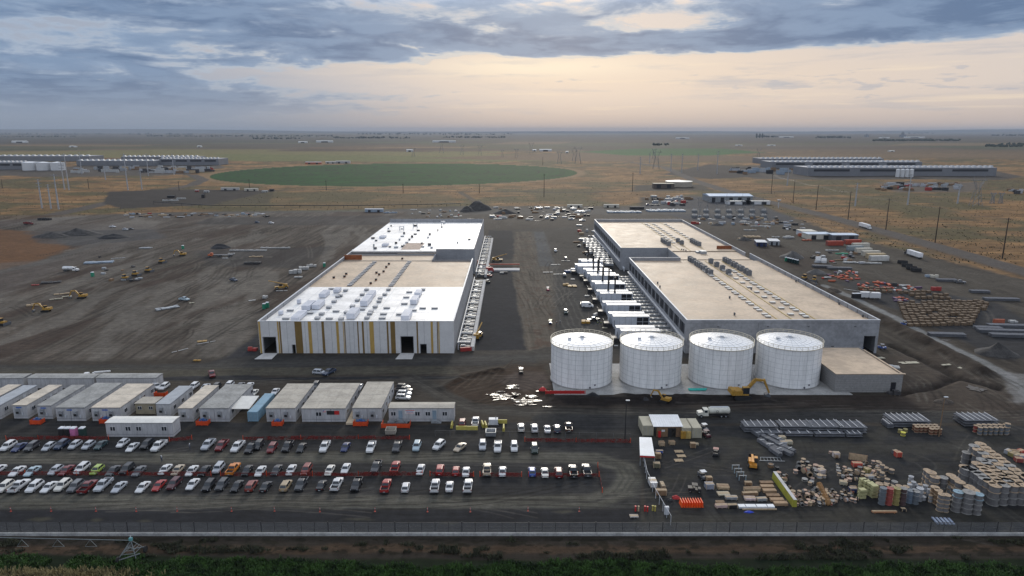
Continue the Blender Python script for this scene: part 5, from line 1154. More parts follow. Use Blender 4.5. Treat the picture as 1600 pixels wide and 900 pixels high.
# porta potties
def potty(p, c_, lab, rz=0, group='portable toilets by the office trailers'):
    o = thing('portable_toilet', lab, 'portable toilet', (p.x, p.y, 0), rz, group)
    b_ = MB(); b_.cb(0, 0, 0, 1.15, 1.2, 2.1); b_.build('cabin', c_, o); MB().taper(0, 0, 2.1, 1.2, 1.25, .9, .95, .22).build('roof', mat('potty_roof', (.6, .62, .66), .5), o)
    MB().box(-.42, .42, -.64, -.602, .1, 1.95).build('door', c_, o); MB().cyl(.4, .5, 2.1, .06, .5, 0, 8).build('vent_pipe', DGREY, o)
PK = mat('toilet_pink', (.50, .16, .33), .5)
for x, c_, lab in ((98.5, BLACK, 'black portable toilet, leftmost of the four by the lone trailer'), (107.5, BLACK, 'black portable toilet next to the pink one'), (116.5, PK, 'pink portable toilet between a black and a dark green one'), (130, mat('toilet_green', (.02, .05, .045), .5), 'dark green portable toilet standing apart right of the pink one')):
    potty(G(x, 681.5), c_, lab)
GRN = mat('toilet_bright_green', (.02, .22, .13), .5)
for x, y, lab in ((413, 482.5, 'green portable toilet left of the striped hall, nearer one'), (418, 480.5, 'green portable toilet left of the striped hall, rear one'), (145, 432, 'green portable toilet alone on the left field'), (552, 396, 'green portable toilet against the striped hall side'), (507, 417, 'green portable toilet by the white blocks'), (286, 389, 'small green cabin beside the far excavator'), (619, 388, 'green portable toilet by the rear white roof')):
    potty(G(x, y), GRN, lab, group='green portable toilets around the site')
for k in range(6): potty(G(1228+k*3.6, 408+k*.9), GRN if k == 0 else mat('toilet_dark_green', (.01, .035, .035), .5), ('bright green portable toilet at the left end of the right yard line' if k == 0 else 'dark green portable toilet in the right yard line, %s from the left' % ordn(k)), group='line of portable toilets in the right yard')
# orange plastic net enclosures and generators at trailers
ORN = mat('orange_plastic', (.62, .07, .015), .5, var=.1)
def netbox(p, w_, d_, lab, inner=None):
    o = thing('barrier_pen', lab, 'barrier', (p.x, p.y, 0), 0, 'orange net pens by the trailers')
    b_ = MB(); b_.box(-w_/2, w_/2, -.06, 0, .1, 1.15); b_.box(-w_/2, -w_/2+.06, 0, d_, .1, 1.15); b_.box(w_/2-.06, w_/2, 0, d_, .1, 1.15); b_.build('orange_mesh', ORN, o)
    for x in (-w_/2, 0, w_/2): MB().bar((x, -.1, 0), (x, -.1, 1.3), .05).build('post', ORN, o)
    if inner: b_ = MB(); b_.cb(0, d_*.4, 0, w_*.6, d_*.5, 1.3); b_.cyl(0, d_*.4, 1.3, .35, .3, 0, 10); b_.build('water_tote', inner, o)
BLT = mat('tote_blue', (.04, .10, .25), .5)
for x, y, w_, lab in ((56, 663.5, 2.6, 'orange net pen in front of the cream roofed narrow trailer'), (164, 662, 2.6, 'orange net pen at the corner of the lone crosswise trailer'), (316, 665, 2.8, 'orange net pen right of the bright cream roofed trailer'), (433, 666, 2.4, 'orange net pen at the foot of the pale split roofed trailer'), (563, 666, 3.4, 'orange net pen by the wooden ramp of the triple trailer')): netbox(G(x, y), w_, 1.6, lab, BLT)
netbox(G(618, 669), 6.8, 2.4, 'large orange net pen round a generator left of the two door trailer', DGREY); netbox(G(250, 620), 3, 1.5, 'orange net pen beside the white SUV behind the trailers')
o = MB(); p = G(547, 664); o.loft([[(p.x-1, p.y, .05), (p.x+1, p.y, .05), (p.x+1, p.y+.1, .5), (p.x-1, p.y+.1, .5)], [(p.x-1, p.y+7, .1), (p.x+1, p.y+7, .1), (p.x+1, p.y+7, .9), (p.x-1, p.y+7, .9)]]); tag(o.build('wooden_ramp', mat('ramp_wood', (.42, .34, .24), .8)), 'pale wooden ramp between the triple trailer and its neighbour', 'ramp')
# yellow bollard blocks, skips
YB = mat('yellow_block', (.40, .34, .07), .6); 
def block(p, rz, m, lab, L=2.6, h=.9, w_=.6, group='yellow concrete blocks by the short row of cars'):
    b_ = MB(); b_.loft([[(-w_/2, y, 0), (w_/2, y, 0), (w_*.42, y, h*.3), (w_*.25, y, h), (-w_*.25, y, h), (-w_*.42, y, h*.3)] for y in (-L/2, L/2)]); o = b_.build('concrete_barrier', m); o.location = (p.x, p.y, 0); o.rotation_euler = (0, 0, rz); tag(o, lab, 'barrier', group)
for i, (x, y, rz) in enumerate(((721, 671, 1.57), (738, 671.3, 1.57), (706, 666, 0), (754, 665, .2), (759, 666, .2), (784, 661, 1.57), (787, 671, 0))):
    block(G(x, y), rz, YB, 'yellow concrete block by the gate, %s from the left' % ordn(i))
for x, y, lab in ((611, 678, 'open steel skip in front of the orange pen'), (767, 681, 'open steel skip by the yellow blocks')):
    p = G(x, y); o = thing('skip', lab, 'skip', (p.x, p.y, 0)); b_ = MB(); 
    b_.box(-1.1, 1.1, -.9, .9, .3, .4); b_.taper(0, -.95, .3, 2.0, .1, 2.4, .1, 1.1, oy=-.2); b_.taper(0, .95, .3, 2.0, .1, 2.4, .1, 1.1, oy=.2); b_.box(-1.2, -1.1, -1, 1, .3, 1.4); b_.box(1.1, 1.2, -1, 1, .3, 1.4); b_.build('bin', RT['tan'] if x < 700 else STEEL, o); MB().box(-1.05, 1.05, -.85, .85, .41, .5).build('contents', BLACK, o)
p = G(771, 664); o = thing('generator_set', 'grey generator on a skid among the yellow blocks', 'generator', (p.x, p.y, 0)); MB().cb(0, 0, .3, 2.2, 1.4, 1.4).build('casing', LGREY, o); MB().cb(0, 0, 0, 2.6, 1.5, .28).build('skid', BLACK, o); MB().cyl(.6, 0, 1.7, .1, .6, 0, 8).build('exhaust', DGREY, o)
# orange plastic fence lines in the lot
NET = bpy.data.materials.new('orange_net'); NET.use_nodes = True; t = NET.node_tree; X.t = t; bb_ = t.nodes['Principled BSDF']; bb_.inputs['Base Color'].default_value = (.16, .018, .014, 1); bb_.inputs['Roughness'].default_value = .7
tr_ = t.nodes.new('ShaderNodeBsdfTransparent'); mx = t.nodes.new('ShaderNodeMixShader'); gg = t.nodes.new('ShaderNodeNewGeometry'); nn_ = X.noise(X(gg.outputs['Position']), 1.1, 3, .6)
t.links.new(X.sm(nn_, .32, .72).o, mx.inputs[0]); mx.inputs[0].default_value = .5
t.links.new(bb_.outputs[0], mx.inputs[1]); t.links.new(tr_.outputs[0], mx.inputs[2]); t.links.new(mx.outputs[0], t.nodes['Material Output'].inputs['Surface'])
def net(pts, lab, h=1.05):
    o = thing('plastic_fence', lab, 'fence', (pts[0].x, pts[0].y, 0), 0, 'orange plastic fences of the parking lot'); b_ = MB(); p0 = pts[0]
    for a, b in zip(pts[:-1], pts[1:]):
        n_ = max(1, int((b-a).length/3))
        for k in range(n_):
            u, v = a.lerp(b, k/n_)-p0, a.lerp(b, (k+1)/n_)-p0; h1 = h*rnd.uniform(.7, 1); h2 = h*rnd.uniform(.7, 1)
            d_ = (v-u).normalized().cross(Vector((0, 0, 1)))*.012
            b_.add([u-d_+Vector((0, 0, .05)), v-d_+Vector((0, 0, .05)), v-d_+Vector((0, 0, h2)), u-d_+Vector((0, 0, h1)), u+d_+Vector((0, 0, .05)), v+d_+Vector((0, 0, .05)), v+d_+Vector((0, 0, h2)), u+d_+Vector((0, 0, h1))], [(0, 1, 2, 3), (7, 6, 5, 4), (3, 2, 6, 7)])
    b_.build('mesh_panel', NET, o); b_ = MB(); n_ = 0
    for a, b in zip(pts[:-1], pts[1:]):
        k_ = max(1, int((b-a).length/9))
        for k in range(k_+1): q = a.lerp(b, k/k_)-p0; b_.bar(q, q+Vector((0, 0, h+.15)), .05)
    b_.build('stakes', [ORN], o)
net(px(-120, 742, 200, 743, 330, 744), 'orange plastic fence between the middle and front rows, left stretch'); net(px(345, 744, 560, 744, 660, 743), 'orange plastic fence between the middle and front rows, centre stretch'); net(px(672, 744, 740, 745), 'orange plastic fence between rows, right of the red pickup')
net(px(750, 744.5, 815, 745), 'orange plastic fence behind the black and beige pickup'); net(px(826, 745, 892, 745), 'orange plastic fence behind the five right hand cars'); net(px(903, 745, 936, 745), 'short orange plastic fence behind the last pickup'); net(px(934, 730, 941, 770), 'orange plastic fence running toward the fence at the lot end')
net(px(10, 688, 60, 687, 170, 687), 'orange plastic fence behind the left back row'); net(px(265, 690, 300, 687), 'short orange plastic fence right of the white pickup'); net(px(380, 688, 560, 686, 640, 687), 'orange plastic fence behind the centre of the back row'); net(px(820, 690, 900, 691, 985, 692), 'long orange plastic fence beside the black light pole')
# candle stakes and cones near the front
for i, x in enumerate((17, 80, 150, 213, 277, 362, 429, 500, 586, 668, 735, 825, 905)):
    p = G(x, 799+rnd.uniform(-1, 1)); b_ = MB(); b_.cyl(0, 0, 0, .17, .05, 0, 8); b_.cyl(0, 0, .05, .06, .85, 0, 8, .05); b_.cyl(0, 0, .6, .075, .12, 1, 8, .07)
    o = b_.build('delineator', [mat('delineator_red', (.40, .05, .03), .6), LGREY]); o.location = p; tag(o, 'orange delineator post on the gravel belt, %s from the left' % ordn(i), 'delineator post', 'orange delineators along the gravel belt')
# ================================================================ storage yard
def y4(a, b, z=0): return G(980+a/4.284, 620+b/4.284, z)
def y5(a, b, z=0): return G(1280+a/4.284, 620+b/4.284, z)
def y7(a, b, z=0): return G(1260+a/7.5, 690+b/7.5, z)
def y8(a, b, z=0): return G(1420+a/6.428, 670+b/6.428, z)
WOOD = mat('pale_wood', (.40, .30, .19), .8, var=.15, scale=2); WOODD = mat('brown_wood', (.20, .125, .07), .8, var=.2, scale=2); PLY = mat('plywood_top', (.34, .25, .165), .8, var=.2, scale=1.2)
PLYG = mat('weathered_ply', (.23, .225, .215), .85, var=.2, scale=1.2); WRAP = mat('grey_wrap', (.17, .165, .165), .75, var=.15, scale=2); WRAPL = mat('pale_wrap', (.36, .37, .39), .6, var=.12); CREAMC = mat('container_cream', (.40, .37, .28), .7, var=.08); SHEET = mat('white_sheet_metal', (.64, .66, .68), .45, var=.06, scale=.6)
# two cream containers with a roof between
ca = container(y4(103, 262), 0, CREAMC, 'cream shipping container left of the white roofed workshop', 5.5); ca.name = 'shipping_container'
container(y4(365, 278), 0, CREAMC, 'cream shipping container right of the white roofed workshop, left one', 5.5); container(y4(425, 278), 0, CREAMC, 'cream shipping container at the right end of the workshop', 5.5)
p = y4(195, 268); o = thing('workshop', 'open wooden fronted workshop under a white metal roof between cream containers', 'workshop', (p.x, p.y, 0)); W = y4(362, 268).x-p.x
b_ = MB(); b_.loft([[(-.9, y, z), (W+.2, y, z), (W+.2, y, z+.08), (-.9, y, z+.08)] for y, z in ((-.4, 2.7), (5.2, 3.3))])
for k in np.arange(-.6, W, .55): b_.add([(k, -.4, 2.785), (k+.06, -.4, 2.785), (k+.06, 5.2, 3.385), (k, 5.2, 3.385), (k, -.4, 2.84), (k+.06, -.4, 2.84), (k+.06, 5.2, 3.44), (k, 5.2, 3.44)], [(0, 1, 5, 4), (4, 5, 6, 7), (1, 2, 6, 5), (3, 0, 4, 7)], 0)
b_.build('roof', SHEET, o); b_ = MB(); b_.box(0, W*.45, 0, .15, 0, 2.65); b_.box(W*.78, W, 0, .15, 0, 2.65); b_.box(W*.45, W*.78, 0, .15, 2.2, 2.65); b_.build('timber_front', WOODD, o); MB().box(W*.46, W*.6, -.05, 0, 0, 2.2).build('door', BLACK, o)
MB().box(W*.2, W*.33, -.03, -.003, 1.3, 1.8).build('notice', PAINT['white'], o)
def cabinet(p, m, lab, w_=1.2, d_=.7, h=1.7, name='cabinet', cat='cabinet'):
    o = thing(name, lab, cat, (p.x, p.y, 0)); MB().cb(0, 0, .12, w_, d_, h).build('casing', m, o); MB().cb(0, 0, 0, w_*.9, d_*.9, .12).build('plinth', BLACK, o)
    for k in (-1, 1): MB().cb(k*w_*.24, -d_/2-.02, .2, w_*.46, .035, h-.15).build('door', m, o)
cabinet(y4(375, 280), YEL, 'yellow cabinet in front of the right hand cream containers'); cabinet(y4(405, 280), mat('mustard', (.42, .30, .10), .7), 'mustard yellow cabinet beside the yellow one'); cabinet(y4(215, 272), REDP, 'small red cabinet at the workshop front', .6, .5, 1.4)
p = y4(150, 402); o = thing('shelter', 'tilted white metal roof shelter on posts with red trim at the fence line', 'shelter', (p.x, p.y, 0), 0)
a_, b__, c_, d_ = [q-p for q in (G(1000, 712, 2.4), G(1023, 713, 2.4), G(1018, 684, 2.9), G(999, 683.5, 2.9))]
b_ = MB(); up = Vector((0, 0, .08)); b_.add([a_, b__, c_, d_, a_+up, b__+up, c_+up, d_+up], [(3, 2, 1, 0), (4, 5, 6, 7), (0, 1, 5, 4), (1, 2, 6, 5), (2, 3, 7, 6), (3, 0, 4, 7)])
for k in range(1, 9):
    u, v = a_.lerp(b__, k/9), d_.lerp(c_, k/9); b_.bar(u+up*1.3, v+up*1.3, .035)
b_.build('roof', SHEET, o); b_ = MB(); b_.bar(a_-up*2, b__-up*2, .12); b_.build('trim', REDP, o)
for q in (a_, b__, c_, d_): MB().bar((q.x*.95, q.y*.97, 0), (q.x*.95, q.y*.97, q.z), .06).build('post', STEEL, o)
# boxes, crates, tables round the shelter
def crate(p, w_, d_, h, m, lab, rz=0, group=None, name='crate', cat='crate'):
    o = thing(name, lab, cat, (p.x, p.y, p.z), rz, group); b_ = MB(); b_.cb(0, 0, .12, w_, d_, h); 
    for k in (-1, 0, 1): b_.cb(k*w_*.4, 0, 0, .12, d_, .12)
    b_.build('crate_body', m, o); b_ = MB()
    for k in (-1, 1): b_.cb(k*w_*.47, -d_/2-.015, .12, .1, .03, h); b_.cb(0, k*d_*.3, .12+h, w_, .1, .025)
    b_.cb(0, 0, .12+h, w_*1.02, d_*.3, .02); b_.build('battens', WOODD if m is WOOD else WOOD, o); return o
for a, b, w_, d_, h, m, lab in ((230,325,1.4,1.2,.8,WOOD,'pale wooden crate below the workshop, left one'),(298,318,1.5,1.1,.7,WOOD,'pale wooden crate below the workshop door'),(438,338,1.3,1.2,1.0,WOODD,'tan wooden crate below the yellow cabinet'),(458,322,1.4,.8,.3,CREAMC,'flat pale box behind the tan crate'),(215,375,1.8,.7,.5,PAINT['blue'],'blue tarpaulin covered box beside the shelter'),(195,470,1.6,1.4,.9,mat('olive_box',(.12,.11,.07)),'olive box at the foot of the shelter'),(205,410,1.3,1.3,1.1,WOODD,'dark wooden box under the shelter edge'),
 (640,612,2.6,1.6,.5,WOOD,'wide pale timber crate in the middle of the materials'),(643,655,2.6,1.5,.25,CREAMC,'flat cream panel stack below the wide crate'),(548,612,1.9,1.5,1.0,mat('tool_grey',(.25,.27,.32)),'grey steel gang box beside the black cart'),(545,565,1.4,1.1,.9,WOODD,'brown crate behind the grey gang box'),(225,655,2.4,1.2,1.0,WOODD,'brown crate stack leaning by the chain fence'),(235,605,.8,2.2,.7,mat('faded_wood',(.28,.22,.15)),'narrow wooden crate right of the white tote'),(170,590,1.6,2.6,1.0,PAINT['white'],'white tote box at the chain fence'),
 (808,590,1.6,1.0,.6,WOODD,'dark brown crate above the timber stack'),(835,632,3.6,1.0,.7,WOOD,'long timber stack beside the plywood boards'),(820,660,3.4,.9,.6,WOODD,'brown timber stack with bracing below the long one'),(820,688,2.4,1.2,.4,mat('pinkish_stack',(.5,.4,.4)),'pile of white and pink sheets'),(898,695,2.2,.9,.5,STEEL,'grey steel bundle right of the pink sheets'),(695,685,2.6,1.0,.5,STEEL,'grey ribbed bundle above the dark box'),(620,715,1.8,.8,.4,WOOD,'tan flat crate beside the orange barriers'),(630,740,2.6,.9,.5,mat('pink_wrap',(.5,.36,.33)),'pink and white wrapped bundle'),(702,742,2.0,1.0,.6,BLACK,'dark box next to the white sheet stack')):
    crate(y4(a, b), w_*.9, d_*.9, h, m, lab, rnd.uniform(-.08, .08), name='crate')
def pallet(p, lab, rz=0, w_=1.5, d_=1.2, m=WOOD, group='pallets lying flat on the gravel'):
    o = thing('pallet', lab, 'pallet', (p.x, p.y, p.z), rz, group); b_ = MB()
    for k in range(7): b_.cb(0, -d_/2+d_*(k+.5)/7, .12, w_, d_/10, .03)
    b_.build('deck_boards', m, o)
    for k in (-1, 0, 1): MB().cb(k*w_*.44, 0, 0, .1, d_, .12).build('stringer', m, o)
for a, b, lab in ((345,368,'tan pallet below the workshop, farthest of three'),(362,398,'tan pallet below the workshop, middle of three'),(345,428,'tan pallet below the workshop, nearest of three')): pallet(y4(a, b), lab, .05, 1.9, 1.25)
# plywood boards stacks + yellow concrete wall
for i, (a, b) in enumerate(((930,582),(935,610),(950,640),(975,668),(1000,698),(1025,725))):
    p = y4(a, b); o = thing('board_stack', 'stack of brown plywood boards left of the yellow wall, %s from the back' % ordn(i), 'board stack', (p.x, p.y, 0), .0, 'board stacks left of the yellow wall'); b_ = MB(); b_.cb(0, 0, .1, 2.6, .95, .35+.1*(i % 3), 0); b_.build('boards', WOODD if i % 3 == 0 else mat('board_tan', (.30, .20, .12), .8, var=.15), o)
    for k in (-.8, .8): MB().cb(k, 0, 0, .1, .9, .1).build('bearer', WOOD, o)
YW = mat('yellow_green_paint', (.31, .295, .04), .6, var=.12)
a_, b__ = y4(968, 545), y4(1105, 738); d_ = b__-a_; o = thing('barrier_wall', 'long low yellow wall with grey top running beside the small reels', 'wall', (a_.x, a_.y, 0)); b_ = MB(); b_.loft([[(x, y, 0), (x+.9, y, 0), (x+.75, y, 1.5), (x+.15, y, 1.5)] for x, y in ((0, 0), (d_.x, d_.y))]); b_.build('yellow_face', YW, o); MB().loft([[(x+.12, y, 1.502), (x+.78, y, 1.502), (x+.78, y, 1.56), (x+.12, y, 1.56)] for x, y in ((0, 0), (d_.x, d_.y))]).build('top_cap', CONCL, o)
# orange barriers stack
p = y4(435, 740); o = thing('barrier_stack', 'bright orange plastic road barriers packed side by side', 'barrier stack', (p.x, p.y, 0)); L = y4(512, 740).x-y4(358, 740).x
for k in range(9):
    x = -L/2+L*(k+.5)/9; b_ = MB(); b_.loft([[(x-.19, y, 0), (x+.19, y, 0), (x+.09, y, .5), (x+.07, y, 1.05), (x-.07, y, 1.05), (x-.09, y, .5)] for y in (-.15, 1.7)]); b_.build('barrier_unit', mat('barrier_orange', (.80, .10, .015), .45, var=.08), o)
# white panel stack, blue tarp, planks
p = y4(865, 748); o = thing('panel_stack', 'long white insulated panels stacked beside a blue tarpaulin', 'panel stack', (p.x, p.y, 0)); b_ = MB(); L = y4(985, 745).x-y4(745, 745).x; b_.cb(0, .3, .15, L, 1.0, .35); b_.build('white_panel', SHEET, o); MB().cb(.4, -.5, .05, L*.95, .25, .2).build('timber', WOOD, o)
for k in (-.3, 0, .3): MB().cb(L*k, .3, .5, .12, 1.02, .03).build('strap', DGREY, o)
def tarp(p, m, lab, w_=1.8, d_=.9, h=.35):
    b_ = MB(); n_ = 12; R_ = random.Random(int(p.x*10)); rg = []
    for k, s_ in ((0, 1), (.5, .8), (1, .25)): rg.append([(w_/2*s_*math.cos(2*math.pi*i/n_)*R_.uniform(.8, 1.1), d_/2*s_*math.sin(2*math.pi*i/n_)*R_.uniform(.8, 1.1), h*k) for i in range(n_)])
    b_.loft(rg, 0, False); o = b_.build('tarpaulin', m); o.location = (p.x, p.y, 0); tag(o, lab, 'tarpaulin')
tarp(y4(815, 772), mat('tarp_blue', (.01, .04, .40), .5), 'crumpled bright blue tarpaulin in front of the white panels', 1.9, .8, .25); tarp(y4(325, 678), mat('net_red', (.35, .03, .03), .7), 'red net heap left of the orange barriers', 1.7, 1.2, .6); tarp(y4(290, 700), BLACK, 'black bags heap beside the red net', 1.3, .9, .6)
# chain link fence at yard
def fence(pts, h, lab, step=3, m=STEEL, post=.05, group=None, rails=(1.0,), r_=.025):
    o = thing('chain_fence', lab, 'fence', (pts[0].x, pts[0].y, 0), 0, group); p0 = pts[0]; b_ = MB(); ps = []
    for a, b in zip(pts[:-1], pts[1:]):
        k_ = max(1, round((b-a).length/step))
        for k in range(k_): ps.append(a.lerp(b, k/k_)-p0)
        for f_ in rails: b_.bar(a-p0+Vector((0, 0, h*f_)), b-p0+Vector((0, 0, h*f_)), r_)
    ps.append(pts[-1]-p0); b_.build('rail', m, o)
    for q in ps[:90]: MB().bar(q, q+Vector((0, 0, h)), post).build('post', m, o)
    return o
fence([y4(100, 395), y4(130, 550), y4(190, 680), y4(290, 858)], 1.9, 'thin grey chain fence slanting down the left side of the materials', 2.4, LGREY, .035)
fence([G(680, 681), G(820, 683), G(905, 684), G(985, 686)], 1.4, 'thin wire fence beside the short row of cars', 3.4, DGREY, .03, r_=.012)
cabinet(y4(262, 790), LGREY, 'pale grey leaning box at the lower end of the slanted fence', .8, .5, 1.6, 'electrical_box', 'box'); crate(y4(45, 803), 1.6, .9, .15, CONCL, 'flat pale pallet alone left of the slanted fence')
for i, (a, b, m) in enumerate(((55,765,REDP),(75,765,WOOD),(118,765,REDP),(135,768,REDP),(170,762,YB),(186,765,YB))):
    b_ = MB(); b_.cyl(0, 0, 0, .16, 1.0, 0, 10, .12); b_.cyl(0, 0, 1.0, .2, .06, 0, 10); o = b_.build('bollard', m); p = y4(a, b); o.location = p; tag(o, '%s bollard left of the slanted fence, %s from the left' % ('yellow' if m is YB else ('tan' if m is WOOD else 'red'), ordn(i)), 'bollard', 'small bollards by the slanted fence')
# pipe / tray bundles
PIPE = mat('conduit_steel', (.13, .135, .15), .55, .3, var=.2, scale=1.5); DUN = mat('white_dunnage', (.60, .60, .60), .6, var=.05)
def bundle(p, L, D, h, lab, rz=0, ns=4, tiers=3, group='bundles of steel conduit', along='x', strips=True):
    o = thing('pipe_bundle', lab, 'pipe bundle', (p.x, p.y, p.z), rz, group); b_ = MB(); th = h/tiers
    for t_ in range(tiers):
        n_ = max(3, int(D/.28))
        for k in range(n_):
            y = D*(k+.5)/n_; b_.bar((rnd.uniform(-.08, .08), y, t_*th+th*.5), (L+rnd.uniform(-.08, .08), y, t_*th+th*.5), min(th*.42, D/n_*.48), 0, 6, caps=True)
    b_.build('conduit', PIPE, o)
    if strips:
        for k in range(ns): MB().box(L*(k+.5)/ns-.06, L*(k+.5)/ns+.06, -.05, D+.05, h, h+.07).build('dunnage', DUN, o)
    return o
# big rack: two staggered layers running right from x=1162 to 1352
x_ = 0
for i, (a, b, w_, D, ns, lab) in enumerate(((785,255,230,3.4,4,'left bundle of the long dark conduit stack with white strips'),(1025,255,240,3.6,4,'second bundle of the long dark conduit stack with white strips'),(1215,258,240,4.0,4,'third bundle of the long dark conduit stack with white strips'),(1420,262,190,4.0,3,'right end bundle of the long dark conduit stack with white strips'))):
    p = y4(a, b-12); L = y4(a+w_, b-12).x-p.x; bundle(p, L-.2, D, 1.9+.0*i, lab, 0, ns+1)
for i, (a, b, w_) in enumerate(((880,262,170),(1060,266,190),(1260,268,200),(1470,270,110))):
    p = y4(a, b+4); L = y4(a+w_, b).x-y4(a, b).x; bundle(p, L-.2, 1.5, 1.1, 'low bundle along the front of the long conduit stack, %s from the left' % ordn(i), 0, 3, 2)
p = y5(485, 208); bundle(p, y5(745, 208).x-p.x, 4.6, 1.9, 'dark conduit stack with white strips behind the tan reels by the tall pole', 0, 7); p = y5(455, 212); bundle(p, 1.5, 3, 1.2, 'small side bundle left of the conduit stack near the pole', 0, 2)
p = y5(970, 205); bundle(p, y5(1200, 205).x-p.x, 4.6, 2.0, 'dark conduit stack with white strips at the far right of the yard', 0, 6)
# loose grey bundles pointing at the camera
for i, (a, b, L, rz) in enumerate(((800,225,4.5,-1.25),(845,250,4.5,-1.2),(865,300,4.5,-1.25),(905,285,4.6,-1.1),(925,330,4.6,-1.15),(945,360,3.4,-1.3),(985,330,4.8,-1.0),(1000,360,3.6,-1.05),(935,270,4.0,-1.1))):
    bundle(y4(a, b), L, 1.2, .9, 'grey steel bundle pointing forward in the loose heap, %s' % ['back left one','second from back left','left one above the ladder rack','upper middle one','lower middle one','nearest middle one','right one','nearest right one','back middle one'][i], rz, 2, 3, 'loose heap of grey steel bundles', strips=i % 2 == 0)
o = thing('ladder_rack', 'flat grey steel ladder frame lying below the loose bundles', 'frame', (*y4(885, 430)[:2], 0), -.05); b_ = MB(); b_.bar((0, 0, .1), (5.4, 0, .1), .05); b_.bar((.6, 1.6, .1), (5.0, 1.6, .1), .05); b_.build('side_rail', STEEL, o)
for k in range(7): MB().bar((.3+k*.75, 0, .1), (.7+k*.7, 1.6, .1), .03).build('rung', STEEL, o)
o = thing('rack_frame', 'blue grey steel rack frames standing left of the telehandler', 'rack', (*y4(745, 560)[:2], 0)); 
for k in range(4): MB().bar((0, k*1.5, 1.1), (1.6, k*1.5, 1.1), .06).build('shelf_beam', STEEL, o)
for k in range(4):
    for x in (0.1, 1.5): MB().bar((x, k*1.5, 0), (x, k*1.5, 1.1), .05).build('upright', PAINT['pale blue'], o)
for a, b, lab, c_ in ((1035, 285, 'cream wrapped crate right of the steel heap', CREAMC), (1080, 315, 'small pale crate near the conduit stack', CREAMC), (1045, 320, 'pale equipment crate beside the long conduit stack', WRAPL)): crate(y4(a, b), 1.5, 1.1, .7, c_, lab)
for a, b, lab in ((960, 470, 'rusty steel drum behind the yellow wall'), (1003, 490, 'black drum behind the yellow wall')):
    p = y4(a, b); o = thing('drum', lab, 'drum', (p.x, p.y, 0)); b_ = MB(); b_.cyl(0, 0, 0, .6 if a < 1000 else .35, .7, 0, 16); b_.build('barrel', WOODD if a < 1000 else BLACK, o); MB().ring(0, 0, .7, .58 if a < 1000 else .33, .05, 0, 16).build('rim', DGREY, o)
# ---------------------------------------------------------------- cable reels
RPROTO = {}
def reel_proto(r, h, fl, dr):
    k = (round(r, 2), round(h, 2), fl.name, dr.name)
    if k in RPROTO: return RPROTO[k]
    o = bpy.data.objects.new('cable_reel', None); C.objects.link(o); t_ = .07
    for i, z in enumerate((0, h-t_)): 
        b_ = MB(); b_.cyl(0, 0, z, r, t_, 0, 20, sm=False)
        if i: 
            b_.cyl(0, 0, h, r*.13, .02, 1, 8); 
            for a in range(6): b_.cb(r*.55*math.cos(a*1.047), r*.55*math.sin(a*1.047), h, .08, .08, .02, 1)
        b_.build('flange', [fl, DGREY], o)
    b_ = MB(); b_.cyl(0, 0, t_, r*.82, h-2*t_, 0, 20)
    for z in np.arange(t_+.12, h-t_-.05, .16): b_.ring(0, 0, z, r*.82, .025, 0, 20)
    b_.build('cable_drum', dr, o); RPROTO[k] = o; return o
def reel(p, r, h, fl, dr, lab, z=0, lying=None, group='cable reels in the storage yard'):
    s_ = reel_proto(r, h, fl, dr); q = dup(s_, (p.x, p.y, z), rnd.uniform(0, 6)); q.name = 'cable_reel'
    if lying is not None: q.rotation_euler = (math.pi/2, 0, lying); q.location = (p.x, p.y, r)
    return tag(q, lab, 'cable reel', group)
# big right-hand block
cols = [('first', (570,382), (600,400), 2, 3), ('second', (620,392), (862,562), 6, 3), ('third', (695,350), (960,562), 7, 3), ('fourth', (745,312), (1048,557), 8, 3), ('fifth', (660,172), (1140,560), 11, 2), ('sixth', (718,150), (1185,490), 10, 2)]
HID = []; RB, HB = 1.10, 1.32; tiername = ['bottom', 'middle', 'top']
for ci, (cn, a, b, n_, t0) in enumerate(cols):
    A_, B_ = y8(*a, 3*HB), y8(*b, 3*HB)
    for k in range(n_):
        q = A_.lerp(B_, k/(n_-1))+Vector((rnd.uniform(-.15, .15), rnd.uniform(-.15, .15), 0)); tiers = 3
        grey = rnd.random() < .3
        for t_ in range(tiers):
            fl = (PLYG if grey else PLY) if t_ == tiers-1 else PLYG
            lab = 'big reel, %s tier, %s stack from the back in %s column of big block' % (tiername[t_], ordn(k), cn)
            if t_ < 2 and not (k >= n_-2 or ci in (0, 1) or (ci == 4 and k < 4)): HID.append((q.x, q.y, t_*HB)); continue
            reel(q, RB-.03*(t_ % 2), HB, fl, WRAP, lab, t_*HB)
for i in range(4):
    q = y8(1150+i*70, 400+i*55, 3*HB) if 0 else G(1606+i*13, 744+i*9, 3*HB)
    for t_ in range(3): reel(q, RB, HB, PLY if t_ == 2 else PLYG, WRAP, 'big reel at the right picture edge, %s tier, %s stack from the back' % (tiername[t_], ordn(i)), t_*HB)
b_ = MB()
for x, y, z in HID: b_.cyl(x, y, z, RB, .07, 0, 16); b_.cyl(x, y, z+.07, RB*.9, HB-.14, 1, 16); b_.cyl(x, y, z+HB-.07, RB, .07, 0, 16)
o = b_.build('stacked_reels', [PLYG, WRAP]); o['kind'] = 'stuff'
for t_ in range(2): reel(y8(585, 230, 2*HB), .95, 1.25, PLYG, WRAP, 'grey reel in the short stack left of the big block, %s tier' % ('upper' if t_ else 'lower'), t_*1.25)
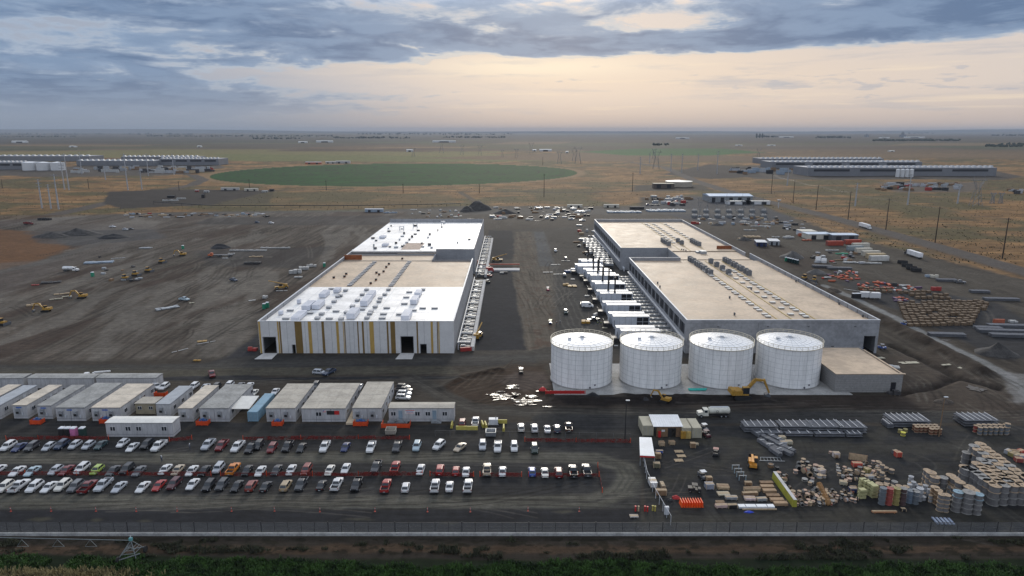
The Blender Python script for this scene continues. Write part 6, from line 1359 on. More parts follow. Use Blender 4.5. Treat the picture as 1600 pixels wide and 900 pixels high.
# front-centre stacks
for i, (a, b, t_n, r, h, fl, dr, w_) in enumerate(((185,412,3,.75,1.05,PLY,WRAP,'leftmost stack of the middle group'),(225,435,3,1.0,1.2,PLY,WRAP,'second stack of the middle group'),(265,478,3,.95,1.15,PLY,WRAP,'third stack of the middle group'),(350,488,3,.85,1.05,PLYG,WRAP,'grey wrapped stack of the middle group'),(425,465,3,.9,1.1,PLY,WRAP,'back stack of the middle group'),(465,495,3,.9,1.1,PLY,WRAP,'second back stack of the middle group'),(515,532,3,.95,1.15,PLY,WRAP,'stack before the two back ones, middle group'),(400,520,2,.75,.95,PLYG,WRAP,'low grey stack inside the middle group'),(430,558,2,.75,.95,PLY,WRAPL,'pale wrapped low stack inside the middle group'),(465,592,2,.75,.95,PLY,WRAP,'low stack above the light blue topped one'),(500,628,4,.9,1.0,mat('reel_blue_top',(.20,.30,.36),.7),WRAP,'light blue topped stack at the front'),(605,580,3,1.0,1.1,PLY,WRAP,'stack just behind the front pair'),(605,632,4,1.1,1.05,PLYG,WRAP,'large weathered stack at the front'),(655,617,3,1.0,1.1,PLY,WRAP,'tan topped stack squeezed behind the weathered one'),(705,655,4,.85,1.0,mat('reel_blue_top'  ,(.2,.3,.36)),WRAP,'right blue topped stack at the front'),(265,585,3,.8,.95,PLY,WOODD,'left brown stack behind the narrow front ones'),(300,615,3,.75,.95,PLY,WOODD,'brown stack between the narrow front ones'),(335,655,4,.72,.85,PLY,WRAP,'narrow tan topped stack at the front'),(385,662,4,.70,.85,PLY,WRAP,'second narrow tan topped stack at the front'))):
    q = y8(a, b, t_n*h)
    for t_ in range(t_n): reel(q, r, h, fl if t_ == t_n-1 else (PLYG if fl is not PLY else PLY), dr, 'cable reel, %s tier up, %s' % (ordn(t_), w_), t_*h)
# front-left coloured stacks (y7 coords)
RD = dict(grey=mat('reel_steel_grey', (.13, .15, .17), .6, var=.12), red=mat('reel_red', (.28, .06, .05), .65, var=.15), yellow=mat('reel_yellow', (.28, .235, .09), .6, var=.15), maroon=mat('reel_maroon', (.08, .05, .05), .7), blue=mat('reel_blue_grey', (.14, .18, .23), .6), pale=WRAPL)
for i, (a, b, t_n, c_, top, lab) in enumerate(((905,540,4,'grey',RD['grey'],'steel grey'),(985,545,4,'red',RD['red'],'red'),(1068,545,4,'yellow',RD['yellow'],'yellow'),(1145,545,4,'maroon',PLYG,'maroon'),(1220,570,3,'blue',RD['grey'],'blue grey'),(1290,580,3,'grey',PLYG,'dark grey'),(1335,545,3,'pale',RD['pale'],'pale grey'))):
    q = y7(a, b, t_n*.85)
    for t_ in range(t_n): reel(q, .66, .85, top if t_ == t_n-1 else RD[c_], RD[c_], '%s reel, %s tier up, in the row of coloured stacks' % (lab, ordn(t_)), t_*.85)
for i, (a, b, r) in enumerate(((860,490,.78),(945,500,.75),(1035,465,.6),(1000,515,.6),(1085,515,.62),(1170,525,.6),(1000,325,.55),(950,435,.5),(905,395,.48),(890,360,.5),(930,300,.55),(890,270,.5),(855,240,.5),(850,330,.45),(830,300,.42))):
    t_n = 2 if i < 6 else 1+(i % 2)
    q = y7(a, b, t_n*.8)
    for t_ in range(t_n): reel(q, r, .8, PLY if i != 2 else PLYG, WRAP, 'reel behind the coloured stacks, %s spot from the front, %s tier' % (ordn(i), 'upper' if t_ == t_n-1 and t_n > 1 else 'ground'), t_*.8)
# pale small reels right of coloured ones
for i, (a, b) in enumerate(((20,545),(45,565),(80,560),(110,590),(130,580),(165,600),(150,640),(205,640),(190,605),(220,700),(150,680),(20,510),(45,530),(5,590),(60,610))):
    t_n = 1+(i % 2); q = y8(a, b, .7)
    for t_ in range(t_n): reel(q, .42+.04*(i % 3), .72, WRAPL if i % 3 else PLY, WRAPL, 'small pale reel right of the coloured stacks, %s spot, %s' % (ordn(i), 'upper' if t_ else 'lower'), t_*.72)
# yellow blocks stack
for i, (a, b, n_) in enumerate(((650,500,4),(690,520,4),(735,545,4),(780,575,4),(645,650,3))):
    p = y7(a, b+75 if i < 4 else b+10)
    for t_ in range(n_):
        o = thing('crate', 'pale yellow crate, %s tier up, %s' % (ordn(t_), ['farthest stack of the yellow row','second stack of the yellow row','third stack of the yellow row','nearest stack of the yellow row','separate yellow stack in front'][i]), 'crate', (p.x, p.y, t_*.68), .1, 'pale yellow crates'); MB().cb(0, 0, .08, 1.25, 1.0, .5).build('crate_body', mat('pale_yellow', (.37, .355, .18), .6, var=.1), o); b_ = MB(); b_.cb(-.4, 0, 0, .12, .95, .08); b_.cb(.4, 0, 0, .12, .95, .08); b_.build('runners', WOODD, o)
# jumble: small reels, pallets, boxes
JUM = []; JR = random.Random(11); FLS = [PLY, PLY, PLYG, WOOD, mat('pinkish_reel', (.40, .27, .2), .8)]
def jumble(poly, n_, lab, rr=(.28, .5), lie=.35, group='small reels lying in the jumble'):
    P_ = poly; made = []; xs = [q.x for q in P_]; yy = [q.y for q in P_]; got = []; tries = 0
    while len(got) < n_ and tries < 6000:
        tries += 1; x, y = JR.uniform(min(xs), max(xs)), JR.uniform(min(yy), max(yy)); ins = False
        for i in range(len(P_)):
            a, b = P_[i-1], P_[i]
            if (a.y > y) != (b.y > y) and x < (b.x-a.x)*(y-a.y)/(b.y-a.y)+a.x: ins = not ins
        r = JR.uniform(*rr)
        if not ins or any((x-g_[0])**2+(y-g_[1])**2 < (r+g_[2])**2*.8 for g_ in got): continue
        got.append((x, y, r)); h = JR.choice([.45, .55, .7]); r = round(r*10)/10
        if len(got) % 3: JUM.append((x, y, r, h, JR.random() < lie)); continue
        made.append((lab, reel(Vector((x, y, 0)), r, h, JR.choice(FLS), JR.choice([WRAP, WOODD, PLY, BLACK, WRAPL, RD['red']]), lab, 0, JR.uniform(0, 3) if JR.random() < lie else None, group)))
    relabel(made, lab.replace('%', '')+', %s from the left')
jumble([y4(1095,640), y4(1180,640), y4(1330,610), y4(1390,700), y4(1400,730), y4(1120,735)], 46, 'small tan reel in the dense jumble by the yellow wall', group='reels in the dense jumble right of the yellow wall')
jumble([y4(1000,520), y4(1060,520), y4(1105,640), y4(1040,600)], 9, 'small reel in the narrow strip behind the yellow wall', group='reels in the strip behind the yellow wall')
jumble([y4(1110,470), y4(1180,420), y4(1300,470), y4(1320,540), y4(1200,600), y4(1120,530)], 24, 'pale topped reel in the loose group above the dense jumble', (.35, .65), .2, 'reels in the loose group above the dense jumble')
jumble([y7(270,110), y7(370,150), y7(380,220), y7(480,330), y7(620,360), y7(560,480), y7(420,480), y7(330,300)], 22, 'small reel in the scattered group left of the black heap', (.3, .55), .3, 'reels in the scattered group left of the black heap')
jumble([y7(270,590), y7(560,580), y7(600,720), y7(300,730)], 22, 'small reel in the low heap left of the yellow crates', (.25, .42), .4, 'reels in the low heap left of the yellow crates')
jumble([y7(560,260), y7(840,240), y7(900,440), y7(800,460), y7(640,420)], 26, 'dark reel in the black heap behind the yellow crates', (.3, .5), .4, 'reels in the black heap')
b_ = MB()
for x, y, r, h, ly in JUM:
    k = int(x*7) % 3
    if ly: b_.bar((x, y-h/2, r), (x, y-h/2+.06, r), r, k, 12); b_.bar((x, y-h/2, r), (x, y+h/2, r), r*.7, 3, 10); b_.bar((x, y+h/2-.06, r), (x, y+h/2, r), r, k, 12)
    else: b_.cyl(x, y, 0, r, .06, k, 12, sm=False); b_.cyl(x, y, .06, r*.75, h-.12, 3+k % 2, 10); b_.cyl(x, y, h-.06, r, .06, k, 12, sm=False)
o = b_.build('jumbled_reels', [PLY, PLYG, mat('pinkish_reel', (.4, .27, .2)), WRAP, BLACK]); o['kind'] = 'stuff'
for i in range(7): # lying big reels in a row like a caterpillar
    p = y7(140, 545).lerp(y7(240, 745), i/6); reel(p, .62, .42, mat('amber_reel', (.36, .20, .08), .7, var=.1), WOODD, 'amber reel on edge in the row beside the jumble, %s from the back' % ordn(i), 0, math.pi/2+.3)
for i, (a, b, w_, d_, h, m, lab) in enumerate(((170,370,1.6,1.1,.8,mat('pale_pink',(.48,.42,.40)),'pale pink topped crate above the amber reels'),(345,180,1.4,1.0,1.0,mat('pale_pink',(.48,.42,.4)),'white topped crate at the tip of the scattered group'),(600,225,3.6,.3,1.4,WOOD,'tall tan plywood panel standing behind the black heap'),(590,290,2.0,1.2,.8,mat('brick_crate',(.40,.06,.04)),'red crate in front of the tan panel'),(1070,175,1.3,1.1,1.0,mat('brick_crate',(.4,.06,.04)),'red crate standing alone on the open gravel'),(1035,140,1.1,.8,.7,DGREY,'dark box behind the lone red crate'),(710,370,1.2,1.0,1.0,RD['yellow'],'mustard crate in the black heap'),(540,590,1.4,1.1,.8,PAINT['navy'],'navy crate left of the yellow crates'),(550,560,1.2,.9,.5,WOOD,'tan crate on the ground behind the navy one'),(430,500,1.4,1.0,.6,CREAMC,'cream crate in the scattered group'),(910,835,4.6,.5,.3,mat('orange_timber',(.42,.20,.10)),'long orange timber beams lying alone at the front'),(1130,815,.8,.8,.5,BLACK,'black round bin right of the orange timbers'),(740,430,1.4,1.1,.6,WRAPL,'pale wrapped crate in front of the black heap'))):
    crate(y7(a, b), w_, d_, h, m, lab, rnd.uniform(-.4, .4) if i < 10 else 0)
# reels by the conduit stacks
k = 0
for a, b, n_, r, fl, dr, lab in ((540,240,1,.5,RD['yellow'],RD['yellow'],'yellow'),(575,235,1,.5,RD['yellow'],RD['yellow'],'yellow'),(560,258,1,.55,mat('bright_yellow_reel',(.55,.50,.05)),RD['yellow'],'bright yellow')):
    k += 1; reel(y5(a, b), r, .8, fl, dr, '%s reel left of the tan reels by the pole, %s of three' % (lab, ordn(k-1)))
k = 0
for j in range(3):
    for i in range(6):
        if j == 2 and i < 3: continue
        k += 1; a, b = 635+i*28+j*14, 222+j*14
        for t_ in range(2): reel(y5(a, b), .5, .7, PLY, mat('reel_rust', (.17, .07, .04), .8), 'rust sided reel beside the tall pole, %s tier, %s from the left' % ('upper' if t_ else 'lower', ordn(k-1)), t_*.7)
for j in range(2):
    for i in range(6):
        a, b = 1072+i*35+(0 if j == 0 else -8), 250-j*18
        for t_ in range(2 if j == 0 else 2): reel(y5(a, b), .55, .9, PLY, RD['grey'], 'grey reel by far right conduit, %s row, %s tier, %s from left' % ('front' if j == 0 else 'back', 'upper' if t_ else 'lower', ordn(i)), t_*.9)
for t_ in range(3): reel(y5(1252, 245), .6, .85, PLY, RD['grey'], 'reel in the three tier stack, %s tier up' % ordn(t_), t_*.85)
for t_ in range(2): reel(y5(1042, 235), .5, .85, PLY, RD['red'], 'red reel at the left end of the grey sided reels, %s tier' % ('upper' if t_ else 'lower'), t_*.85)
for i, (a, b) in enumerate(((1000,250),(1040,275),(1080,290),(1100,330),(1130,300),(1120,250),(1060,255))): crate(y8(a, b), 1.5, 1.2, .8, [WRAPL, RD['yellow'], CREAMC, RD['red'], WRAPL, mat('brick_crate',(.4,.06,.04)), WOOD][i], '%s in the mixed heap right of the big reel block' % ['pale wrapped crate','mustard crate','cream crate','red crate','second pale crate','orange crate','wooden crate'][i], rnd.uniform(-.5, .5))
p = y5(830, 838); o = thing('steel_grille', 'blue grey steel grille frames lying flat near the perimeter fence', 'frame', (p.x, p.y, 0), -.1); 
for k in range(5): MB().box(-1.6+k*.7, -1.2+k*.7, -1.0, 1.1, .05, .3).build('grille_panel', mat('grille_blue', (.22, .26, .34), .5), o)
for s_ in RPROTO.values():
    for ch in KD[s_.name]: bpy.data.objects.remove(ch)
    bpy.data.objects.remove(s_)
# light poles
def lpole(p, h, lab, m=None, name='light_pole', cat='light pole', arm=True, r=.13, group=None):
    o = thing(name, lab, cat, (p.x, p.y, 0), 0, group); b_ = MB(); b_.cyl(0, 0, 0, r, h, 0, 8, r*.55); b_.build('pole', m or BLACK, o)
    if arm: MB().cb(.3, 0, h, .9, .35, .18).build('lamp_head', LGREY, o)
    return o
lpole(G(976.5, 686.5), 9.6, 'black light pole with white lamp head beside the parking lot'); lpole(G(1467, 682), 9.8, 'dark wooden light pole beside the tan topped reels', WOODD)
# ================================================================ perimeter fence on its concrete base
FM = mat('fence_black', (.03, .03, .033), .6, var=0)
YF = 108.4
wl = thing('perimeter_wall', 'low white concrete kerb wall under the perimeter fence', 'wall', (0, YF, 0))
b_ = MB(); b_.loft([[(x, -.22, 0), (x, .22, 0), (x, .15, .52), (x, -.15, .52)] for x in (-125, 125)]); b_.build('concrete_base', mat('kerb_white', (.30, .30, .295), .85, var=.2, scale=.5), wl)
MESH = bpy.data.materials.new('chain_link'); MESH.use_nodes = True; t = MESH.node_tree; bb_ = t.nodes['Principled BSDF']; bb_.inputs['Base Color'].default_value = (.20, .205, .21, 1); bb_.inputs['Roughness'].default_value = .6
tr_ = t.nodes.new('ShaderNodeBsdfTransparent'); mx = t.nodes.new('ShaderNodeMixShader'); mx.inputs[0].default_value = .18; t.links.new(tr_.outputs[0], mx.inputs[1]); t.links.new(bb_.outputs[0], mx.inputs[2]); t.links.new(mx.outputs[0], t.nodes['Material Output'].inputs['Surface'])
pf = thing('perimeter_fence', 'long black post fence on a white kerb wall along the front of the site', 'fence', (0, YF+.35, 0))
b_ = MB(); b_.box(-125, 125, -.005, .005, .1, 2.3); b_.build('mesh_panel', MESH, pf)
b_ = MB(); 
for z, r_ in ((2.3, .03), (1.55, .015), (.95, .015)): b_.bar((-125, 0, z), (125, 0, z), r_)
b_.build('rail', FM, pf)
k = 0; base_ = None
for x in np.arange(-116, 117, 2.38):
    q = MB(); big = (k % 5 == 0); q.cyl(0, 0, 0, .075 if big else .04, 2.55 if big else 2.4, 0, 6); ob = q.build('post', FM, pf, (x, 0, 0)); k += 1
# irrigation pivot at the left
IR = mat('pivot_steel', (.15, .17, .175), .6, .1)
pa = G(208, 869); pv_o = thing('irrigation_pivot', 'galvanised irrigation pivot tower with a long water pipe reaching left', 'irrigation machine', (pa.x, pa.y, 0))
b_ = MB(); top = Vector((0, 0, 3.0)); b_.bar(top, (-.0-40, 1.4, 3.0), .06, 0, 8); b_.build('water_pipe', IR, pv_o)
b_ = MB(); 
for q in ((-1.5, -2.0), (1.3, -1.4), (-.9, 1.2), (1.5, 1.4)): b_.bar(top, (q[0], q[1], .5), .05)
for z in (.4, .55, .72): b_.bar((-1.5*z-0, -2*z, 3-2.5*z), (1.3*z, -1.4*z, 3-2.5*z), .035); b_.bar((1.3*z, -1.4*z, 3-2.5*z), (1.5*z, 1.4*z, 3-2.5*z), .035); b_.bar((-1.5*z, -2*z, 3-2.5*z), (-.9*z, 1.2*z, 3-2.5*z), .035)
b_.bar((-1.5, -2.0, .5), (1.6, -.6, .9), .07); b_.bar((-.9, 1.2, .5), (1.5, 1.4, .9), .07); b_.build('tower_frame', IR, pv_o)
for q in ((-1.4, -1.9), (1.5, 1.2)): MB().bar((q[0]-.15, q[1], .55), (q[0]+.15, q[1], .55), .55, 0, 14).build('wheel', TYRE, pv_o)
MB().cb(.0, 0, 3.0, .5, .4, .5).build('control_box', mat('teal_box', (.10, .28, .30), .5), pv_o); MB().cyl(0, 0, 3.5, .07, .35, 0, 8).build('beacon', LGREY, pv_o)
for i, x in enumerate((-7.0, -12.5, -18.5)):
    b_ = MB(); b_.bar((x, .2-.035*x*.0, 3), (x+1.0, .2, 1.7), .03); b_.bar((x, .2, 3), (x-1.0, .2, 1.7), .03); b_.bar((x-1, .2, 1.7), (x+1, .2, 1.7), .02); b_.build('truss_strut', IR, pv_o)
# crop rows and weeds: leaf blades nobody could count
def tufts(name, pts, hr_, wr, m, lab=None, per=7, seed=1):
    R_ = np.random.RandomState(seed); n = len(pts)*per; base = np.repeat(np.array(pts), per, 0); base[:, :2] += R_.normal(0, .12, (n, 2)); a = R_.rand(n)*6.283; h = hr_[0]+R_.rand(n)*(hr_[1]-hr_[0]); w = wr*(.6+.8*R_.rand(n)); le = .25+.5*R_.rand(n)
    c, s_ = np.cos(a), np.sin(a); v = np.zeros((n, 4, 3))
    v[:, 0] = base+np.stack([-s_*w, c*w, 0*w], 1)*.5; v[:, 1] = base+np.stack([s_*w, -c*w, 0*w], 1)*.5
    tip = base+np.stack([c*h*le, s_*h*le, h], 1); v[:, 2] = tip+np.stack([s_*w, -c*w, 0*w], 1)*.35; v[:, 3] = tip-np.stack([s_*w, -c*w, 0*w], 1)*.35
    me = bpy.data.meshes.new(name); me.vertices.add(n*4); me.vertices.foreach_set('co', v.astype(np.float32).ravel()); me.loops.add(n*4); me.loops.foreach_set('vertex_index', np.arange(n*4, dtype=np.int32)); me.polygons.add(n); me.polygons.foreach_set('loop_start', np.arange(0, n*4, 4, dtype=np.int32)); me.polygons.foreach_set('loop_total', np.full(n, 4, np.int32)); me.update(calc_edges=True); me.materials.append(m)
    o = bpy.data.objects.new(name, me); C.objects.link(o); o['kind'] = 'stuff'; return o
LEAF = mat('leaf_green', (.024, .060, .013), .6, var=.5, scale=.5, spec=.2, col2=(.05, .105, .022)); DRYL = mat('dry_stalk', (.20, .16, .07), .8, var=.4, scale=.8); WEED = mat('weed_dark', (.035, .038, .018), .8, var=.4, scale=.7)
rr_ = np.random.RandomState(5); pts = []
for _ in range(42000):
    x = rr_.uniform(-100, 100); y = rr_.uniform(88, 102.6); ed = 100.9+.8*math.sin(x*.11)+(1.3 if x < -62 else 0)+.5*math.sin(x*.7+2)
    if x > -50: ed -= .55+.010*(x+50)
    if -77 < x-0 < -73.5 and y > 97: continue
    if y > ed+rr_.normal(0, .3): continue
    pts.append((x, y, 0))
tufts('crop_plants', pts, (.25, .65), .14, LEAF, per=7)
pts = [(rr_.normal(-73, 6), rr_.uniform(92, 97.6), 0) for _ in range(1500)]
tufts('dry_crop_plants', pts, (.5, 1.3), .14, DRYL, per=5, seed=2)
pts = []
for _ in range(26000):
    x = rr_.uniform(-105, 105); y = rr_.uniform(101.2, 107.6); c_ = vn(np.array(x*.09+3), np.array(y*.5))*.6+vn(np.array(x*.5), np.array(y*.9+7))*.4
    if c_ > .635: pts.append((x, y, 0))
tufts('weeds', pts, (.12, .5), .10, WEED, per=4, seed=3)
# sagebrush mottling of the dry plain close enough to read
SAGE = mat('sage_brush', (.105, .092, .055), .9, var=.4, scale=.1); pts = []
for _ in range(17000):
    t_ = rr_.uniform(0, 1)**.8; py_ = 232+t_*190; px_ = rr_.uniform(-50, 1650); q = G(px_, py_)
    i = np.searchsorted(-YR, -q.y); i = min(i, NR-1); j = int(np.argmin(np.abs(us*YR[i]-q.x)))
    if cls[i, j] == 1 and n_mid[i, j] > .44: pts.append((q.x, q.y, hz[i, j]))
tufts('sagebrush', pts, (.2, .55), .55, SAGE, per=3, seed=4)
# ================================================================ puddles and wet ground
WAT = bpy.data.materials.new('puddle_water'); WAT.use_nodes = True; t = WAT.node_tree; X.t = t; bb_ = t.nodes['Principled BSDF']; bb_.inputs['Base Color'].default_value = (.03, .025, .02, 1); bb_.inputs['Roughness'].default_value = .16; bb_.inputs['IOR'].default_value = 1.33; bb_.inputs['Specular IOR Level'].default_value = .35
mud_ = t.nodes.new('ShaderNodeBsdfPrincipled'); mud_.inputs['Base Color'].default_value = (.035, .027, .021, 1); mud_.inputs['Roughness'].default_value = .75; gq = t.nodes.new('ShaderNodeNewGeometry'); vq = t.nodes.new('ShaderNodeVectorMath'); vq.operation = 'MULTIPLY'; t.links.new(gq.outputs['Position'], vq.inputs[0]); vq.inputs[1].default_value = (.55, 1.3, 0)
mq = t.nodes.new('ShaderNodeMixShader'); t.links.new(X.sm(X.noise(X(vq.outputs[0]), 1.0, 6, .65, .6), .43, .50).o, mq.inputs[0]); t.links.new(bb_.outputs[0], mq.inputs[1]); t.links.new(mud_.outputs[0], mq.inputs[2]); t.links.new(mq.outputs[0], t.nodes['Material Output'].inputs['Surface'])
def puddle(px_, py_, rx, ry, seed):
    c_ = G(px_, py_); rx *= .8; ry *= .74; R_ = random.Random(seed); n = 48; b_ = MB(); ph = [R_.uniform(0, 6.28) for _ in range(4)]
    pts_ = [(c_.x+rx*(1+.35*math.sin(2*a+ph[0])+.25*math.sin(5*a+ph[1])+.18*math.sin(9*a+ph[2]))*math.cos(a), c_.y+ry*(1+.3*math.sin(3*a+ph[3])+.25*math.sin(7*a+ph[1]))*math.sin(a)) for a in [2*math.pi*i/n for i in range(n)]]
    b_.poly(pts_, -.4, .16 if py_ > 400 else .2, 0); return struct(b_, 'puddle', WAT)
for i, (x, y, rx, ry) in enumerate(((787,621,4.2,2.6),(775,617,2.2,1.2),(800,603,2.0,.9),(800,607,1.6,.8),(822,627,3.4,2.2),(830,620,2.2,1.2),(783,612,1.6,.6),(815,633,1.8,.6),(828,633,1.4,.5),(858,636,1.8,.5),(806,616,1.2,1.0),(845,612,1.5,.5))): puddle(x, y, rx, ry, i)
for i, (x, y, rx, ry) in enumerate(((858,337,6,2.4),(880,339,4,2),(850,331,3,1.4),(838,345,6,1.6),(735,342,4,3),(783,338,4,2.2),(905,342,4,2),(1525,608,2.0,3),(1478,532,2,1.2))): puddle(x, y, rx, ry, 40+i)
# ================================================================ piles of soil
def pile(p, rx, ry, h, m, lab, seed=0, name='spoil_heap', cat='heap', peaks=1):
    R_ = np.random.RandomState(seed); N_, K_ = 40, 14; b_ = MB(); rg = []
    for k in range(K_):
        f_ = 1-k/(K_-1); ring = []
        for i in range(N_):
            a = 2*math.pi*i/N_; wob = 1+.22*vn(np.array(3+2*math.cos(a)+seed), np.array(3+2*math.sin(a)))-.1; x = rx*f_*wob*math.cos(a); y = ry*f_*wob*math.sin(a)
            z = h*(1-f_)**.9*(.7+.6*float(vn(np.array(x*2.4/rx+seed+9), np.array(y*2.4/ry+4)))) if k else -.1
            ring.append((x, y, z))
        rg.append(ring)
    b_.loft(rg, 0, True); o = b_.build(name, m); o.location = (p.x, p.y, 0); tag(o, lab, cat); return o
SOILD = mat('heap_dark', (.045, .042, .040), .95, var=.35, scale=.5, bump=.6, bscale=2); SOILB = mat('heap_black', (.022, .022, .024), .95, var=.3, scale=.6, bump=.5, bscale=2); SOILG = mat('heap_grey', (.085, .08, .076), .95, var=.25, scale=.5, bump=.5, bscale=2); SOILR = mat('heap_brown', (.06, .047, .037), .95, var=.3, scale=.5, bump=.6, bscale=2)
for x, y, rx, ry, h, m, lab in ((748,327,16,14,9.5,SOILD,'big dark soil mound beyond the striped warehouse'),(730,330,9,8,5,SOILD,'lower shoulder mound left of the big dark mound'),(790,333,14,8,3.5,SOILD,'low rubble mound right of the big dark mound'),(178,371,14,8,3.2,SOILB,'black gravel heap on the left field'),(120,366,22,10,3.6,SOILD,'long grey brown heap beside the black one'),(82,370,16,8,3,SOILD,'left end of the long heap at the far left'),(345,387,8,6,2.8,SOILB,'small black cone heap left of the striped warehouse'),(1237,402,9,7,3.6,SOILG,'grey gravel cone in the right yard by the toilets'),(1276,427,6,5,2.6,SOILG,'smaller gravel cone below the right toilets'),(1163,375,6,5,2,SOILD,'dark low cone right of the far tan roof'),(1557,552,8,6,3.0,SOILD,'dark heap beside the white haul road'),(925,620,2.6,1.6,1.5,SOILB,'dark dirt heap in front of the first tank'),(1120,352,7,4,1.4,SOILD,'low dark heap near the substation'),(1262,445,7,4,2.2,SOILR,'brown spoil under the bulldozers'),(1300,455,5,4,2,SOILR,'brown spoil right of the bulldozers'),(1475,628,3.5,1.8,1.0,SOILR,'brown clod heap beside the trench right of the block building')):
    pile(G(x, y), rx*.8, ry*.9, h, m, lab, int(x))
R3 = random.Random(8)
for i in range(26):
    x = 862+i*14.5; p = G(x+R3.uniform(-4, 4), 624+R3.uniform(-3, 4))
    if i in (1, 2, 9, 10, 14): pile(p, R3.uniform(1, 2.2), R3.uniform(.6, 1.2), R3.uniform(.4, .9), SOILB, 'small dark clod pile along the dug strip, %s from the left' % ordn((1, 2, 9, 10, 14).index(i)), i)
# red fence and green tarp on the pad
b_ = MB(); p = G(852, 612); q = G(912, 611); b_.box(0, q.x-p.x, 0, .08, .15, 1.0); b_.box(0, q.x-p.x, -.01, -.002, .45, .55); o = thing('plastic_fence', 'red plastic barrier row at the foot of the first tank', 'fence', (p.x, 175.2, 0)); b_.build('mesh_panel', REDP, o)
for k in range(9): MB().cb(k*1.35, -.05, 0, .12, .3, 1.15).build('post', REDP, o)
tarp(G(848, 611), REDP, 'red crumpled netting left of the first tank', 2.4, 1.2, 1.2)
p = G(1089, 611.5); o = thing('pipe_bundle', 'turquoise pipe bundle on the slab between the second and third tank', 'pipe bundle', (p.x-2.2, p.y, .12)); 
for k in range(4): MB().bar((0, k*.35, .25), (4.6+.2*k, k*.35, .25), .17, 0, 8).build('pipe', mat('turquoise', (.03, .38, .33), .5), o)
# ================================================================ right laydown yard
for i, (x, y, m, lab) in enumerate(((1300,402,mat('container_red',(.35,.06,.035),.7),'rust red shipping container, left of two'),(1310,398,mat('container_red',(.35,.06,.035),.7),'rust red shipping container, right of two'))): pass
CR = mat('container_red', (.36, .07, .04), .7, var=.1); CT = mat('container_tan', (.46, .36, .22), .7, var=.1); CC_ = mat('container_pale', (.50, .47, .40), .7, var=.08)
def cx(px_, py_, L, m, lab, rz=-1.57):
    p = G(px_, py_); container(p, rz, m, lab, L, 'shipping containers in the right yard', 2.8)
for x, y, L, m, lab in ((1290,383,12,CR,'rust red container, nearest the sheds, left one'),(1318,381,12,CR,'rust red container overlapping the first one'),(1330,386.5,12,CC_,'cream container behind the red ones'),(1322,391,11,mat('container_grey_blue',(.25,.29,.31),.7),'grey blue container third from the back'),(1335,394.5,11,CC_,'pale container in the middle of the column'),(1345,399,12,CC_,'second pale container in the middle of the column'),(1352,403,12,CT,'tan container, second from the front'),(1357,407,12,mat('container_white',(.52,.51,.48),.7),'off white container at the front of the column')):
    cx(x, y, L*.85, m, lab, -1.5)
def shed(p, w_, d_, h, m, roof, lab, rz=0, name='shed', cat='shed', ridge_=0, doors=2):
    o = thing(name, lab, cat, (p.x, p.y, 0), rz); b_ = MB(); b_.box(0, w_, 0, d_, 0, h); b_.build('wall', m, o)
    b_ = MB(); b_.loft([[(x, -.3, h), (x, d_+.3, h), (x, d_+.3, h+.15), (x, d_/2, h+.15+ridge_), (x, -.3, h+.15)] for x in (-.3, w_+.3)]); b_.build('roof', roof, o)
    for k in range(doors): MB().box(w_*(k+.3)/doors, w_*(k+.7)/doors, -.05, -.004, 0, h*.8).build('door', LOUV, o)
    return o
BR = mat('roof_pale_blue', (.42, .50, .60), .4, var=.05)
shed(G(1262, 374), 16, 10, 3.4, CC_, BR, 'open shed with pale blue roof, left of the pair in the right yard'); shed(G(1300, 376), 17, 9, 3.6, DGREY, BR, 'open shed with pale blue roof, right of the pair by the red containers', ridge_=.3); shed(G(1253, 369), 10, 10, 3.2, LGREY, CC_, 'low cream roofed shed behind the blue roofed pair')
shed(G(1182, 385), 6, 10, 2.6, PAINT['navy'], LGREY, 'navy container shed in the right yard, left one', -.2); shed(G(1202, 383), 6, 10, 2.6, STEEL, LGREY, 'grey container shed in the right yard, right one', -.2)
# orange forms, cable crates
R4 = random.Random(21); OR2 = mat('formwork_orange', (.42, .085, .03), .6, var=.1); FM_ = [OR2, OR2, OR2, mat('formwork_red', (.4, .05, .03), .6), PAINT['white'], PAINT['grey'], mat('formwork_purple', (.10, .06, .12), .6)]
nm = ['orange', 'orange', 'orange', 'red', 'white', 'grey', 'purple grey']; k = 0
FO = []
for (x, y, w_, h_, n_) in ((1310,432,60,16,34),(1370,448,60,16,30),(1420,452,40,8,14),(1405,468,26,6,10)):
    for i in range(n_):
        q = G(x+R4.uniform(-w_/2, w_/2), y+R4.uniform(-h_/2, h_/2)); c_ = R4.randrange(7); L = R4.uniform(1.0, 3.4); rz = R4.choice([0, .1, -.1, 1.3, 1.6]); k += 1
        o = thing('formwork_panel', '%s formwork piece in the orange littered laydown area' % nm[c_], 'formwork', (q.x, q.y, 0), rz, nm[c_]+' formwork pieces in the laydown area'); b_ = MB(); b_.cb(0, 0, .1, L, R4.uniform(.5, 1.1), R4.uniform(.2, .7)); b_.cb(-L*.3, 0, 0, .15, .9, .1); b_.cb(L*.3, 0, 0, .15, .9, .1); b_.build('form_body', FM_[c_], o); FO.append((nm[c_], o))
relabel(FO, '%s formwork piece in the laydown area, %s of that colour from the left')
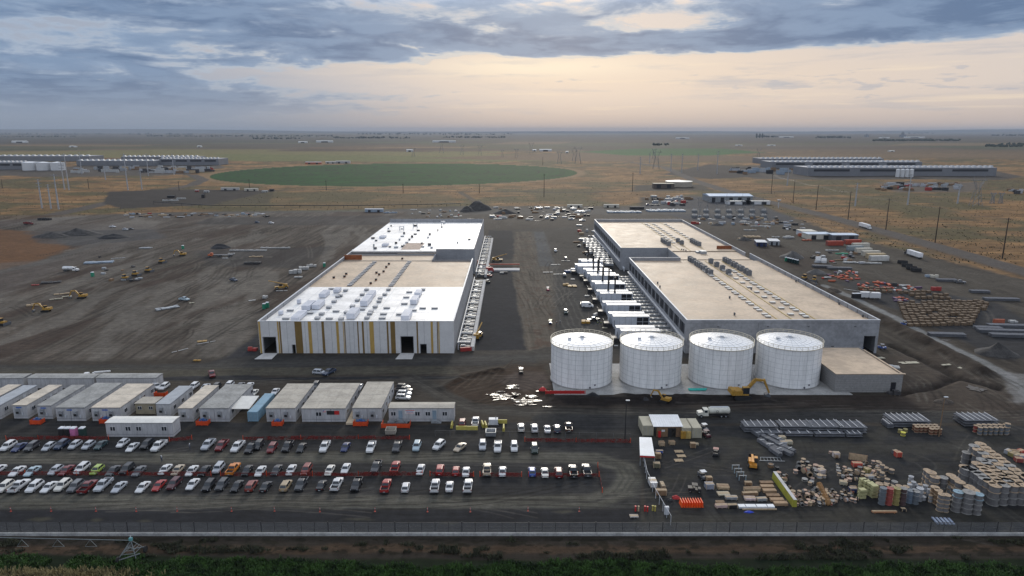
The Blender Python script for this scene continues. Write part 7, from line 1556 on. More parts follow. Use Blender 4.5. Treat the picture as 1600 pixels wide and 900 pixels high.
# brown crate field
CRB = mat('crate_brown', (.14, .098, .062), .85, var=.3, scale=1.2); pr = thing('crate', 'x', 'crate', (0, 0, 0)); b_ = MB(); b_.cb(0, 0, .12, 1.7, 1.3, 1.25); b_.cb(0, 0, 1.37, 1.75, 1.35, .05); b_.build('crate_body', CRB, pr); b_ = MB()
for k in (-.85, 0, .85): b_.cb(k*.9, -.67, .12, .12, .04, 1.25)
b_.build('battens', WOODD, pr); LAB.clear() if 0 else LAB.pop('x')
def crates(poly_rows, nm_, group):
    for j, (a, b) in enumerate(poly_rows):
        A_, B_ = G(*a), G(*b); n_ = max(2, int((B_-A_).length/2.35))
        for i in range(n_):
            if rnd.random() < .05: continue
            q = A_.lerp(B_, (i+.5)/n_); r = dup(pr, (q.x+rnd.uniform(-.12, .12), q.y+rnd.uniform(-.2, .2), 0), rnd.uniform(-.05, .05)); r.name = 'crate'; tag(r, 'brown crate, %s from left, %s row from the back, %s' % (ordn(i), ordn(j), nm_), 'crate', group)
            if rnd.random() < .5: r.scale = (1, 1, .8)
crates([((1402+1.5*k, 475+3.9*k+.0), (1538-k*2.0+(8 if k < 4 else 0), 473+3.9*k)) for k in range(10)], 'large brown crate field', 'brown crates in the big field')
crates([((1340, 453), (1392, 453)), ((1346, 457), (1395, 457))], 'small block by the orange forms', 'brown crates behind the orange forms')
crates([((1402, 459), (1455, 458)), ((1420, 463), (1482, 463)), ((1428, 467), (1486, 468))], 'middle crate block', 'brown crates of the middle block')
for ch in KD[pr.name]: bpy.data.objects.remove(ch)
bpy.data.objects.remove(pr)
# dark bins, pipes and other pieces
for i, (x, y) in enumerate(((1410,412),(1417,417),(1424,421),(1431,424))):
    p = G(x, y); o = thing('skip', 'black open waste skip in the right yard, %s from the left' % ordn(i), 'skip', (p.x, p.y, 0), -.5, 'black waste skips in the right yard'); b_ = MB(); b_.box(-2.4, 2.4, -1.1, -1, .2, 1.7); b_.box(-2.4, 2.4, 1, 1.1, .2, 1.7); b_.box(-2.5, -2.4, -1.1, 1.1, .2, 1.7); b_.box(2.4, 2.5, -1.1, 1.1, .2, 1.7); b_.box(-2.4, 2.4, -1, 1, .2, .3); b_.build('bin', BLACK, o); tb = MB().cb(.3, 0, .3, 3.6, 1.7, 1.1); tb.build('contents', [mat('waste', (.45, .42, .40), .8, var=.3, scale=2)] if i % 2 else WOODD, o)
for i, (x, y, L, m, lab) in enumerate(((1285,418,10,PIPE,'dark pipe stack left part by the white blocks'),(1312,421,12,PIPE,'dark pipe stack right part by the white blocks'),(1480,470-30,9,LGREY,'pale flat bundle alone in the right yard'),(1532,458,8,PAINT['pale blue'],'blue grey pipe stack at the far right'),(1565,470,14,PIPE,'dark timber stack cut by the right edge'),(1545,516,9,STEEL,'grey pipe bundle below the crate field'),(1580,512,16,STEEL,'grey pipe bundle at the right edge, upper'),(1570,520,18,STEEL,'grey pipe bundle at the right edge, middle'),(1590,527,18,STEEL,'grey pipe bundle at the right edge, lower'),(1480,526,12,STEEL,'long grey pipe bundle near the blue lift'))):
    p = G(x, y); bundle(Vector((p.x-L/2, p.y, 0)), L, 2.6, 1.2, lab, -.1, 4, 3, 'pipe bundles in the right yard', strips=False)
for i, (x, y, lab) in enumerate(((1352,466,'long white water tank on wheels'),(1366,467,'second white box trailer'))):
    p = G(x, y); o = thing('box_trailer', lab+' beside the dark toilets', 'trailer', (p.x, p.y, 0), -.15, 'white box trailers in the right yard'); MB().cb(0, 0, .6, 4.2, 2.2, 2.2).build('body', PAINT['white'], o); wheels(o, [(-1, -1), (-1, 1), (1, -1), (1, 1)], .4, .3)
for i in range(5): potty(G(1333+i*4, 466), BLACK, 'black cabin toilet in the laydown line, %s from the left' % ordn(i), group='laydown toilets')
for i, (x, y, n_) in enumerate(((1278, 410, 4), (1287, 411, 3))):
    for k in range(n_):
        p = G(x, y-k*.8); o = thing('wrapped_pallet', 'white wrapped pallet in the bright pile by the gravel cone, %s %s' % (['left block', 'right block'][i], ordn(k)), 'pallet', (p.x, p.y, 0)); MB().cb(0, 0, .12, 2.6, 1.2, 1.4+.3*k).build('wrap', PAINT['white'], o); MB().cb(0, 0, 0, 2.6, 1.2, .12).build('deck', WOOD, o)
# assorted small materials on open ground: (px, py, L, W, h, material, rz, label)
MISC = [(282,548,5.5,.35,.3,'w',.9,'thin white beam lying left of the striped warehouse, left one'),(322,536,6,.35,.3,'w',.7,'thin white beam lying left of the striped warehouse, right one'),(316,534,3.2,1.4,.4,'y',.3,'tan timber pile by the thin white beams'),(308,564,2.2,.8,.4,'Y',0,'yellow box low on the left field'),(145,484-5,.1,.1,.1,'w',0,'x'),
 (52,478,5,1.6,.9,'t',.3,'tan plank stack at the far left'),(97,460,6,1.2,.6,'t',.5,'pale plank stack left of an excavator, upper'),(88,468,5,1.0,.5,'c',.5,'pale plank stack left of an excavator, lower'),(105,464,4,.9,.5,'c',.5,'short pale plank stack beside the long ones'),(262,482,9,3,.6,'g',.8,'grey steel sections lying below the pale pickup'),(300,474,2,.9,.5,'c',.5,'small cream box right of the steel sections'),(155,411,14,4,1.0,'p',.3,'blue grey pipe heap on the left field'),(185,404,7,.6,.5,'w',.6,'long white pipe beside the pipe heap'),(228,388,7,3,.7,'g',0,'pale frames scattered on the upper left field'),(80,442,8,3,.8,'d',.4,'dark steel scrap on the left field'),(55,446,3,1,.5,'r',.3,'red steel scrap at the far left'),
 (388,384+8,22,1.6,.8,'w',0,'long white roofing sheets left of the striped warehouse, front stack'),(430,388,18,1.6,.8,'w',0,'long white roofing sheets left of the striped warehouse, rear stack'),(362,397,5,1.2,.7,'w',0,'white blocks by the orange truck'),(352,404,4,1.0,.6,'w',0,'second white block stack by the orange truck'),(395,412,9,2.5,1.3,'d',0,'dark form stack left of the white blocks'),(400,402,8,1.2,.8,'t',0,'tan box row left of the white blocks'),
 (462,427,6,3,2,'w',.2,'white wrapped blocks beside the striped warehouse, near group'),(475,421,5,3,2,'w',.2,'white wrapped blocks beside the striped warehouse, far group'),(487,417,5,2,1.6,'w',.3,'white wrapped blocks next to the green toilet'),(466,434,4,1.4,.8,'w',0,'low white block left of the striped warehouse'),(414,466,2,2,1.4,'w',0,'white box pile left of the striped hall'),(394,470,3,1,.4,'w',.4,'pale sheets left of the striped hall'),(440,455,5,.6,.5,'w',.1,'white pipe behind the yellow boom machine'),
 (868,414,5,.7,.4,'w',.1,'pale concrete plank in the yard, upper left'),(884,408,5,.7,.4,'w',-.1,'pale concrete plank in the yard, upper right'),(856,426,5,.7,.4,'w',.1,'pale concrete plank in the yard, lower left'),(872,429,5,.7,.4,'w',.1,'pale concrete plank in the yard, lowest'),(893,422,4,.7,.4,'w',0,'pale concrete plank in the yard, right one'),
 (880,428-4,3,1,.5,'w',0,'y'),(895,437,2,1,.5,'w',0,'small white box below the blue equipment'),(890,425,5,3,1.0,'b',.2,'blue tarp covered equipment beside the panel van'),(884,446,3,1.6,1.2,'y',.1,'orange brown machine frame left of the pickup'),(894,448,4,2.4,.7,'Y',0,'yellow lifting frame in the yard'),(917,463,2.0,1.2,.6,'w',.5,'white scrap bits beside the yard kerb'),(915,505,3.2,1.8,1.2,'Y',0,'yellow crate with red boxes near the first tank'),(930,494,2.2,1,1.2,'w',.9,'white wrapped gear by the enclosure kerb'),(945,513,2,.8,.5,'c',.4,'pale small crate above the first tank'),(966,530,1.2,.8,.3,'w',0,'white box between the first two tanks, upper'),(963,541,1.4,.9,.3,'w',0,'white box between the first two tanks, lower'),
 (795,421,4.5,1.0,.5,'c',0,'y2'),(784,427,2.2,1.1,.8,'w',0,'white and black box at the end of the concrete slab'),(790,427,2,1.1,.8,'d',0,'dark box at the end of the concrete slab'),(765,424,4,2.5,2.2,'r',.1,'red generator beside the bay frame'),(728,548,4,2,1.4,'r',.2,'red boom lift heap at the near end of the bay frame'),(395,548,3,1.6,1.2,'r',0,'red compressor at the left corner of the striped warehouse'),
 (585,331,16,4,3.0,'p',0,'pale blue long container group beyond the striped warehouse'),(610,333,12,2,1.2,'p',0,'pale blue low deck beside the long containers'),(955,324,14,3,3,'l',0,'cream roofed low cabin on the far yard edge, left'),(945+7,322,1,1,1,'w',0,'z'),(898,324,14,3,2.8,'l',0,'long pale cabin on the far yard edge beside puddles'),(995,327,13,3,2.6,'d',0,'dark long container on the far yard edge'),
 (1040,330,34,10,1.6,'p',0,'pale galvanised rack rows behind the tan roofed hall, left block'),(975,332,30,8,1.4,'p',0,'galvanised rack rows behind the tan roofed hall, right block'),(1165,352-4,10,1.5,.8,'w',0,'white pipe rows below the substation, left'),(1185,354,12,1.5,.8,'w',0,'white pipe rows below the substation, middle'),(1172,360,9,1.4,.8,'w',0,'white pipe rows below the substation, lower'),(1200,350,8,1.5,.8,'w',0,'white pipe rows below the substation, right'),
 (1175,371,11,4,1.2,'t',0,'pale timber and steel pile in the right yard'),(1160,374,6,2,1,'t',.2,'small tan crate pile in the right yard'),(1212,371,5,1.5,.8,'w',-.4,'white tubes in the right yard'),(1232,372,7,3,1.6,'w',.2,'white and dark machine parts in the right yard'),(1252,369,4,3,2.4,'o',0,'orange machine parts in the right yard'),(1260,376,6,2,1,'o',.1,'reddish steel pile in the right yard'),(1315,397,7,2,.8,'G',0,'green and pale pipe stack beside the containers'),(1300,392,8,1.6,.8,'w',0,'white flat sheets beside the containers'),(1335,411,12,2,.8,'w',-.1,'white sheet rows in front of the off white container, left'),(1362,412,10,2,.8,'w',-.1,'white sheet rows in front of the off white container, right'),(1451,433,3.4,1.8,1.5,'p',-.2,'blue grey machine near the black skips, left'),(1459,434,3.4,1.8,1.7,'l',-.2,'blue grey machine near the black skips, right'),(1462,454,4.2,2.2,2,'r',-.1,'red and white forklift above the middle crates'),(1397,446,3,1.6,1.4,'d',0,'dark machine between the orange forms and the crates'),(1413,447,5,1.4,.8,'w',0,'white bundle right of the orange forms'),(1428,450,4,1,.6,'w',0,'cream bundle right of the orange forms'),(1415,470,6,.4,.3,'w',-.6,'white beam at the kerb of the laydown yard, left'),(1325,453,4,.4,.3,'w',-.8,'white beam beside the haul road, upper'),(1338,457-2,4,.4,.3,'w',-.8,'white beam beside the haul road, lower'),(1560,505,4,1.6,1.8,'o',0,'pinkish machine right of the crate field'),(1582,504,3,1.5,1,'w',0,'white machine parts right of the crate field'),(1395,575,4,2,1,'w',-.4,'white slab lid behind the block building'),(1374,560,3.0,1.6,.3,'c',.1,'pale debris on the dirt behind the block building'),(1420,567,6,2,.15,'c',.1,'pale spilled concrete on the dirt'),(1505,575,4,1.2,.4,'c',.4,'pale concrete pieces at the trench'),(1478,571,3,1,.4,'c',.2,'pale block at the trench end'),(1393,616,2.8,1.3,1.0,'d',.2,'black machine in front of the block building, left'),(1400,618-1,1.8,1.4,1.4,'d',0,'black machine in front of the block building door'),(1470,548-6,3,2,1.6,'y',.2,'z2'),
 (268,309,8,3,2.6,'D',0,'black container row on the far left gravel pad'),(262,319-9+4,10,2,1.6,'w',.3,'white long trailer on the far left gravel pad, left'),(273,317-3,7,2,1.4,'w',.3,'white long trailer on the far left gravel pad, middle'),(283,312-1,9,2,1.6,'w',.3,'white long trailer on the far left gravel pad, right'),(308,299.5,5,2.4,2.6,'r',0,'red truck on the far left gravel pad'),(323,300.5,7,3,2.6,'w',0,'white truck group on the far left gravel pad'),(360,297,22,3,3,'w',0,'row of white trailers on the far left gravel pad'),(393,298,16,3,3,'l',0,'white barn like cabin beside the gravel pad'),(414,301,6,3,2.6,'w',.6,'white trailer at the end of the gravel pad'),(425,300-1,5,3,3,'D',0,'black tank beside the white trailer'),(318,309,3,3,4,'D',0,'black bin on the far left gravel pad'),
 (70,344,10,3,2,'D',0,'dark machine row by the far left road'),(490,256.5,34,8,5,'o',0,'red brown and white barn beyond the circle field'),(517,255.6,22,8,5,'w',0,'white barn beyond the circle field'),(536,255.4,32,8,6,'w',0,'larger white roofed barn beyond the circle field')]
MM = dict(w=mat('misc_white', (.40, .40, .39), .6, var=.15, scale=1), y=mat('misc_tan', (.40, .26, .10), .7, var=.2, scale=1), Y=YEL, t=WOOD, c=CREAMC, g=STEEL, p=mat('misc_blue_grey', (.25, .31, .38), .6, var=.15), d=mat('misc_dark', (.045, .043, .045), .7, var=.2), D=BLACK, r=mat('misc_red', (.30, .03, .025), .6, var=.1), b=mat('misc_blue', (.03, .08, .2), .6), l=CC_, o=mat('misc_orange', (.36, .10, .05), .6, var=.1), G=mat('misc_green', (.05, .30, .18), .6))
R5 = random.Random(31)
for (x, y, L, W, h, m, rz, lab) in MISC:
    if len(lab) < 4: continue
    p = G(x, y); nm_ = 'material_stack' if h < 2.4 else 'cabin'
    for kw, nn_ in (('barn', 'barn'), ('container', 'shipping_container'), ('trailer', 'trailer'), ('truck', 'truck'), ('forklift', 'forklift'), ('machine', 'machine'), ('generator', 'generator_set'), ('lift', 'boom_lift'), ('pipe', 'pipe_stack'), ('plank', 'plank_stack'), ('beam', 'steel_beam'), ('block', 'block_stack'), ('crate', 'crate')):
        if kw in lab: nm_ = nn_; break
    o = thing(nm_, lab, nm_.replace('_', ' '), (p.x, p.y, 0), rz)
    if L <= .2: continue
    big = h > 2.4
    if big:
        b_ = MB(); b_.cb(0, 0, .0, L, W, h*.85); b_.build('wall', MM[m], o); b_ = MB(); b_.loft([[(a, -W/2-.2, h*.85), (a, W/2+.2, h*.85), (a, W/2+.2, h*.88), (a, 0, h), (a, -W/2-.2, h*.88)] for a in (-L/2-.2, L/2+.2)]); b_.build('roof', LGREY if m in 'rpo' else MM[m], o)
        for k in range(2): MB().cb(L*(-.25+.5*k), -W/2-.03, .0, L*.14, .05, h*.6).build('door', LOUV, o)
    else:
        n_ = max(2, int(L/1.6)) if L > 1.4 else 1; rows_n = 2 if W > 1.3 else 1
        for j in range(rows_n):
            b_ = MB()
            for k in range(n_):
                q_ = L/n_; b_.cb(-L/2+q_*(k+.5)+R5.uniform(-.1, .1)*q_, (j-.5*(rows_n-1))*W/rows_n+R5.uniform(-.08, .08), .1, q_*.9, W/rows_n*.85, (h-.1)*R5.uniform(.55, 1))
            b_.build('stacked_goods', MM[m], o)
        b_ = MB()
        for k in (-.35, .35): b_.cb(L*k, 0, 0, .14, W, .098)
        b_.build('bearer', WOODD, o)
# red beam and slab across the middle yard
p = G(745, 424); q = G(812, 424); o = thing('concrete_slab_stack', 'pale concrete slab lying at right angles to the bay frame', 'slab', (p.x, p.y, 0)); MB().box(1, q.x-p.x, 0, 5.5, 0, .7).build('slab', CONCL, o); MB().box(2, 8, -2.2, -.6, 0, .5).build('small_slab', CONCL, o)
p = G(742, 417); q = G(812, 419); o = thing('steel_truss', 'red steel beam across the end of the bay frame', 'steel beam', (p.x, p.y, 0)); b_ = MB(); L = q.x-p.x; b_.box(0, L, 1.5, 1.8, .8, 1.2); b_.box(0, L, 2.6, 2.9, .8, 1.2); b_.build('chord', CR, o)
b_ = MB()
for k in range(10): b_.bar((L*k/10, 1.65, 1), (L*(k+1)/10, 2.75, 1), .08)
b_.build('lattice', CR, o)
for k in range(3): MB().box(-.5+k*.9, -.2+k*.9, 0, 3.4, 0, 3.2).build('post', CR, o)
# ================================================================ poles, pylons, far industry
POLE = mat('pole_wood', (.035, .025, .02), .9, var=.2)
def upole(px_, py_, ptop, lab, group='wooden utility poles along the highway', arm=1):
    p = G(px_, py_); v = ptop-450; tt_ = p.y/(FP*CP-v*SP); h = H-tt_*(FP*SP+v*CP); o = thing('utility_pole', lab, 'utility pole', (p.x, p.y, 0), 0, group); MB().cyl(0, 0, 0, .36, h, 0, 7, .22).build('pole', POLE, o)
    for k in range(arm): b_ = MB(); b_.box(-1.4, 1.4, -.1, .1, h-1-k*1.8, h-.8-k*1.8); b_.build('crossarm', POLE, o)
    return o, h
PW = [(1566,404,340),(1461,379,323),(1384,359,310),(1325,343,299),(1275,328,289),(1239,317,281),(1205,303,272)]
tops = []
for i, (x, y, tp) in enumerate(PW):
    o, h = upole(x, y, tp, 'tall brown utility pole along the highway, %s from the right' % ordn(i)); tops.append(Vector((o.location.x, o.location.y, h-.7)))
for i, (x, y, tp) in enumerate(((510,298,282),(630,302,287),(749,302,287),(850,308,272),(988,299,270),(848,278-20,246),(280,298,283),(139,295,280),(4,294,280),(390,294,280))):
    upole(x, y, tp, 'distant utility pole beside the cross road, %s' % ['left of the big mound','left middle','above the big mound','at the circle edge','right of the circle','at the far end of the circle','by the gravel pad','in the left grassland','at the far left edge','beside the white trailers'][i], 'distant utility poles by the cross road')
b_ = MB()
for a, b in zip(tops[:-1], tops[1:]):
    for s_ in (-1.2, 1.2):
        pr_ = None
        for k in range(9):
            f_ = k/8; q = a.lerp(b, f_)+Vector((s_, 0, -3.2*math.sin(math.pi*f_)*.4)); 
            if pr_ is not None: b_.bar(pr_, q, .03, 0, 3, caps=False)
            pr_ = q
o = b_.build('power_line', BLACK); tag(o, 'thin power lines strung between the highway poles', 'power line')
PYL = mat('pylon_steel', (.20, .21, .22), .6, .2)
def pylon(px_, py_, ptop, lab, kind='tube'):
    p = G(px_, py_); v = ptop-450; tt_ = p.y/(FP*CP-v*SP); h = H-tt_*(FP*SP+v*CP); o = thing('pylon', lab, 'pylon', (p.x, p.y, 0), 0, 'power pylons on the plain')
    if kind == 'tube':
        MB().cyl(0, 0, 0, .75, h, 0, 8, .4).build('mast', mat('pylon_pale', (.33, .34, .36), .6), o); b_ = MB()
        for k in (.97, .86, .75): b_.bar((-h*.10, 0, h*k), (h*.10, 0, h*k), .18)
        b_.build('crossarm', PYL, o)
    else:
        w_ = h*.17; b_ = MB(); m_ = h*.62; lv = [(0, w_), (.2*h, w_*.8), (.4*h, w_*.62), (m_, w_*.42)]
        for sx in (-1, 1):
            for sy in (-1, 1):
                for (z0, a), (z1, b) in zip(lv[:-1], lv[1:]): b_.bar((sx*a, sy*a*.6, z0), (sx*b, sy*b*.6, z1), .16)
            for (z0, a), (z1, b) in zip(lv[:-1], lv[1:]): b_.bar((sx*a, -a*.6, z0), (-sx*b, -b*.6, z1), .11); b_.bar((sx*a, a*.6, z0), (sx*b, -b*.6, z1), .11)
            b_.bar((sx*w_*.42, 0, m_), (sx*w_*1.15, 0, h*.9), .22); b_.bar((sx*w_*1.15, 0, h*.9), (sx*w_*1.1, 0, h), .18); b_.bar((sx*w_*.2, 0, m_), (sx*w_*.7, 0, h*.88), .14)
        b_.build('lattice', PYL, o); MB().bar((-w_*1.7, 0, h*.88), (w_*1.7, 0, h*.88), .3).build('crossarm', PYL, o)
for i, (x, y, tp, kd) in enumerate(((92,328,272,'tube'),(80,327,288,'tube'),(66,326,280,'tube'),(108,297,240,'tube'),(101,296,252,'tube'),(200,297,240,'tube'),(222,296,262,'tube'),(165,281,262,'tube'),(232,275,240,'tube'),(128,272,238,'tube'),(272,273,240,'tube'),
   (903,256,228,'lat'),(897,252,234,'lat'),(874,256,235,'lat'),(807,246,232,'lat'),(785,245,234,'lat'),(750,243,226,'lat'),(722,242,226,'lat'),(690,239,220,'lat'),(646,245,230,'lat'),(830,240,222,'lat'),(1025,264,234,'lat'),(1022,248,232,'lat'),(1185,248,232,'lat'),(1000,272,245,'tube'),(1048,268,240,'tube'),(1065,270,240,'tube'),(1090,266,240,'tube'),(1120,272,236,'tube'),(1015,255,238,'tube'),(1524,322,276,'lat'),(1418,320,272,'tube'),(1496,318,288,'tube'),(1550,318,300,'lat'),(1563,318,300,'lat'),(1336,322,286,'tube'),(1230,290,262,'tube'))):
    pylon(x, y, tp, ['pale tubular','lattice'][kd == 'lat']+' power pylon, %s' % ('%s counted among the left plain ones' % ordn(i) if i < 11 else '%s counted among those beyond the green circle' % ordn(i-11) if i < 22 else '%s counted among the right plain ones' % ordn(i-22)), kd)
# substation right behind
SB = mat('substation_grey', (.16, .17, .18), .6, .2); b0 = G(1150, 342)
for i in range(24):
    x = 1092+(i % 8)*14+R5.uniform(-3, 3); y = 322+(i//8)*9+R5.uniform(-1, 1); p = G(x, y); o = thing('substation_mast', 'thin dark substation mast, %s from left in %s row' % (ordn(i % 8), ordn(i//8)), 'mast', (p.x, p.y, 0), 0, 'substation masts'); h = R5.uniform(7, 13); MB().cyl(0, 0, 0, .16, h, 0, 6, .08).build('mast', SB, o); MB().box(-1.8, 1.8, -.08, .08, h*.75, h*.78).build('crossarm', SB, o)
for i in range(14):
    x = 1085+(i % 7)*18; y = 332+(i//7)*8; p = G(x, y); o = thing('transformer', 'grey transformer block in the substation, %s row, %s from the left' % (ordn(i//7), ordn(i % 7)), 'transformer', (p.x, p.y, 0), 0, 'substation transformers'); MB().cb(0, 0, 0, 4.5, 3, 2.2).build('tank', SB, o)
    for k in (-1, 0, 1): MB().cyl(k*1.2, 0, 2.2, .2, 1.2, 0, 8).build('bushing', LGREY, o)
shed(G(1108, 316), 44, 26, 6, mat('shop_grey', (.22, .23, .24), .7), mat('shop_roof', (.36, .46, .60), .4, var=.04), 'grey maintenance hall with pale blue roof behind the substation', ridge_=1.5, name='maintenance_hall', cat='building', doors=5)
for i, x in enumerate((1135, 1165)): shed(G(x, 319.5), 24, 5, 3.2, PAINT['white'], RT['pale'], ['white site cabin right of the blue roofed hall, left one', 'white site cabin right of the blue roofed hall, right one'][i], name='cabin', cat='cabin')
p = G(1065, 293); o = thing('water_reservoir', 'low round pale reservoir with white domed roof', 'reservoir', (p.x, p.y+16, 0)); MB().cyl(0, 0, 0, 17, 7, 0, 40).build('wall', mat('reservoir_tan', (.36, .32, .26), .8), o); MB().cyl(0, 0, 7, 17.3, 1.5, 0, 40, 1).build('roof', mat('reservoir_roof', (.75, .74, .68), .5), o)
shed(G(1021, 294.5), 26, 9, 6, mat('flat_brown', (.11, .09, .075), .8), CREAMC, 'brown flat cabin beside the round reservoir', name='cabin', cat='building')
p = G(1216, 325); o = thing('satellite_dish', 'white satellite dish on a mast beside the highway', 'dish', (p.x, p.y, 0)); MB().cyl(0, 0, 0, .3, 6, 0, 8).build('mast', LGREY, o); MB().cyl(0, -.5, 6, .6, 1.6, 0, 16, 2.0).build('dish', PAINT['white'], o)
# far supply yard vehicles and clutter
R6 = random.Random(77)
FC = [('white', MM['w']), ('dark', BLACK), ('tan', WOOD), ('grey', STEEL), ('pale', WRAPL), ('dark', MM['d']), ('brown', WOODD), ('grey', MM['p']), ('dark', BLACK), ('red', MM['r']), ('tan', WOODD), ('grey', STEEL), ('white', WRAPL)]
def clutter(x0, x1, y0, y1, n_, where, sz=(1.2, 4), hh=(.5, 2.2), one=False):
    if one:
        bs = {}
        for i in range(n_):
            p = G(R6.uniform(x0, x1), R6.uniform(y0, y1)); cn, m = R6.choice(FC); bs.setdefault(cn, (MB(), m)); L = R6.uniform(*sz)
            for k in range(2): bs[cn][0].cb(p.x+R6.uniform(-L, L)*.5, p.y+R6.uniform(-.6, .6), 0, L*R6.uniform(.4, 1), R6.uniform(.8, 2.4), R6.uniform(*hh))
        m_ = MB(); ms = []
        for j, (b, m) in enumerate(bs.values()): m_.add(b.v, b.f, j); ms.append(m)
        o = m_.build('stored_goods', ms); o['kind'] = 'stuff'; return
    mk = []
    for i in range(n_):
        p = G(R6.uniform(x0, x1), R6.uniform(y0, y1)); cn, m = R6.choice(FC); L = R6.uniform(*sz); o = thing('material_stack', '%s stack of supplies %s' % (cn, where), 'material stack', (p.x, p.y, 0), R6.choice([0, .2, 1.4, -.3]), '%s stacks %s' % (cn, where)); b_ = MB(); h = R6.uniform(*hh)
        for k in range(R6.choice([1, 2, 3])): b_.cb(R6.uniform(-L, L)*.35, R6.uniform(-.6, .6), 0, L*R6.uniform(.4, 1), R6.uniform(.8, 2), h*R6.uniform(.5, 1))
        b_.build('stacked_goods', m, o); mk.append((cn, o))
    relabel(mk, '%s stack '+where+', %s such from the left')
clutter(1010, 1075, 308, 322, 26, 'in the far supply yard', (3, 8), (1.5, 3), one=True); clutter(1080, 1215, 338, 352, 40, 'around the substation', (2, 6)); clutter(770, 920, 325, 345, 60, 'on the rubble beyond the middle yard', (2, 7), (.4, 2), one=True); clutter(900, 985, 352, 400, 70, 'in the unfinished cooler yard', (1.5, 5), (.8, 2.2))
clutter(180, 420, 334, 340, 55, 'in the scrap line of the upper left field', (1.5, 6), (.5, 1.8)); clutter(640, 725, 328, 340, 26, 'left of the big dark mound', (1.5, 5), (.4, 1.6)); clutter(1180, 1270, 345, 360, 20, 'between substation and sheds', (1.5, 5), (.4, 1.5)); clutter(1375, 1500, 288, 298, 60, 'in the far right storage patch', (4, 12), (1.5, 4), one=True); clutter(1575, 1660, 298, 304, 18, 'at the right edge of the plain', (4, 10), (1.5, 4), one=True); clutter(1270, 1345, 395, 412, 18, 'beside the container column', (1.5, 4), (.5, 1.6)); clutter(120, 220, 402, 440, 14, 'along the pipe heap of the left field', (1.2, 3.5), (.4, 1.2))
fence([G(240, 319), G(330, 325), G(560, 325), G(720, 322)], 2.4, 'low dark fence line along the upper edge of the site', 14, BLACK, .12, r_=.3)
def dc(x0, x1, py_, h, D, lab, units=True, louv_=True, tone=None, nu=26):
    p, q = G(x0, py_), G(x1, py_); L = (q-p).length; rz = math.atan2(q.y-p.y, q.x-p.x); o = thing('data_hall', lab, 'building', (p.x, p.y, 0), rz, 'distant data halls'); m = tone or mat('far_grey', (.17, .175, .19), .8, var=.06, scale=.02)
    MB().box(0, L, 0, D, 0, h).build('wall', m, o); MB().box(.5, L-.5, .5, D-.5, h, h+.3).build('roof', mat('far_roof', (.36, .36, .37), .6, var=.05, scale=.02), o)
    if louv_:
        for k in range(4): MB().box(L*(.03+.245*k), L*(.22+.245*k), -.3, -.02, h*.55, h*.82).build('louvre_strip', LOUV, o)
    if units:
        for k in range(nu):
            b_ = MB(); u = L*(k+.5)/nu; b_.taper(u, D*.15, h+.3, L/nu*.6, 7, L/nu*.35, 5, 3); b_.build('rooftop_unit', mat('far_unit', (.40, .41, .43), .5, var=0), o)
    return o
dc(1262, 1556, 275, 13, 60, 'long distant data hall nearest on the right with a louvre strip', nu=34)
dc(1205, 1440, 263, 12, 60, 'long distant data hall behind the nearest right one', nu=30); dc(1190, 1380, 256, 11, 60, 'farthest distant data hall on the right', nu=26, louv_=False)
for i in range(4):
    p = G(1402+i*7.2, 277); o = thing('storage_tank', 'white upright tank against the distant right hall, %s from the left' % ordn(i), 'storage tank', (p.x, p.y, 0), 0, 'tanks at the distant right hall'); MB().cyl(0, 0, 0, 2.9, 12, 0, 20).build('shell', PAINT['white'], o); MB().cyl(0, 0, 12, 2.9, 1, 0, 20, .5).build('roof', PAINT['white'], o)
for i in range(3):
    p = G(47.5+i*22, 266); o = thing('storage_tank', 'white round tank at the distant left complex, %s from the left' % ordn(i), 'storage tank', (p.x, p.y, 0), 0, 'tanks at the distant left complex'); MB().cyl(0, 0, 0, 12, 14, 0, 28).build('shell', PAINT['white'], o); MB().cyl(0, 0, 14, 12, 1.6, 0, 28, 1).build('roof', PAINT['white'], o)
dc(-40, 40, 265, 13, 50, 'grey hall left of the three distant white tanks', nu=12); dc(250, 342, 258, 13, 50, 'distant hall with dark louvre strip at the right end of the left complex', nu=16); dc(190, 310, 254, 13, 40, 'distant hall behind the right end of the left complex', nu=16, louv_=False); dc(120, 240, 259, 10, 50, 'low distant hall with white roof in the left complex', nu=14, louv_=False); dc(-30, 140, 252, 12, 60, 'farthest hall of the left complex above the tanks', nu=18, louv_=False)
clutter(110, 330, 264, 271, 60, 'in the distant left complex', (8, 22), (2, 7), one=True); clutter(1130, 1260, 266, 273, 30, 'in the distant right complex', (8, 20), (2, 8), one=True)
region_pads = [(px(-60, 272, 0, 262, 345, 256, 352, 262, 260, 274, 60, 276), 'grey_pad'), (px(1120, 262, 1300, 252, 1560, 268, 1600, 276, 1560, 281, 1180, 280), 'grey_pad')]
# farm belts of trees, far barns
TREE = mat('far_tree', (.030, .042, .026), .9, var=.3, scale=.02)
def belt(x0, x1, py_, n_, hh, lab, seed):
    R_ = random.Random(seed); b_ = MB(); c0 = G((x0+x1)/2, py_)
    for i in range(n_):
        p = G(R_.uniform(x0, x1), py_+R_.uniform(-.6, .6))-c0; h = R_.uniform(.5, 1)*hh; w_ = h*R_.uniform(.6, 1.1); n = 6
        for k in range(5):
            qx, qy, qz = p.x+R_.uniform(-.5, .5)*w_, p.y+R_.uniform(-.5, .5)*w_, h*R_.uniform(.2, .7); r = w_*R_.uniform(.25, .5)
            b_.loft([[(qx+r*s_*math.cos(6.283*j/n+k), qy+r*s_*math.sin(6.283*j/n+k), qz+z*r) for j in range(n)] for z, s_ in ((-1, .5), (-.3, 1), (.5, .85), (1, .3))])
    o = b_.build('tree_belt', TREE); o.location = (c0.x, c0.y, 0); o['kind'] = 'stuff'
    return o
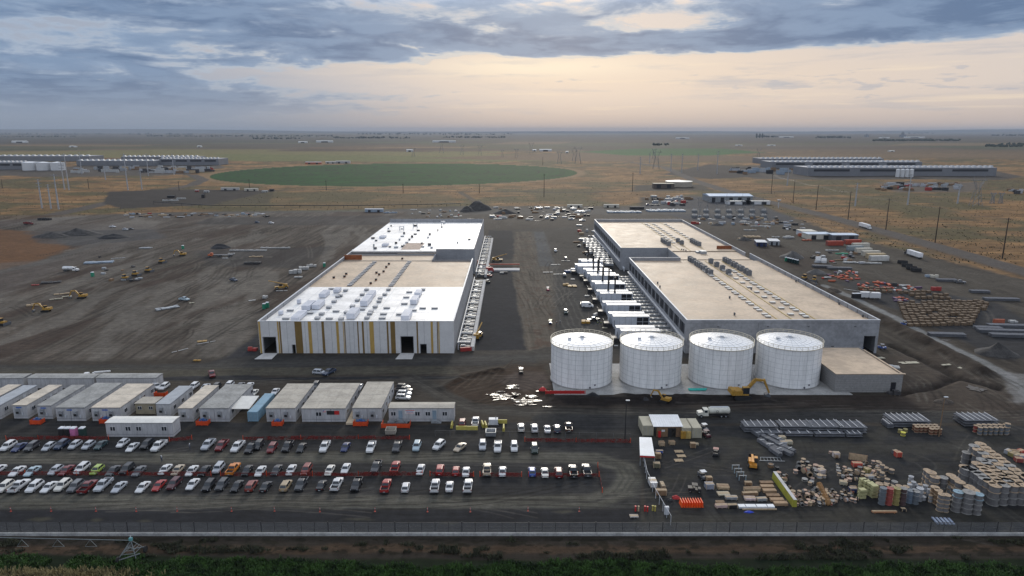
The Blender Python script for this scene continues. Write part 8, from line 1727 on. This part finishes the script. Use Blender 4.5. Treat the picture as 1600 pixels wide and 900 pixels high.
for i, (x0, x1, y, n_, hh) in enumerate(((-40,120,214,60,18),(230,520,213,160,20),(520,640,216,60,20),(690,790,215,50,20),(1020,1045,227,16,13),(1275,1330,215.5,60,22),(1365,1500,220,150,17),(1540,1600,229,60,12),(1560,1620,226,40,12),(395,470,217,50,16),(1180,1215,214,30,22),(1420,1460,208.5,40,40),(-40,300,210.5,120,35),(560,800,210,90,35),(1550,1640,212,60,30))): belt(x0, x1, y, n_, hh, '', i)
for i, (x0, x1, y, h, lab) in enumerate(((832,838,236.5,7,'small white barn left of the far white sheds'),(843,862,236.5,8,'long white shed group beyond the circle'),(884,888,239,6,'small white farm building right of the long sheds'),(1056,1077,217,12,'long white warehouse far out on the right'),(635,645,237,8,'white farm shed in the middle distance'),(676,712,222.5,12,'far white sheds in a line'),(494,520,222.5,12,'long far white shed on the left'),(466,480,223.5,10,'smaller far white shed on the left'),(18,42,223,12,'white shed far out at the left'),(108,118,230,6,'tiny white barn on the left plain'),(1413,1445,215.5,12,'long white shed beside the grain tower'),(1374,1390,216,10,'far white shed left of the grain tower'),(1218,1240,215,12,'white shed far right, left of the belt'),(1200,1212,228,5,'low white farm building above the right halls'),(1390,1398,237,4,'tiny pale cabin above the right halls'),(308,314,230,7,'tiny white farm building left of centre'),(1150,1160,228,5,'tiny pale shed left of the farm building'))):
    p, q = G(x0, y), G(x1, y); shed(p, q.x-p.x, 14, h*.7, PAINT['white'], RT['pale'], lab, name='barn', cat='barn', ridge_=h*.3, doors=1)
p = G(1410, 214.5); o = thing('grain_tower', 'grey grain elevator tower on the right horizon', 'grain tower', (p.x, p.y, 0)); MB().cb(0, 0, 0, 60, 40, 30).build('silo_block', SB, o); MB().cb(0, 0, 30, 24, 24, 25).build('headhouse', SB, o); MB().cyl(0, 0, 55, 5, 14, 0, 10).build('mast', SB, o)
p = G(1354, 214.0); o = thing('grain_tower', 'smaller grain tower left of the tall one', 'grain tower', (p.x, p.y, 0)); MB().cb(0, 0, 0, 40, 40, 25).build('silo_block', SB, o); MB().cb(0, 0, 25, 14, 14, 14).build('headhouse', SB, o)
for i, (x, y) in enumerate(((1182,216),(1187,216),(1191,216))): 
    p = G(x, y); o = thing('poplar_tree', 'tall narrow dark tree on the far right plain, %s of three' % ordn(i), 'tree', (p.x, p.y, 0)); MB().loft([[(r*math.cos(6.283*j/8), r*math.sin(6.283*j/8), z) for j in range(8)] for z, r in ((4, 5), (18, 10), (35, 9), (50, 2))], 0, True).build('crown', TREE, o); MB().cyl(0, 0, 0, 1.2, 5, 0, 8).build('trunk', POLE, o)
# people in the yards: tiny standing workers
def person(p, lab, vest):
    o = thing('person', lab, 'person', (p.x, p.y, 0), rnd.uniform(0, 6), 'workers on site'); me = bpy.data.meshes.new('person_body')
    vs_ = [(0,0,.86),(.09,0,.80),(.10,-.02,.45),(.11,.02,.05),(-.09,0,.80),(-.10,.05,.45),(-.11,.08,.05),(0,0,1.1),(0,0,1.38),(.19,0,1.38),(.25,.03,1.12),(.24,-.10,.92),(-.19,0,1.38),(-.25,.03,1.12),(-.24,-.10,.92),(0,-.01,1.5),(0,-.02,1.64),(.11,-.13,.03),(-.11,-.05,.03)]
    ed = [(0,1),(1,2),(2,3),(0,4),(4,5),(5,6),(0,7),(7,8),(8,9),(9,10),(10,11),(8,12),(12,13),(13,14),(8,15),(15,16),(3,17),(6,18)]
    rad = [.14,.1,.075,.05,.1,.075,.05,.15,.14,.08,.055,.04,.08,.055,.04,.06,.105,.045,.045]
    me.from_pydata(vs_, ed, []); b = bpy.data.objects.new('person_body', me); C.objects.link(b); b.parent = o; m_ = b.modifiers.new('skin', 'SKIN')
    for i, r in enumerate(rad): me.skin_vertices[0].data[i].radius = (r, r)
    me.skin_vertices[0].data[0].use_root = True; b.modifiers.new('sub', 'SUBSURF').levels = 1; me.materials.append(mat('work_trousers', (.05, .06, .09), .9, var=0))
    b_ = MB(); b_.loft([[(.2*k*math.cos(6.283*j/10), .14*k*math.sin(6.283*j/10), z) for j in range(10)] for z, k in ((.9, .9), (1.1, .85), (1.35, 1.05), (1.45, .7))], 0, True); b_.build('safety_vest', vest, o)
    MB().loft([[(.13*k*math.cos(6.283*j/10), .13*k*math.sin(6.283*j/10)-.02, z) for j in range(10)] for z, k in ((1.66, 1.1), (1.70, 1), (1.78, .8), (1.81, .2))], 0, True).build('hard_hat', PAINT['white'], o)
if True:
    HV = mat('hi_vis', (.55, .60, .05), .7, var=0); HO = mat('hi_vis_orange', (.7, .2, .03), .7, var=0)
    for x, y, lab, v_ in ((253,721,'worker in a pale vest walking between the lot rows',PAINT['white']),(870,508,'worker in an orange vest beside the yellow roofed cart',HO),(875,507,'worker in a dark vest standing next to the orange vested one',BLACK),(934,508,'worker in a yellow vest near the first tank, left',HV),(939,508,'worker in a yellow vest near the first tank, right',HV),(1048,676,'worker in a blue vest outside the workshop',PAINT['blue']),(1069,684,'worker in a white vest below the yellow cabinets',PAINT['white']),(297,702,'worker in white walking by the silver pickup',PAINT['white'])): person(G(x, y), lab, v_)
# distant ridge lines
def ridge_line(name, D, hf, x0, x1, c):
    n = 120; b_ = MB(); xs = np.linspace(x0, x1, n); vs_ = []
    for i, x in enumerate(xs):
        z = hf(x); vs_ += [(x, D, -40), (x, D+D*.01, z), (x, D+D*.06, z*.5), (x, D+D*.10, -40)]
    b_.add(vs_, [(4*i+k, 4*i+4+k, 4*i+5+k, 4*i+1+k) for i in range(n-1) for k in range(3)], 0, True); o = b_.build(name, c); o['kind'] = 'structure'; return o
HC = mat('hill_soil', (.10, .095, .085), .95, var=.1, scale=.0004)
ridge_line('hills', 23000, lambda x: 62+100*math.exp(-((x+15000)/6500)**2)*(.85+.15*math.sin(x/1900))+85*math.exp(-((x-17500)/5000)**2)*(.85+.15*math.sin(x/1700))+8*math.sin(x/2600)+3*math.sin(x/800), -30000, 30000, HC)
# vehicles are modelled full size; this survey's metre is a little short
VC = {'car', 'pickup truck', 'van', 'utility cart', 'truck', 'tanker truck', 'semi truck', 'excavator', 'bulldozer', 'crane', 'telehandler', 'person'}
for o in list(C.objects):
    if o.parent is None and o.get('category') in VC: o.scale = tuple(v*(.83 if o['category'] != 'excavator' else .78) for v in o.scale)
for l_, os_ in LAB.items():
    if len(os_) > 1 and (not os_[0].get('group') or len({q.get('group') for q in os_}) > 1): print('DUPLABEL', l_, len(os_))
    n_ = len(l_.replace('-', ' ').split())
    pass
# ---------------------------------------------------------------- haze
hb = bpy.data.meshes.new('haze'); S_, T_, B_ = 60000, 190, -41
hv = [(x, y, z) for z in (B_, T_) for y in (-3000, 34000) for x in (-S_, S_)]
hb.from_pydata(hv, [], [(0, 2, 3, 1), (4, 5, 7, 6), (0, 1, 5, 4), (2, 6, 7, 3), (0, 4, 6, 2), (1, 3, 7, 5)])
ho = bpy.data.objects.new('haze', hb); C.objects.link(ho); ho['kind'] = 'stuff'
hm = bpy.data.materials.new('haze_air'); hm.use_nodes = True; t = hm.node_tree; t.nodes.clear()
pv_ = t.nodes.new('ShaderNodeVolumePrincipled'); pv_.inputs['Density'].default_value = HAZE; pv_.inputs['Color'].default_value = (.46, .53, .64, 1); pv_.inputs['Anisotropy'].default_value = 0.0
oo = t.nodes.new('ShaderNodeOutputMaterial'); t.links.new(pv_.outputs[0], oo.inputs['Volume']); hb.materials.append(hm)
